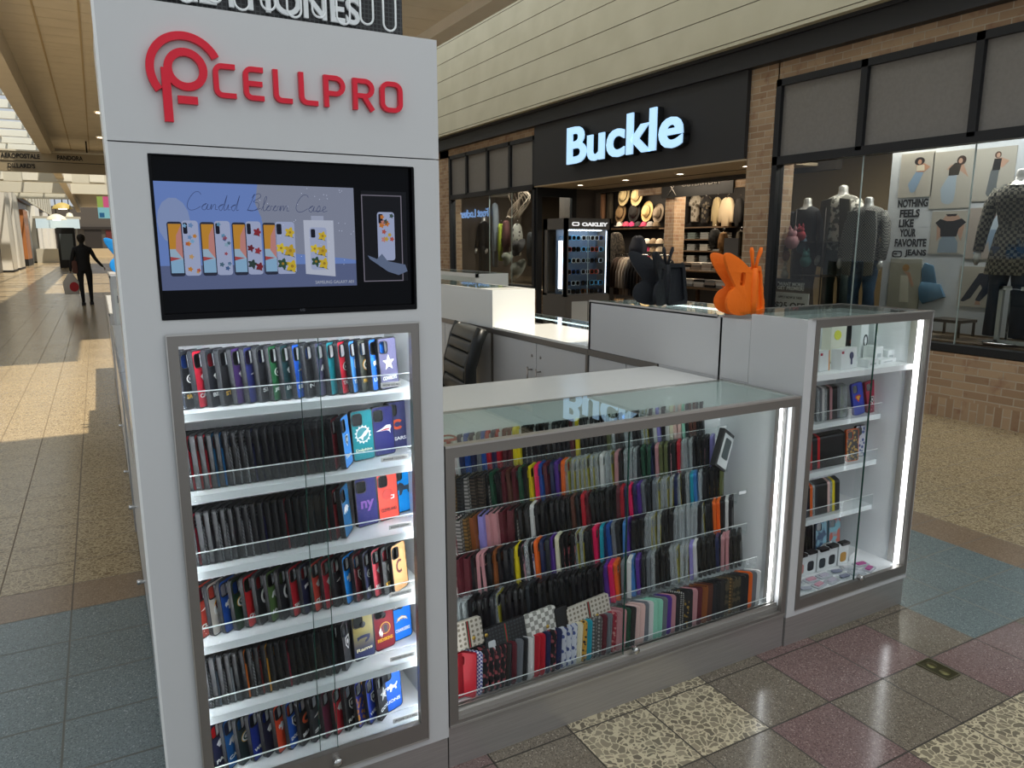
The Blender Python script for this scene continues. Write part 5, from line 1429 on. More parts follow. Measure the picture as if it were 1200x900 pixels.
# ---- office chair
ch = thing('office_chair', 'black leather office chair with a ribbed high back inside the kiosk', 'chair', (2.10, 4.78, 0), R(-98))
m = MB()
prof = [(-.03, .44), (-.10, .52), (-.085, .62), (-.10, .72), (-.10, .82), (-.13, .92), (-.15, 1.0), (-.19, 1.085)]
n = len(prof)
for i in range(n - 1):
    (a0, z0), (a1, z1) = prof[i], prof[i + 1]
    m.add([(-.25, a0 * -1 - .045, z0 + .004), (.25, a0 * -1 - .045, z0 + .004), (.25, -a1 - .045, z1 - .004), (-.25, -a1 - .045, z1 - .004),
           (-.26, -a0 + .04, z0), (.26, -a0 + .04, z0), (.26, -a1 + .04, z1), (-.26, -a1 + .04, z1)],
          [(0, 1, 2, 3), (5, 4, 7, 6), (0, 4, 5, 1), (3, 2, 6, 7), (0, 3, 7, 4), (1, 5, 6, 2)])
soft(m.build('backrest', M('#3c3d3a', .35), ch), .018, 3)
for s in (-1, 1):
    m = MB(); m.tube([(s * .262, -a + .0, z) for a, z in prof], .042, 10); m.build('side_bolster', M('#141616', .35), ch)
m = MB(); m.extr([rrect(.54, .5, .1, 5, 0, -.17)], .42, .53, 'xy'); soft(m.build('seat', M('#17181a', .4), ch), .03)
for s in (-1, 1):
    m = MB(); m.tube([(s * .28, .02, .45), (s * .31, .02, .66), (s * .31, -.05, .69), (s * .31, -.28, .69), (s * .28, -.32, .48)], .018, 8); m.build('armrest', M('#141616', .4), ch)
m = MB(); m.tube([(0, -.17, .1), (0, -.17, .42)], .03, 12); m.build('gas_lift', CHROME, ch)
for k in range(5):
    a = 2 * PI * k / 5; c, s = math.cos(a), math.sin(a)
    m = MB(); m.tube([(0, -.17, .11), (c * .28, -.17 + s * .28, .08)], [.03, .02], 8); q = m.build('leg', BLACK, ch)
    m = MB(); m.lathe([(0, -.012), (.028, -.012), (.028, .012), (0, .012)], c * .28, -.17 + s * .28, .0285, 12, axis='x'); m.build('caster', BLACK, q)

# ---- butterfly tablet stands
def wing_pts(w, h, flip=1):
    pts = [(0, .12), (.18, .02), (.48, -.0), (.72, .06), (.82, .2), (.76, .36), (.62, .46), (.70, .56), (.88, .74), (1.0, .93), (.95, 1.0), (.80, .99), (.5, .90), (.2, .76), (0, .66)]
    # smooth the outline
    out = []
    n = len(pts)
    for i in range(n):
        p0, p1, p2, p3 = [Vector(pts[(i + k - 1) % n]) for k in range(4)]
        for t in (0, .25, .5, .75):
            if i == n - 1: out.append(tuple(p1)); break
            q = .5 * ((2 * p1) + (-p0 + p2) * t + (2 * p0 - 5 * p1 + 4 * p2 - p3) * t * t + (-p0 + 3 * p1 - 3 * p2 + p3) * t ** 3)
            out.append((max(0, q.x), q.y))
    return [(x * w * flip, z * h) for x, z in out]
def butterfly(label, loc, rz, c, S=1., a1=115, a2=170, a3=-15):
    t = thing('butterfly_stand', label, 'tablet stand', loc, rz)
    mt = noise_mat('foam_' + c.strip('#'), c, c, 60, .6, 3, .35, bump=.25)
    for ang, nm, hole in ((a1, 'wing', False), (a2, 'wing', True)):
        m = MB(); w, h = .205 * S, .25 * S
        o_ = wing_pts(w, h)
        loops = [o_] + ([rrect(.030 * S, .055 * S, .010 * S, 4, w * .42, h * .60)] if hole else [])
        m.extr(loops, -.007, .007, 'xz'); o = soft(m.build(nm, mt, t), .004, 2); o.rotation_euler = (0, R(-4), R(ang))
        m = MB()
        for k in range(4):
            m.stroke([(w * .08, h * (.62 - k * .12)), (w * (.45), h * (.74 - k * .17)), (w * (.8 - .06 * k), h * (.86 - k * .2))], .004 * S, -.0095, -.006)
        q = m.build('wing_rib', mt, o)
    m = MB(); m.tube([(0, 0, .008), (0, 0, .06 * S), (0, 0, .15 * S), (0, 0, .2 * S)], [.016, .022, .022, .014], 12); m.build('body', mt, t)
    for s in (-1, 1):
        m = MB(); m.tube([(s * .006, 0, .19 * S), (s * .016, 0, .235 * S), (s * .026, -.004, .268 * S), (s * .029, -.004, .284 * S)], [.007, .0075, .010, .006], 10); m.build('antenna', mt, t)
    m = MB(); W, H = .14 * S, .205 * S
    m.extr([rrect(W, H, .02, 5, W / 2 + .012, H / 2), rrect(W * .72, H * .80, .012, 5, W / 2 + .012, H / 2)], -.012, .012, 'xz')
    m.extr([rrect(W * .9, H * .92, .015, 5, W / 2 + .012, H / 2)], .002, .009, 'xz')
    for k in range(3): m.box(W + .008, -.013, H * (.18 + .26 * k), W + .0135, .013, H * (.30 + .26 * k))
    o = soft(m.build('tablet_frame', mt, t), .004, 2); o.rotation_euler = (R(-8), 0, R(a3))
    return t
butterfly('bright orange butterfly shaped tablet stand on the high counter', (2.475, 2.32, 1.3535), R(0), '#f4710f', 1.03, 152, 184, 26)
butterfly('black butterfly shaped tablet stand left of the orange one on the high counter', (2.485, 2.90, 1.3535), R(0), '#15181e', 1.03, 152, 210, 8)
butterfly('bright blue butterfly shaped tablet stand on the side counter by the corridor', (.26, 7.2, 1.405), R(0), '#1d8fe0', 1.15, 160, 200, 30)
# ================================================================== PHONE CASES
CW, CH_, CT_ = .076, .152, .012
def case_proto(kind):
    t = bpy.data.objects.new({'folio': 'wallet_case'}.get(kind, 'phone_case'), None); COL.objects.link(t); t.empty_display_size = .02
    cam_ = rrect(.030, .034, .008, 3, -.016, CH_ - .028)
    if kind == 'folio':
        m = MB(); T = .020
        m.extr([rrect(CW, CH_, .006, 2, 0, CH_ / 2)], -T / 2, -T / 2 + .003, 'xz'); m.extr([rrect(CW, CH_, .006, 2, 0, CH_ / 2)], T / 2 - .003, T / 2, 'xz')
        m.box(-CW / 2 - .001, -T / 2 + .001, .004, -CW / 2 + .003, T / 2 - .001, CH_ - .004)
        m.build('cover', BLACK, t)
        m = MB(); m.extr([rrect(CW - .01, CH_ - .008, .004, 2, 0, CH_ / 2)], -T / 2 + .003, T / 2 - .003, 'xz'); m.build('inner_tray', BLACK_M, t)
        m = MB(); m.box(-CW / 2 - .0018, -T / 2 - .0012, CH_ * .42, -CW / 2 + .02, T / 2 + .0012, CH_ * .53); m.build('strap', BLACK, t)
        return t
    T = CT_ + (.003 if kind == 'rugged' else 0)
    m = MB(); r = .013 if kind != 'rugged' else .009
    m.extr([rrect(CW, CH_, r, 4, 0, CH_ / 2), rrect(CW - .006, CH_ - .006, r - .003, 4, 0, CH_ / 2)], -T / 2, T / 2, 'xz')
    m.extr([rrect(.034, .038, .009, 3, -.016, CH_ - .028), cam_], -T / 2 - .0012, -T / 2 + .002, 'xz')
    m.build('shell', BLACK, t)
    m = MB(); m.extr([rrect(CW - .006, CH_ - .006, r - .003, 4, 0, CH_ / 2), rrect(.034, .038, .009, 3, -.016, CH_ - .028)], -T / 2 + .0002, -T / 2 + .0022, 'xz')
    m.build('back_panel', BLACK, t)
    return t
PROTO = {}
def put_case(kind, x, y, z, yaw, shell, panel, label, group=None, lean=4, roll=0):
    used = PROTO.get(kind)
    if used is None:
        t = case_proto(kind); PROTO[kind] = t
    else:
        t = used.copy(); COL.objects.link(t)
        for c_ in used.children[:3]:
            if c_.name.split('.')[0] in ('shell', 'back_panel', 'cover', 'inner_tray', 'strap'):
                c = c_.copy(); COL.objects.link(c); c.parent = t
    t.location = (x, y, z); t.rotation_euler = (-R(lean), R(roll), R(yaw))
    ks = [c for c in t.children]
    for c in ks:
        n = c.name.split('.')[0]
        if n == 'shell': setmat(c, shell)
        if n in ('back_panel', 'cover'): setmat(c, panel)
        if n == 'strap': setmat(c, shell)
    tag(t, label, 'phone case' if kind != 'folio' else 'wallet case', group)
    return t

REST = MB(); REST_M = []
def rest_mat(m_):
    if m_ not in REST_M: REST_M.append(m_)
    return REST_M.index(m_)
def rest_case(kind, x, y, z, yaw, shell, panel, lean=4):
    if kind not in PROTO:
        PROTO[kind] = None
    src = REST_P.get(kind)
    if src is None:
        t = case_proto(kind); src = [(c.name.split('.')[0], [tuple(v.co) for v in c.data.vertices], [tuple(p.vertices) for p in c.data.polygons]) for c in t.children]
        for c in list(t.children): bpy.data.objects.remove(c)
        bpy.data.objects.remove(t); REST_P[kind] = src
    if PROTO[kind] is None: del PROTO[kind]
    mat_ = Matrix.Translation((x, y, z)) @ Matrix.Rotation(R(yaw), 4, 'Z') @ Matrix.Rotation(-R(lean), 4, 'X')
    for nm, vs, fs in src:
        REST.add([mat_ @ Vector(v) for v in vs], fs, rest_mat(panel if nm == 'back_panel' else shell))
REST_P = {}

# ---- emblem drawings, unit height about 1, centred
def star(n=5, r=.5, q=.4, a0=90): return [((r if i % 2 == 0 else r * q) * math.cos(R(a0 + 180 * i / n)), (r if i % 2 == 0 else r * q) * math.sin(R(a0 + 180 * i / n))) for i in range(2 * n)]
EMB = {
 'star': [('w', star(5, .5, .42)), ('k', star(5, .36, .42)), ('w', star(5, .27, .42))],
 'oval_g': [('y', el(0, 0, .5, .36, 24)), ('w', el(0, 0, .46, .32, 24)), ('g', el(0, 0, .34, .22, 24)), ('w', el(.02, 0, .24, .13, 24)), ('g', [(.02, .03), (.36, .03), (.34, -.1), (.02, -.06)])],
 'cat': [('w', [(-.5, .05), (-.42, .2), (-.28, .16), (-.15, .3), (.02, .22), (.1, .1), (.3, .12), (.48, .3), (.5, .18), (.36, -.02), (.42, -.22), (.3, -.26), (.24, -.1), (.02, -.08), (-.1, -.3), (-.22, -.3), (-.18, -.06), (-.36, -.04), (-.42, -.12)])],
 'swoosh': [('w', [(-.5, -.02), (-.1, .1), (.2, .26), (.46, .26), (.5, .12), (.42, -.04), (.44, -.22), (.34, -.1), (.2, -.04), (-.08, -.04)]), ('r', [(-.3, -.02), (.1, .06), (.34, .06), (.36, 0), (.08, -.02)])],
 'sun': [('w', star(14, .5, .78)), ('t', el(0, 0, .36, .36, 20)), ('w', [(-.4, -.18), (-.1, -.06), (.1, .14), (.36, .3), (.32, .1), (.18, -.06), (.02, -.14), (-.04, -.34), (-.14, -.18)])],
 'horseshoe_c': [('o', [(math.cos(R(a)) * .5, math.sin(R(a)) * .36) for a in range(40, 321, 14)] + [(math.cos(R(a)) * .27, math.sin(R(a)) * .18) for a in range(320, 39, -14)])],
 'helmet': [('r', [(-.4, -.1), (-.42, .15), (-.25, .38), (.05, .44), (.32, .3), (.38, .06), (.2, .0), (.18, -.14), (.05, -.22), (-.2, -.24)]), ('w', [(.2, -.02), (.46, -.04), (.44, -.26), (.2, -.3), (.16, -.22), (.36, -.2), (.36, -.1), (.2, -.08)])],
 'paw': [('w', [(-.5, -.1), (-.3, .22), (.0, .3), (.3, .2), (.5, -.02), (.3, .02), (.2, -.2), (.05, -.02), (-.1, -.22), (-.22, -.0), (-.4, -.18)])],
 'horns': [('w', [(-.5, .2), (-.2, .26), (.2, .26), (.5, .2), (.48, -.04), (.3, -.24), (.1, -.3), (.12, -.14), (.3, -.04), (.2, .06), (-.3, .06), (-.46, -.06)])],
 'roundel': [('y', el(.06, .06, .42, .42, 26)), ('m', el(.06, .06, .37, .37, 26)), ('k', [(-.08, .24), (.1, .34), (.24, .2), (.2, -.02), (.26, -.2), (.0, -.24), (-.04, 0)]), ('w', [(-.3, .2), (-.46, -.1), (-.4, -.42), (-.3, -.2), (-.26, .0)]), ('w', [(-.2, -.06), (-.32, -.3), (-.26, -.5), (-.16, -.3)])],
 'bolt': [('y', [(-.5, -.12), (-.36, .16), (0, .3), (.36, .16), (.5, -.12), (.3, .06), (.26, -.06), (.12, .12), (.0, .0), (-.1, .12), (-.24, -.06), (-.3, .06)]), ('w', [(-.44, -.1), (-.3, .14), (0, .24), (.3, .14), (.44, -.1), (.26, .08), (0, .16), (-.26, .08)])],
 'oval': [('w', el(0, 0, .5, .32, 24)), ('k', el(0, 0, .42, .25, 24)), ('w', [(-.3, -.1), (-.3, .12), (-.1, .0), (.0, .12), (.08, -.02), (.3, .1), (.2, -.12)])],
 'bird': [('w', [(-.4, .1), (-.1, .32), (.3, .36), (.44, .14), (.2, .1), (.3, -.1), (.1, -.34), (.0, -.1), (-.2, -.16), (-.3, -.02)])],
 'shield': [('w', [(-.3, .4), (.3, .4), (.32, -.05), (0, -.44), (-.32, -.05)]), ('k', [(-.23, .33), (.23, .33), (.24, -.03), (0, -.34), (-.24, -.03)]), ('w', el(0, .06, .12, .16, 12))],
 'skull': [('w', el(0, .08, .3, .3, 18)), ('w', [(-.16, -.12), (.16, -.12), (.12, -.38), (-.12, -.38)]), ('k', el(-.11, .08, .07, .08, 8)), ('k', el(.11, .08, .07, .08, 8))],
 'script_c': [('w', [(math.cos(R(a)) * .4, math.sin(R(a)) * .5) for a in range(50, 311, 14)] + [(math.cos(R(a)) * .24, math.sin(R(a)) * .32) for a in range(310, 49, -14)])],
 'diamond': [('r', [(-.5, .2), (-.3, .4), (.3, .4), (.5, .2), (0, -.42)]), ('y', [(-.32, .18), (-.2, .28), (.2, .28), (.32, .18), (0, -.24)])],
}
EC = {'w': '#e9e9e6', 'k': '#17181c', 'y': '#d9a520', 'g': '#1f4a33', 'r': '#b8202c', 't': '#0f7f86', 'o': '#c8502a', 'm': '#6a1a22'}
_emb = {}
def emblem(t, kind, size=.05, x=0, z=.075, colors=None, yoff=-.0076, word=None, wc='#e9e9e6', wh=.011, wz=.028, ww=.056):
    key = (kind, size, str(colors))
    if kind:
        if key not in _emb:
            m = MB(); mats = []; cs = []
            for k, (c, poly) in enumerate(EMB[kind]):
                hx_ = (colors or {}).get(c, EC[c])
                if hx_ not in cs: cs.append(hx_); mats.append(M(hx_, .45))
                m.extr([[(a * size, b * size) for a, b in poly]], -.0001 - .00025 * k, .0012, 'xz', cs.index(hx_))
            _emb[key] = m.mesh('emblem', mats)
        o = bpy.data.objects.new('emblem', _emb[key]); COL.objects.link(o); o.parent = t; o.location = (x, yoff + .001, z)
    if word:
        text('team_lettering', word, .02, M(wc, .5), t, (0, yoff + .0012, wz), ext=.0003, bold=.0006, fit=ww, fith=wh)

NAMES = {}
def c_(hexc, nm): NAMES[hexc] = nm; return hexc
RIM = M('#0e0f12', .45, 0, .3)
RIMC = M('#1c1e22', .35, 0, .35)

# ---- tower shelves
TLAB = "on the tower's %s shelf"
S_ = ['top', 'second', 'third', 'fourth', 'fifth', 'bottom']
def team(row, x, y, yaw, col, desc, kind='rugged', emb=None, word=None, wc='#e9e9e6', rim=RIM, ecol=None, lean=5, size=.046, ez=.078, group=None, wh=.011, ww=.056, full=None):
    t = put_case(kind, x, y, TS[row] + .0005, yaw, rim, M(col, .6, 0, .2) if isinstance(col, str) else col, full or (desc + ' ' + TLAB % S_[row]), group or 'football phone cases in the tower', lean)
    emblem(t, emb, size, 0, ez, ecol, yoff=-.0090 if kind == 'rugged' else -.0076, word=word, wc=wc, wh=wh, ww=ww)
    return t
r1 = [('#1c4fae', 'bright blue phone case at the far left', None, 'INDY'), ('#17181c', 'black phone case with gold lettering, second from the left', 'oval', 'SAINTS'), ('#b51f33', 'red phone case, third from the left', 'bird', 'CARDS'), ('#191b22', 'black phone case with a red mark, fourth from the left', 'bird', 'BIRDS'),
      ('#1b1b1e', 'black phone case, fifth from the left', None, 'STEEL'), ('#3a2357', 'purple phone case', 'bird', None), ('#242a63', 'indigo phone case right of the purple one', 'swoosh', None), ('#1d1f24', 'charcoal phone case between the indigo and green ones', None, 'SEA'),
      ('#1e5a35', 'green phone case with an oval mark', 'oval', 'JETS'), ('#16383c', 'dark teal phone case with a winged mark', 'bird', 'EAGLES'), ('#1c54b8', 'royal blue phone case with a red and white mark', 'swoosh', 'BILLS'), ('#15171b', 'black phone case right of the royal blue one', None, 'NO'),
      ('#4a4a63', 'grey violet phone case in the middle', 'paw', None), ('#157a85', 'teal phone case between the grey violet and red ones', None, None), ('#b01c2e', 'red phone case right of the teal one', 'oval', 'TAMPA'), ('#3f86cf', 'light blue phone case with white letters', 'shield', 'Titans'),
      ('#3c4039', 'dark grey phone case with a white letter G emblem', 'oval_g', 'PACKERS'), ('#1560bd', 'blue phone case with a leaping lion outline', 'cat', 'LIONS'), ('#4f4d68', 'grey violet phone case with a large white star, last', 'star', 'COWBOYS')]
for i, (c, d, e, w) in enumerate(r1):
    team(0, .155 + i * .0315, 2.062 + (.0 if i < 18 else .0), 44 if i < 16 else (36 if i < 18 else 26), c, d, 'rugged', e, w, '#d9a520' if w in ('PACKERS', 'SAINTS', 'STEEL') else '#e9e9e6', RIMC if i < 15 else RIM, size=.048 if i > 14 else .04)
def packed(row, n, x0, dx, cols, yaw, grp, lab):
    for i in range(n):
        c = cols[i % len(cols)]
        x = x0 + i * dx
        shell = M('#0c0d10', .5, 0, .25)
        put_case('rugged', x, 2.058, TS[row] + .0005, yaw, shell, c if not isinstance(c, str) else M(c, .55, 0, .2), lab(i, c), grp, 4)
SERR = pattern_mat('silver_serration', '#1b1d22', '#b9bdc2', 'checker', 190, .3)
p2 = ['#b32030', '#16484a', '#b32030', '#a02a2a', '#a51f2e', '#1d5c86', '#1f6aa6', SERR, SERR, SERR, '#20264a', '#1b1e33', '#1a1a26', '#1c2030', '#22242c', '#181a1f', '#1b1b20', '#5c1a22', '#1c2030', '#191b22', '#18191c', '#6a1c24']
nm2 = {'#b32030': 'red', '#16484a': 'dark green', '#a02a2a': 'brick red', '#a51f2e': 'crimson', '#1d5c86': 'steel blue', '#1f6aa6': 'blue'}
packed(1, 22, .140, .0198, p2, 57, 'dark football cases packed edge on in the tower', lambda i, c: '%s phone case, %s from the left, packed on the second tower shelf' % (nm2.get(c, 'silver ribbed' if c is SERR else 'dark'), ordn(i + 1)))
team(1, .586, 2.058, 58, '#3f86cf', 'light blue phone case with white letters ending the packed row', 'rugged', 'shield', 'Titans', size=.04)
team(1, .648, 2.10, 14, '#0d7c84', 'teal phone case with a white sunburst dolphin emblem', 'rugged', 'sun', 'Dolphins', '#dfe3c6', RIM, size=.058)
team(1, .720, 2.12, 14, '#1c1f58', 'navy phone case with a white and red profile emblem', 'rugged', 'swoosh', None, rim=RIM, size=.055)
team(1, .783, 2.17, 14, '#373a60', 'slate blue phone case with an orange C, by the frame', 'rugged', 'horseshoe_c', 'BEARS', rim=RIM, size=.045)
p3 = ['#23242a', SERR, '#8c2030', SERR, '#22242c', SERR, SERR, '#1a1c22', SERR, SERR, '#20222a', '#1b1d4a', '#17181c', '#1c1d22', '#7c1a24', '#17181c', '#20242c', '#1b1c20', '#22303a', '#191a1e', '#5a1a20', '#7a2026']
packed(2, 22, .140, .0195, p3, 57, 'dark football cases packed edge on in the tower', lambda i, c: '%s phone case, %s from the left, packed on the third tower shelf' % ('silver ribbed' if c is SERR else ('dark red' if c in ('#8c2030', '#7c1a24', '#5a1a20', '#7a2026') else 'dark'), ordn(i + 1)))
team(2, .576, 2.058, 58, '#17557f', 'petrol blue phone case, cat head emblem, ending the packed row', 'rugged', 'paw', None, size=.05)
team(2, .652, 2.10, 14, '#25255f', 'dark blue phone case with interlocked purple letters', 'rugged', None, 'ny', '#6a3f8f', RIM, wh=.034, ww=.046).children[-1].location.z = .058
team(2, .727, 2.12, 14, '#d8493c', 'orange red phone case with a helmet emblem', 'rugged', 'helmet', 'CLEVELAND', '#3a1410', RIM, size=.05, ecol={'r': '#a8281c'})
team(2, .790, 2.16, 14, '#0f86d0', 'bright azure phone case with a grey panther, by the frame', 'rugged', 'cat', None, ecol={'w': '#2b3540'}, size=.07)
r4 = [('#8c1734', 'crimson phone case at the far left', 'bird', 'CARDS'), ('#a8392c', 'brick red phone case, second from the left', 'swoosh', 'CLEVE'), ('#d8cfc4', 'white phone case with a feathered emblem, third from the left', 'roundel', None), ('#1c4a9c', 'blue phone case with a lion, fourth from the left', 'cat', None),
      ('#17351f', 'dark green phone case with an oval mark', 'oval_g', None), ('#b52024', 'red phone case right of the dark green one', None, 'CHIEFS'), ('#16181c', 'black phone case between the red and the gold teal ones', 'script_c', None), ('#4f6a3a', 'gold and teal phone case', 'paw', 'JAGS'),
      ('#1d2026', 'black phone case right of the gold and teal one', 'script_c', None), ('#b01e2a', 'scarlet phone case left of the middle', None, 'TAMPA'), ('#181b3a', 'navy phone case with a curled horn', 'horns', None), ('#b63a2c', 'rust red phone case in the middle', 'bird', 'CLEVE'),
      ('#a01c2c', 'deep red phone case right of the rust one', 'bird', None), ('#15161a', 'black phone case right of the deep red one', 'swoosh', None), ('#1384d8', 'bright azure phone case', 'cat', None), ('#5a1a22', 'black and red phone case right of the azure one', 'shield', None),
      ('#1d2140', 'dark navy phone case with white letters', 'oval', 'BEARS'), ('#b03a46', 'red phone case with a white falcon', 'bird', 'FALCONS'), ('#3f3f3f', 'grey phone case with a white skull mark', 'skull', 'STEEL'), ('#b98a5c', 'white and gold phone case with a script mark, last', 'script_c', None)]
for i, (c, d, e, w) in enumerate(r4):
    team(3, .145 + i * .0312, 2.06, 44 if i < 17 else 34, c, d, 'slim', e, w, '#d9a520' if w in ('STEEL', 'PACKERS') else '#e9e9e6', RIM, ecol={'w': '#4a1b20'} if i == 19 else None, size=.044)
p5_ = ['#3a4a7a', '#5a6a8a', SERR, '#5f6f7f', SERR, '#9aa2a8', '#23262c', '#e0742a', SERR, '#7a2020', '#d9962a', '#202226', '#1c1d22', '#8c2038', '#1a1b1f', '#2a2b2e', '#1b1c20', '#202125', '#17181b', '#26272b', '#1c1d20']
nm5 = {'#e0742a': 'orange', '#d9962a': 'amber', '#8c2038': 'wine red', '#7a2020': 'dark red', '#3a4a7a': 'slate blue'}
packed(4, 21, .142, .0195, p5_, 57, 'dark football cases packed edge on in the tower', lambda i, c: '%s phone case, %s from the left, packed on the fifth tower shelf' % (nm5.get(c, 'silver ribbed' if c is SERR else 'dark'), ordn(i + 1)))
team(4, .562, 2.06, 55, '#2b2c30', 'charcoal phone case with a silver shield ending the packed row', 'rugged', 'shield', None, size=.05)
def grad(name, top, bot):
    m, nt, N, L = new_mat(name); b = N.new('ShaderNodeBsdfPrincipled'); o = N.new('ShaderNodeOutputMaterial'); L.new(b.outputs[0], o.inputs[0])
    tc = N.new('ShaderNodeTexCoord'); sp_ = N.new('ShaderNodeSeparateXYZ'); L.new(tc.outputs['Object'], sp_.inputs[0])
    r = N.new('ShaderNodeValToRGB'); r.color_ramp.elements[0].color = (*lin(bot), 1); r.color_ramp.elements[1].color = (*lin(top), 1)
    r.color_ramp.elements[0].position = .2; r.color_ramp.elements[1].position = .6
    mm = N.new('ShaderNodeMath'); mm.operation = 'MULTIPLY'; mm.inputs[1].default_value = 1 / CH_; L.new(sp_.outputs['Z'], mm.inputs[0]); L.new(mm.outputs[0], r.inputs[0])
    L.new(r.outputs[0], b.inputs['Base Color']); b.inputs['Roughness'].default_value = .4; return m
HOLE = 'round_cutout'
def hole(t):
    m = MB(); m.lathe([(0, -.0003), (.0095, -.0003), (.0105, .001)], 0, -.0065, .112, 18, axis='y'); m.build('round_cutout', BLACK, t)
for x, y, c, d, e, w, wc, ec in ((.618, 2.075, grad('gold_to_navy', '#8a7d3f', '#1b2550'), 'gold to navy phone case with a curled ram horn emblem', 'horns', 'Rams', '#d8cfa8', {'w': '#20264a'}),
                            (.694, 2.10, '#6e1722', 'maroon phone case with a feathered profile roundel', 'roundel', 'REDSKINS', '#d9a520', None),
                            (.764, 2.13, '#1668c8', 'blue phone case with a yellow and white lightning arc', 'bolt', 'CHARGERS', '#e9e9e6', None)):
    t = team(4, x, y, 14, c, d, 'slim', e, w, wc, RIM, ecol=ec, size=.046, ez=.066); hole(t)
t = team(4, .776, 2.235, 14, '#3f4a46', 'grey green phone case with an oval mark, by the frame', 'slim', 'oval', 'JETS', rim=RIM, size=.05, ez=.066); hole(t)
r6 = [('#d41c24', 'bright red phone case at the far left', 'bird', 'LLE'), ('#1f2340', 'dark navy phone case, second from the left', 'bird', 'PATS'), ('#1d5c9c', 'blue phone case, third from the left', 'paw', 'CATS'), ('#1f3033', 'dark teal phone case, oval G, fourth from the left', 'oval_g', None), ('#20348c', 'royal blue phone case, fifth from the left', None, 'WILD'),
      ('#1f2036', 'dark navy phone case with a white wing', 'bird', None), ('#d8492a', 'orange phone case with a white eye mark', 'cat', None), ('#1c4fa6', 'blue and silver phone case', 'shield', 'DODGE'), ('#17181b', 'black phone case with an orange letter C', 'horseshoe_c', 'BEARS'), ('#3a3b3f', 'charcoal phone case right of the orange lettered one', 'swoosh', 'S'),
      ('#5c1a34', 'maroon phone case right of the middle', None, None), ('#a81c2a', 'red phone case with a white bird', 'bird', None), ('#16171a', 'black phone case with a silver shield', 'shield', 'RAID'), (pattern_mat('blue_gold_print', '#24349c', '#c98a2a', 'blots', 60, .4), 'blue phone case printed with gold marks', None, None), ('#1c3590', 'royal blue phone case with white letters', 'shield', 'WILD'),
      ('#15161a', 'black phone case with a white star outline', 'star', 'COW'), ('#1f56b4', 'blue phone case facing forward with white letters, last', 'cat', 'LIONS')]
for i, (c, d, e, w) in enumerate(r6):
    team(5, .150 + i * .0348, 2.06 + (.02 if i == 16 else 0), 44 if i < 16 else 20, c, d, 'slim', e, w, '#e9e9e6', RIM, size=.044)

# ---- long glass counter: six stepped rows, colours left to right
PM = {
 'lvbrown': pattern_mat('monogram_brown', '#4a3820', '#8a6a38', 'dots', 75, .5), 'lvgrey': pattern_mat('monogram_grey', '#4d4a48', '#a09c98', 'dots', 75, .5), 'lvdark': pattern_mat('monogram_dark', '#1b1716', '#54463c', 'dots', 80, .5),
 'ggblack': pattern_mat('monogram_black', '#17181b', '#34363a', 'dots', 80, .5), 'ggbeige': pattern_mat('monogram_beige', '#c3bbae', '#7a7264', 'dots', 60, .5), 'checkw': pattern_mat('damier_white', '#d8d6cf', '#8f8d86', 'checker', 62, .5),
 'stripe': pattern_mat('striped_plaid', '#e6e0da', '#8c4a4f', 'waves', 22, .5), 'gingham': pattern_mat('blue_gingham', '#20358c', '#dfe3ee', 'checker', 150, .5), 'floralk': pattern_mat('black_floral', '#16161a', '#a8545a', 'blots', 52, .5),
 'floralw': pattern_mat('white_floral', '#c9ccd4', '#44548c', 'blots', 50, .5), 'leopard': pattern_mat('leopard', '#c99a3a', '#2b2018', 'blots', 70, .5), 'camo': pattern_mat('camouflage', '#23241c', '#544a36', 'noise', 45, .6), 'dotsk': pattern_mat('dotted_black', '#16161a', '#b9b6b0', 'dots', 120, .5),
 'redpat': pattern_mat('red_print', '#9c1c34', '#d0908a', 'blots', 70, .5), 'floralp': pattern_mat('pink_floral', '#c98f98', '#3a3238', 'blots', 50, .5), 'goldk': pattern_mat('gold_black', '#17151a', '#a08038', 'blots', 60, .4),
}
CL = {'k': ('#17181b', 'black'), 'r': ('#b81a2c', 'red'), 'm': ('#5c1e28', 'maroon'), 'n': ('#1f2850', 'navy'), 'b': ('#1f4fa0', 'blue'), 'w': ('#d6d5d2', 'white'), 'y': ('#e2cb1c', 'yellow'), 'h': ('#e81e5c', 'hot pink'), 'p': ('#56308c', 'purple'),
      'o': ('#e8661c', 'orange'), 'g': ('#1c4a34', 'dark green'), 's': ('#6d7278', 'grey'), 'l': ('#8d84c8', 'lavender'), 'i': ('#c0888c', 'rose pink'), 't': ('#8a4e26', 'tan brown'), 'c': ('#1592a8', 'teal'), 'e': ('#ddd6b8', 'cream'), 'f': ('#5c6238', 'olive'),
      'd': ('#5a3226', 'dark brown'), 'a': ('#8fcdb4', 'mint'), 'u': ('#3a78b8', 'sky blue'), 'x': ('#262b30', 'charcoal'), 'z': ('#e0bcb4', 'pale pink')}
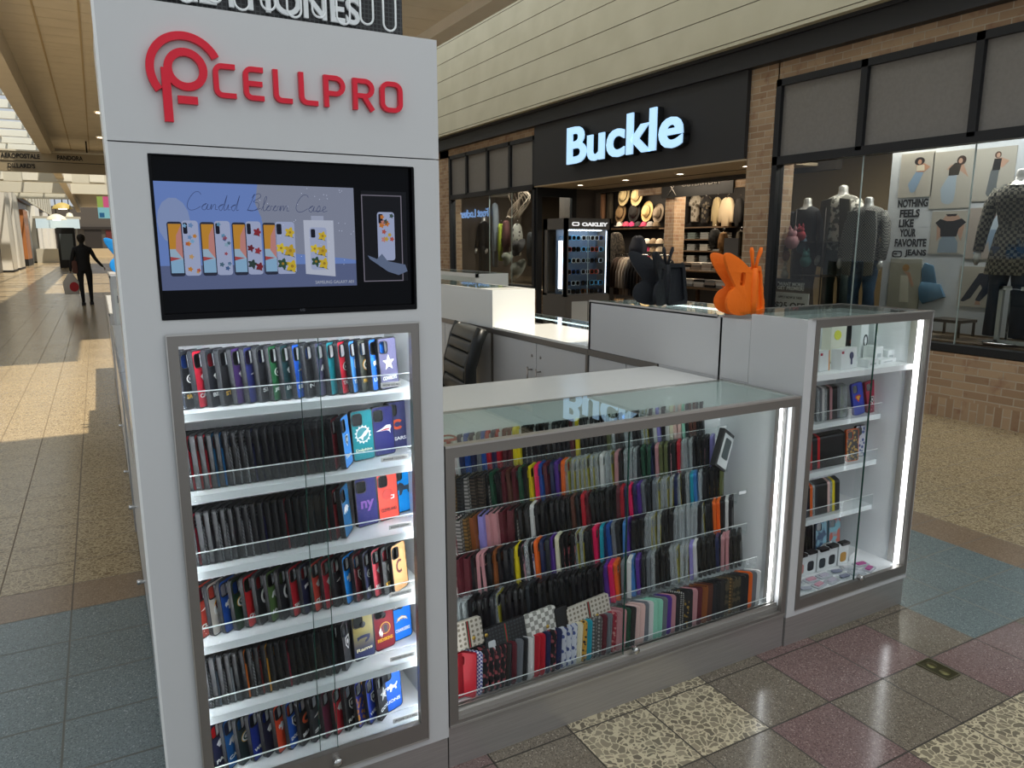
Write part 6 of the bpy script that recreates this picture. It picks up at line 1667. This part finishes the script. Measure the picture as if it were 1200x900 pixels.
# tokens: colour letter; '+': yellow trimmed clear; '*': clear; 'F...' folio; 'P...' patterned
ROWS = [
 'Pr r1 Pgingham Pfloralk Pfloralk Pfloralk Pfloralk x m s x Fw r r n Pfloralk n Pfloralw Pfloralw Pfloralw e Pleopard c Plvgrey Plvgrey m s Predpat i i g x z z s w a a s p i k Pdotsk Pgoldk k i Fm Ft Fd k k k Pcamo Plvbrown Pcamo Pcamo k k o s w',
 '* * * k k k x + k k k k x k k k k k k k k k k k k k p1 h1 o s w1 u1 p x s * k k k * + * + l w k k k k n i i k k k',
 'Fstripe Fm Fm k i i k t k k x y Pfloralp * Pfloralw o n x p e Pfloralk Pfloralk Pfloralk + + k k h c n b s x u p k k k * + + + k k k * * * * * * k + k k o o k w k',
 'Fstripe Flvgrey Flvbrown Ft Fl Fi Fi Fm Fm Plvgrey k k w k k k k k k k d k r m k k k k k m r n h n p s x s + * + + n + k * c u * k Pgoldk Pgoldk Pgoldk f',
 'Flvbrown Fggblack Flvgrey Flvdark Flvdark Plvgrey g k m d m g k y h b m n p o + + + + + + * w * + i k * * * x g g n i f f Pfloralp k r * * * k Pgoldk Pfloralp k l',
 'r w n b n s b r n r m m y y Plvgrey Plvgrey k k Pgoldk k k k k k m y k k k k k k f * k k * * k k + + k w l Pdotsk w e z z a k d d k k',
]
RN = ["the long counter's front row", "the long counter's second row", "the long counter's third row", "the long counter's fourth row", "the long counter's fifth row", "the long counter's rear row"]
cmet = {}
for k, row in enumerate(ROWS):
    toks = row.split(); n = len(toks); x0, x1 = .878 * (RY[k] + .03) / 1.955, 2.268
    cnt = {}
    info = []
    for tk in toks:
        if tk == '*': kind, mats, nm = 'clear', (CLEARCASE, CLEARCASE), 'clear'
        elif tk == '+': kind, mats, nm = 'clear', (CLEARCASE, M('#a39a2c', .4)), 'yellow trimmed clear'
        elif tk[0] == 'F': kind = 'folio'; key = tk[1:]; mm = PM.get(key) or M(CL[key][0], .45); mats = (mm, mm); nm = {'stripe': 'striped', 'lvgrey': 'grey monogram', 'lvbrown': 'brown monogram', 'ggblack': 'black monogram', 'lvdark': 'dark brown monogram'}.get(key) or CL[key][1]
        elif tk[0] == 'P' and len(tk) > 2:
            kind = 'rugged' if k % 2 else 'slim'; mm = PM[tk[1:]]; mats = (RIM if k != 0 else mm, mm); nm = {'lvgrey': 'grey monogram', 'lvbrown': 'brown monogram', 'floralk': 'black floral', 'floralw': 'white floral', 'floralp': 'pink floral', 'gingham': 'blue gingham', 'leopard': 'leopard print', 'camo': 'camouflage', 'dotsk': 'dotted black', 'redpat': 'red printed', 'goldk': 'black and gold'}[tk[1:]]
        elif tk == 'Pr': kind, mats, nm = 'rugged', (M('#b81a2c', .4), M('#8c1622', .4)), 'red rugged'
        else:
            h, nm = CL[tk[0]]; kind = 'slim' if (tk[0] not in 'kx' or k % 2) else 'rugged'; mats = (M(h, .35), M(h, .45))
            if tk.endswith('1'): kind = 'rugged'
            if tk[0] in 'kx' : mats = (M(h, .32), M(['#1b1c20', '#222429', '#17181b', '#2d2a28'][len(info) % 4], .4))
            if tk[0] == 'i' and k == 2: mats = (M('#c0888c', .35), BLACK)
        info.append((kind, mats, nm))
    tot = {}
    for a in info: tot[a[2]] = tot.get(a[2], 0) + 1
    # wallets and boxes need a little more room
    wts = [1.25 if a[0] == 'folio' else 1. for a in info]; W = sum(wts); cur = 0
    rs = random.Random(k)
    for (kind, mats, nm), wt in zip(info, wts):
        x = x0 + (x1 - x0) * (cur + wt / 2) / W; cur += wt
        cnt[nm] = cnt.get(nm, 0) + 1
        q = 'the only one' if tot[nm] == 1 else '%s of its kind from the left' % ordn(cnt[nm])
        obj_ = 'wallet case' if kind == 'folio' else 'phone case'
        lab = ('the only %s %s in %s' % (nm, obj_, RN[k])) if tot[nm] == 1 else ('%s %s %s from the left in %s' % (ordn(cnt[nm]), nm, obj_, RN[k]))
        yaw = (40 + rs.uniform(-3, 3)) if k else -(44 + rs.uniform(-3, 3))
        if tk and nm == 'red rugged': yaw = 8
        dz = 0
        if k >= 3 and kind != 'folio':
            rest_case(kind, x, RY[k] + .030, RZ[k] + .0005, yaw, mats[0], mats[1], rs.uniform(2, 7)); continue
        put_case(kind, x, RY[k] + (.030 if k else .034), RZ[k] + .0005, yaw, mats[0], mats[1], lab, 'cases in %s' % RN[k], rs.uniform(2, 7), rs.uniform(-1, 1))

# wallet cases shown flat in front of the second row
def flat_wallet(label, px0, px1, py0, py1, roll, mt, stripe=None, win=False, clasp=True):
    y = 2.036; a, b_ = at(px0, (py0 + py1) / 2, y=y), at(px1, (py0 + py1) / 2, y=y); c, d = at(px0, py0, y=y), at(px0, py1, y=y)
    w = (b_.x - a.x); h = min(.092, c.z - d.z)
    t = thing('wallet_case', label, 'wallet case', ((a.x + b_.x) / 2, y, (a.z + b_.z) / 2 - h / 2), 0, 'wallet cases laid flat in the long counter')
    t.rotation_euler = (-R(12), R(roll), R(4))
    m = MB(); m.extr([rrect(w, h, .008, 3, 0, h / 2)], -.009, .009, 'xz'); soft(m.build('cover', mt, t), .003, 2)
    if stripe:
        m = MB(); m.box(-.006, -.0098, .002, .006, -.0088, h - .002); s_ = m.build('stripe', M('#1d4a34', .5), t); m = MB(); m.box(-.002, -.0101, .002, .002, -.0095, h - .002); m.build('stripe_centre', M('#a81c2a', .5), s_)
    if win:
        m = MB(); m.extr([rrect(.028, .034, .006, 3, -w * .36, h * .36)], -.0102, -.0088, 'xz'); m.build('camera_cutout', M('#c9cdd0', .3), t)
    if clasp:
        m = MB(); m.lathe([(0, -.012), (.006, -.0115), (.007, -.009)], w * .16 if not win else -w / 2 + .008, 0, h * (.3 if not win else .8), 12, axis='y'); m.build('clasp', M('#b99a4a', .3, .9), t)
flat_wallet('cream monogram wallet case with a banded clasp at the left end of the counter', 532, 567, 721, 766, -2, PM['ggbeige'], True)
flat_wallet('black monogram wallet case with a red band leaning above the front row', 569, 619, 725, 766, -3, PM['ggblack'], True, True)
flat_wallet('white checked wallet case with a round clasp between the black and beige wallets', 618, 654, 716, 745, -3, PM['checkw'])
flat_wallet('small black and white case squeezed between the checked and beige wallets', 652, 667, 712, 736, -3, BLACK, clasp=False)
flat_wallet('beige monogram zip wallet with a green and red band above the front row', 666, 717, 702, 736, -4, PM['ggbeige'], True)

# boxed case leaning at the right end, white price tags
t = thing('boxed_case', 'black and white retail box leaning at the right end of the long counter', 'box', (2.20, 2.20, .735), R(30)); t.rotation_euler = (R(-6), R(32), R(12))
m = MB(); m.box(-.045, -.012, 0, .045, .012, .165); m.build('carton', M('#2a2a2c', .4), t)
m = MB(); m.box(-.032, -.0135, .01, .045, -.0125, .150); m.build('front_card', M('#d2d6d6', .35), t)
m = MB(); m.extr([rrect(.05, .09, .008, 3, .008, .09)], -.0145, -.0135, 'xz'); m.build('window', M('#4d5658', .3), t)
for i, (px, py) in enumerate(((847, 501), (870, 577))):
    p = at(px, py, y=2.25 - i * .1); t = thing('price_label', 'white price tag at the right end of the %s row' % ('rear' if i == 0 else 'fourth'), 'label', tuple(p))
    m = MB(); m.box(-.02, -.002, -.006, .02, 0, .006); m.build('card', M('#e6e8e8', .5), t); m = MB(); m.box(-.028, .0005, -.012, .028, .002, .010); m.build('holder', ACRYL, t)
t = thing('red_trimmed_tray', 'small white tray with a red rim lying inside the left end of the counter', 'tray', (.985, 2.285, .996))
m = MB(); m.extr([rrect(.10, .06, .02, 5), rrect(.088, .048, .016, 5)], 0, .008, 'xy'); m.build('rim', M('#a8433f', .4), t); m = MB(); m.extr([rrect(.09, .05, .017, 5)], 0, .003, 'xy'); m.box(-.003, -.024, .003, .003, .024, .006); m.build('base', M('#d8dad8', .4), t)
for s in (-1, 1):
    m = MB(); m.box(s * .04 - .002, -.002, -.004, s * .04 + .002, .002, .0); m.build('foot', ACRYL, t)

# ---- right cabinet rows
CR = [
 (1, 'second', '* s w * k i k k s + * *', 955, .0170), (2, 'third', 'r r k k r k k k k k k k k k Pgoldk', 948, .0172), (3, 'fourth', 'x o n k o * x k k k k z + y k x', 944, .0168)]
for (si, sn, row, px0, dx) in CR:
    z, y = RS[si]; toks = row.split(); x0 = at(px0, 500, y=y + .05).x
    for i, tk in enumerate(toks):
        if tk == '*': kind, mats = 'clear', (CLEARCASE, CLEARCASE)
        elif tk == '+': kind, mats = 'clear', (CLEARCASE, M('#8fae4a', .4))
        elif tk[0] == 'P': kind, mats = 'slim', (RIM, PM[tk[1:]])
        else: h, nm = CL[tk[0]]; kind = 'slim'; mats = (M(h if tk[0] != 'r' else '#c41c24', .35), M(h if tk[0] not in 'ro' else '#17181b', .4))
        rest_case(kind, x0 + i * dx, y + .052, z + .0005, 58, mats[0], mats[1], 4)
z = RS[1][0] + .0005
def xat(px, y): return at(px, 500, y=y).x
t = put_case('slim', xat(1005, 2.165), 2.165, z, 0, M('#1b2a8c', .4), M('#2038a8', .4), 'blue phone case with a red and yellow badge facing forward in the right cabinet', None, 6, -8); emblem(t, 'diamond', .042, 0, .078)
t = put_case('rugged', xat(1020, 2.17), 2.17, z, 0, M('#8c1a34', .4), M('#9c2244', .4), 'crimson phone case beside the blue badge case in the right cabinet', None, 6, -8); emblem(t, 'shield', .042, 0, .06, yoff=-.009)
t = put_case('rugged', xat(1001, 2.17), 2.17, RS[2][0] + .0005, -6, M('#d8622a', .4), PM['goldk'], 'black phone case with an orange camera ring, third shelf of the right cabinet', None, 5)
t = put_case('slim', xat(1011, 2.20), 2.20, RS[2][0] + .0005, -4, BLACK, PM['floralw'], 'grey floral phone case last on the third shelf of the right cabinet', None, 5)
for i in range(6):
    put_case('slim', xat(942, 2.26) + i * .022, 2.26, .187, 52, BLACK, M(['#a81c24', '#232428', '#1b1c20', '#232428', '#1b1c20', '#2d2e33'][i], .4), '%s phone case, %s from the left at the bottom of the right cabinet' % ('red' if i == 0 else 'black', ordn(i + 1)), 'phone cases at the bottom of the right cabinet', 4)
AB1, AB2 = pattern_mat('blue_marble', '#1f4a6e', '#7fb0c4', 'noise', 18, .4), pattern_mat('coral_marble', '#7fb6c4', '#c2604f', 'noise', 14, .4)
put_case('slim', xat(973, 2.24), 2.24, .187, -5, M('#1d2a3a', .4), AB1, 'blue marbled phone case at the back of the cabinet floor', None, 8, 4)
put_case('slim', xat(989, 2.24), 2.24, .187, -5, M('#6a9cac', .4), AB2, 'pale blue and coral marbled phone case at the back of the cabinet floor', None, 8, 4)
o = REST.build('phone_cases', REST_M); tag(o, 'packed phone cases of many colours filling the upper counter rows and the right cabinet', 'phone case', kind='stuff')
# boxed watch bands at the bottom
for i, (c, nm) in enumerate((('#c98a84', 'pink'), ('#22262c', 'black'), ('#2c363c', 'slate'), ('#22262c', 'second black'), ('#b98a3c', 'mustard'))):
    t = thing('watch_band_box', 'white hanging box with a %s watch band on the cabinet floor' % nm, 'box', (xat(945, 2.12) + i * .072, 2.10 + .005 * (i % 2), .187), R(0), 'boxed watch bands in the right cabinet')
    m = MB(); m.extr([rrect(.068, .105, .004, 2, 0, .0525), rrect(.046, .052, .006, 3, 0, .038)], -.008, .008, 'xz'); m.box(-.033, -.006, .002, .033, .008, .103); m.build('carton', M('#e2e6e6', .4), t)
    m = MB(); m.extr([rrect(.04, .046, .012, 4, 0, .038)], -.0078, -.005, 'xz'); m.build('band', M(c, .5), t)
    m = MB(); m.box(-.026, -.02, .100, .026, .010, .112); m.build('hang_tab', BLACK, t)
# scattered packets
random.seed(21)
for i in range(12):
    c, nm = [('#b9bcc8', 'grey'), ('#c2569a', 'magenta'), ('#d8dae0', 'white'), ('#8a8fa8', 'blue grey'), ('#cfc8d6', 'pale lilac'), ('#e0a8b8', 'pink')][(i * 5) % 6]
    x = 2.56 + (i % 6) * .085 + .01 * (i // 6); y = 2.0 + .05 * (i // 6)
    t = thing('accessory_packet', '%s accessory packet, %s along the %s on the right cabinet floor' % (nm, ordn(i % 6 + 1), ('front line', 'back line')[i // 6]), 'packet', (x, y, .1855), random.uniform(-.5, .5), 'packets on the cabinet floor')
    m = MB(); m.extr([rrect(.075, .042, .006, 2)], 0, .006, 'xy'); m.build('bag', ACRYL if i % 3 == 0 else M('#c9ced4', .2), t)
    m = MB(); m.extr([rrect(.05, .022, .004, 2)], .0062, .011, 'xy'); m.build('contents', M(c, .4), t)
t = thing('power_strip', 'white power strip with a coiled cord on the cabinet floor', 'power strip', (3.03, 2.14, .186), R(18))
m = MB(); m.cbox(-.06, -.022, 0, .06, .022, .026, .006); m.build('body', M('#e6e6e4', .35), t)
m = MB(); m.box(-.055, -.005, .026, -.045, .005, .030); m.build('switch', M('#c4455a', .4), t)
m = MB(); m.tube([(-.06, 0, .01), (-.10, .03, .006), (-.13, .08, .01), (-.10, .12, .02), (-.06, .10, .05), (-.08, .06, .08), (-.12, .08, .06)], .004, 8); m.build('cord', M('#dcdcda', .4), t)
# boxes on the top shelf
TB = [(969, 2.20, .125, .17, '#dcdccc', -10, 'white box with a yellow corner at the back left of the top cabinet shelf', '#d6d63a'), (984, 2.24, .075, .185, '#2b2b2e', 0, 'black box with an orange bracket print on the top cabinet shelf', '#e0682a'),
      (999, 2.19, .07, .175, '#e6eaea', -6, 'white box with a dark ring print leaning on the top cabinet shelf', '#2b2f33'), (1015, 2.20, .06, .16, '#dfe4e2', 3, 'slim white box with a pale green strip on the top cabinet shelf', '#b8c8b0'), (1024, 2.20, .05, .13, '#e8ebea', 0, 'small white box behind the slim one on the top cabinet shelf', '#c9d0cf'),
      (955, 2.07, .075, .085, '#dde1e1', 0, 'white carton with an orange edge, front left of the top cabinet shelf', '#d88a3a'), (983, 2.06, .125, .088, '#e2e5e5', 2, 'white car charger box with a blue charger picture on the top shelf', '#27305c')]
TB = [(xat(q[0], q[1]),) + q[1:] for q in TB]
for x, y, w, h, c, rl, lab, c2 in TB:
    t = thing('accessory_box', lab, 'box', (x, y, 1.1352), R(8), 'boxes on the top cabinet shelf'); t.rotation_euler = (R(-3), R(-rl * .5 if rl else 0), R(8))
    m = MB(); m.box(-w / 2, -.022, 0, w / 2, .022, h); m.build('carton', M(c, .35), t)
    m = MB()
    if 'charger' in lab: m.extr([el(.02, h * .62, .016, .016)], -.0235, -.0222, 'xz'); m.extr([rrect(.012, .03, .004, 2, .02, h * .35)], -.0235, -.0222, 'xz')
    elif 'ring' in lab: m.extr([el(.01, h * .5, .02, .03), el(.01, h * .5, .013, .021)], -.0235, -.0222, 'xz')
    elif 'bracket' in lab: m.stroke([(-.02, h * .95), (.018, h * .9), (.022, h * .6), (-.005, h * .4)], .008, -.0235, -.0222)
    elif 'edge' in lab: m.box(w / 2 - .006, -.0232, 0, w / 2, -.0222, h)
    elif 'corner' in lab: m.extr([el(-.01, h * .72, .03, .022)], -.0235, -.0222, 'xz'); m.extr([el(.01, h * .3, .022, .016)], -.0235, -.0222, 'xz')
    else: m.box(-w * .35, -.0232, h * .75, w * .35, -.0222, h * .9)
    m.build('print', M(c2, .4), t)
    if 'charger' in lab or 'edge' in lab:
        m = MB(); m.box(-w / 2 + .006, -.0236, h * .78, -w / 2 + .022, -.0222, h * .9); m.build('brand_mark', M('#a8203a', .4), t)
for i, (x, y, w, d, z) in enumerate(((xat(1008, 2.05), 2.04, .08, .05, 0), (xat(1015, 2.13), 2.13, .06, .06, .0), (xat(1029, 2.12), 2.12, .06, .06, 0), (3.03, 2.20, .12, .07, 0), (3.04, 2.21, .09, .06, .016), (3.06, 2.09, .13, .07, 0))):
    t = thing('accessory_box', ('small white box in front of the ring box,', 'white cube shaped box by the glass joint', 'white box right of the glass joint', 'flat white box, lower of two stacked', 'flat white box, upper of two stacked', 'flat white packet at the front right')[i] + ' on the top cabinet shelf', 'box', (x, y, 1.1352 + z), R(6), 'boxes on the top cabinet shelf')
    hh = (.035, .07, .05, .015, .015, .018)[i]
    m = MB(); m.box(-w / 2, -d / 2, 0, w / 2, d / 2, hh); m.build('carton', M('#e4e8e8', .35), t); m = MB(); m.box(-w * .3, -d / 2 - .0008, hh * .3, w * .25, -d / 2, hh * .55); m.build('print', M('#b3babc', .4), t)
# ================================================================== PERSON IN THE CORRIDOR
def skin(name, joints, edges, mat_, parent, sub=2):
    me = bpy.data.meshes.new(name); me.from_pydata([j[0] for j in joints], edges, [])
    o = bpy.data.objects.new(name, me); COL.objects.link(o); o.parent = parent
    md = o.modifiers.new('skin', 'SKIN'); sd = o.modifiers.new('sub', 'SUBSURF'); sd.levels = sub; sd.render_levels = sub
    for i, j in enumerate(joints):
        r = j[1]; me.skin_vertices[0].data[i].radius = (r, r) if not isinstance(r, tuple) else r
    me.skin_vertices[0].data[0].use_root = True
    md.use_smooth_shade = True
    me.materials.append(mat_)
    return o
pf = at(103, 357, z=0)
pr = thing('person', 'person in dark clothes walking away down the corridor with a white and red bag', 'person', (pf.x, pf.y, 0), R(4))
S = 1.88 / 1.75
def J(x, y, z, r): return ((x * S, y * S, z * S), r * S)
# back is towards the camera (-y); walking towards +y
body = [J(0, 0, .98, .135), J(0, 0, 1.12, .118), J(0, .01, 1.28, .14), J(0, .0, 1.42, .12), J(0, .01, 1.50, .052), J(0, .02, 1.56, .05), J(0, .02, 1.66, .088), J(0, .02, 1.71, .07),
        J(.10, .02, .86, .092), J(.105, .08, .50, .062), J(.10, .03, .10, .04), J(.10, .13, .04, .034),
        J(-.10, 0, .86, .092), J(-.10, -.05, .50, .062), J(-.09, -.10, .11, .04), J(-.09, -.01, .04, .034),
        J(.17, 0, 1.40, .062), J(.27, .0, 1.16, .046), J(.40, .05, .99, .034), J(.44, .07, .95, .022),
        J(-.17, 0, 1.40, .062), J(-.25, -.02, 1.14, .046), J(-.30, .0, .90, .033), J(-.30, .01, .84, .022)]
ed = [(0, 1), (1, 2), (2, 3), (3, 4), (4, 5), (5, 6), (6, 7), (0, 8), (8, 9), (9, 10), (10, 11), (0, 12), (12, 13), (13, 14), (14, 15), (3, 16), (16, 17), (17, 18), (18, 19), (3, 20), (20, 21), (21, 22), (22, 23)]
DKC = M('#141416', .8)
skin('body', body, ed, DKC, pr)
SKN = M('#6b4a3a', .6)
for s, (bx_, by_, bz_) in ((1, (.455, .075, .935)), (-1, (-.30, .012, .825))):
    for f in range(5):
        l = (.055, .07, .078, .072, .058)[f]; o0 = (f - 2) * .011
        if f == 0: path = [(bx_, by_ + .02, bz_), (bx_ + s * .02, by_ + .045, bz_ - .02), (bx_ + s * .02, by_ + .05, bz_ - .045)]
        else: path = [(bx_, by_ + o0, bz_), (bx_ + s * .018, by_ + o0, bz_ - l * .6), (bx_ + s * .004, by_ + o0, bz_ - l)]
        m = MB(); m.tube([(a * S, b * S, c * S) for a, b, c in path], [.011, .010, .008], 8); m.build('finger', SKN, pr)
m = MB(); m.lathe([(0, -.10), (.075, -.085), (.098, -.02), (.1, .04), (.075, .1), (0, .125)], 0, .01 * S, 1.665 * S, 20); m.build('hair', M('#17120f', .7), pr)
m = MB(); m.lathe([(0, -.03), (.05, -.02), (.055, .03), (0, .05)], 0, -.1 * S, 1.70 * S, 14); m.build('hair_bun', M('#17120f', .7), pr)
m = MB(); m.lathe([(.165, -.12), (.16, 0), (.15, .12), (.16, .25), (.175, .38), (.14, .46), (.07, .50)], 0, 0, .99 * S, 22, sx=1.05, sy=.8); m.build('jacket', M('#111113', .8), pr)
for s in (1, -1):
    fx, fy = (.10, .09) if s > 0 else (-.09, -.05)
    m = MB(); m.extr([rrect(.09 * S, .27 * S, .04, 5, fx * S, fy * S)], 0, .07, 'xy'); soft(m.build('shoe', M('#1b1b1d', .6), pr), .02)
# things carried
hb_ = thing('shopping_bag', 'white plastic shopping bag with a red print held by the walking person', 'bag', (pf.x - .34, pf.y - .02, .30), R(4))
m = MB(); m.add(*(lambda w0, w1, d0, h: ([(-w0, -d0, 0), (w0, -d0, 0), (w0, d0, 0), (-w0, d0, 0), (-w1, -d0 * 1.1, h * .55), (w1, -d0 * 1.1, h * .55), (w1, d0 * 1.1, h * .55), (-w1, d0 * 1.1, h * .55), (-.05, -.02, h), (.05, -.02, h), (.05, .02, h), (-.05, .02, h)],
      [(0, 3, 2, 1), (0, 1, 5, 4), (1, 2, 6, 5), (2, 3, 7, 6), (3, 0, 4, 7), (4, 5, 9, 8), (5, 6, 10, 9), (6, 7, 11, 10), (7, 4, 8, 11), (8, 9, 10, 11)]))(.17, .20, .08, .56))
soft(m.build('bag_body', M('#b9b4ad', .5), hb_), .04)
m = MB(); m.extr([el(.06, .2, .11, .13, 16)], -.092, -.085, 'xz'); m.build('red_print', M('#b0242c', .5), hb_)
sb_ = thing('shoulder_bag', 'brown shoulder bag hanging at the left side of the walking person', 'bag', (pf.x - .22, pf.y + .03, .86), R(4))
m = MB(); m.extr([rrect(.12, .34, .05, 5, 0, .17)], -.12, .12, 'xz'); soft(m.build('bag_body', M('#5c3a30', .6), sb_), .03)
m = MB(); m.tube([(0, -.1, .32), (.05, -.02, .62), (.05, .06, .62), (0, .1, .32)], .012, 6); m.build('strap', M('#3a2620', .6), sb_)

# ================================================================== LIGHT
w = bpy.data.worlds.new('world'); SC.world = w; w.use_nodes = True
bg = w.node_tree.nodes['Background']; bg.inputs[0].default_value = (.86, .93, 1.0, 1); bg.inputs[1].default_value = .62
su = bpy.data.lights.new('sun', 'SUN'); su.energy = 5.6; su.angle = R(.9); su.color = (1, .90, .74)
so = bpy.data.objects.new('sun', su); COL.objects.link(so)
so.rotation_euler = Vector((-.2, .33, -1)).to_track_quat('-Z', 'Y').to_euler()
def area(name, loc, size, energy, color=(1, 1, 1), target=(0, 0, -1)):
    la = bpy.data.lights.new(name, 'AREA'); la.shape = 'RECTANGLE'; la.size, la.size_y = size; la.energy = energy; la.color = color
    lo = bpy.data.objects.new(name, la); COL.objects.link(lo); lo.location = loc
    lo.rotation_euler = Vector(target).to_track_quat('-Z', 'Y').to_euler(); return lo
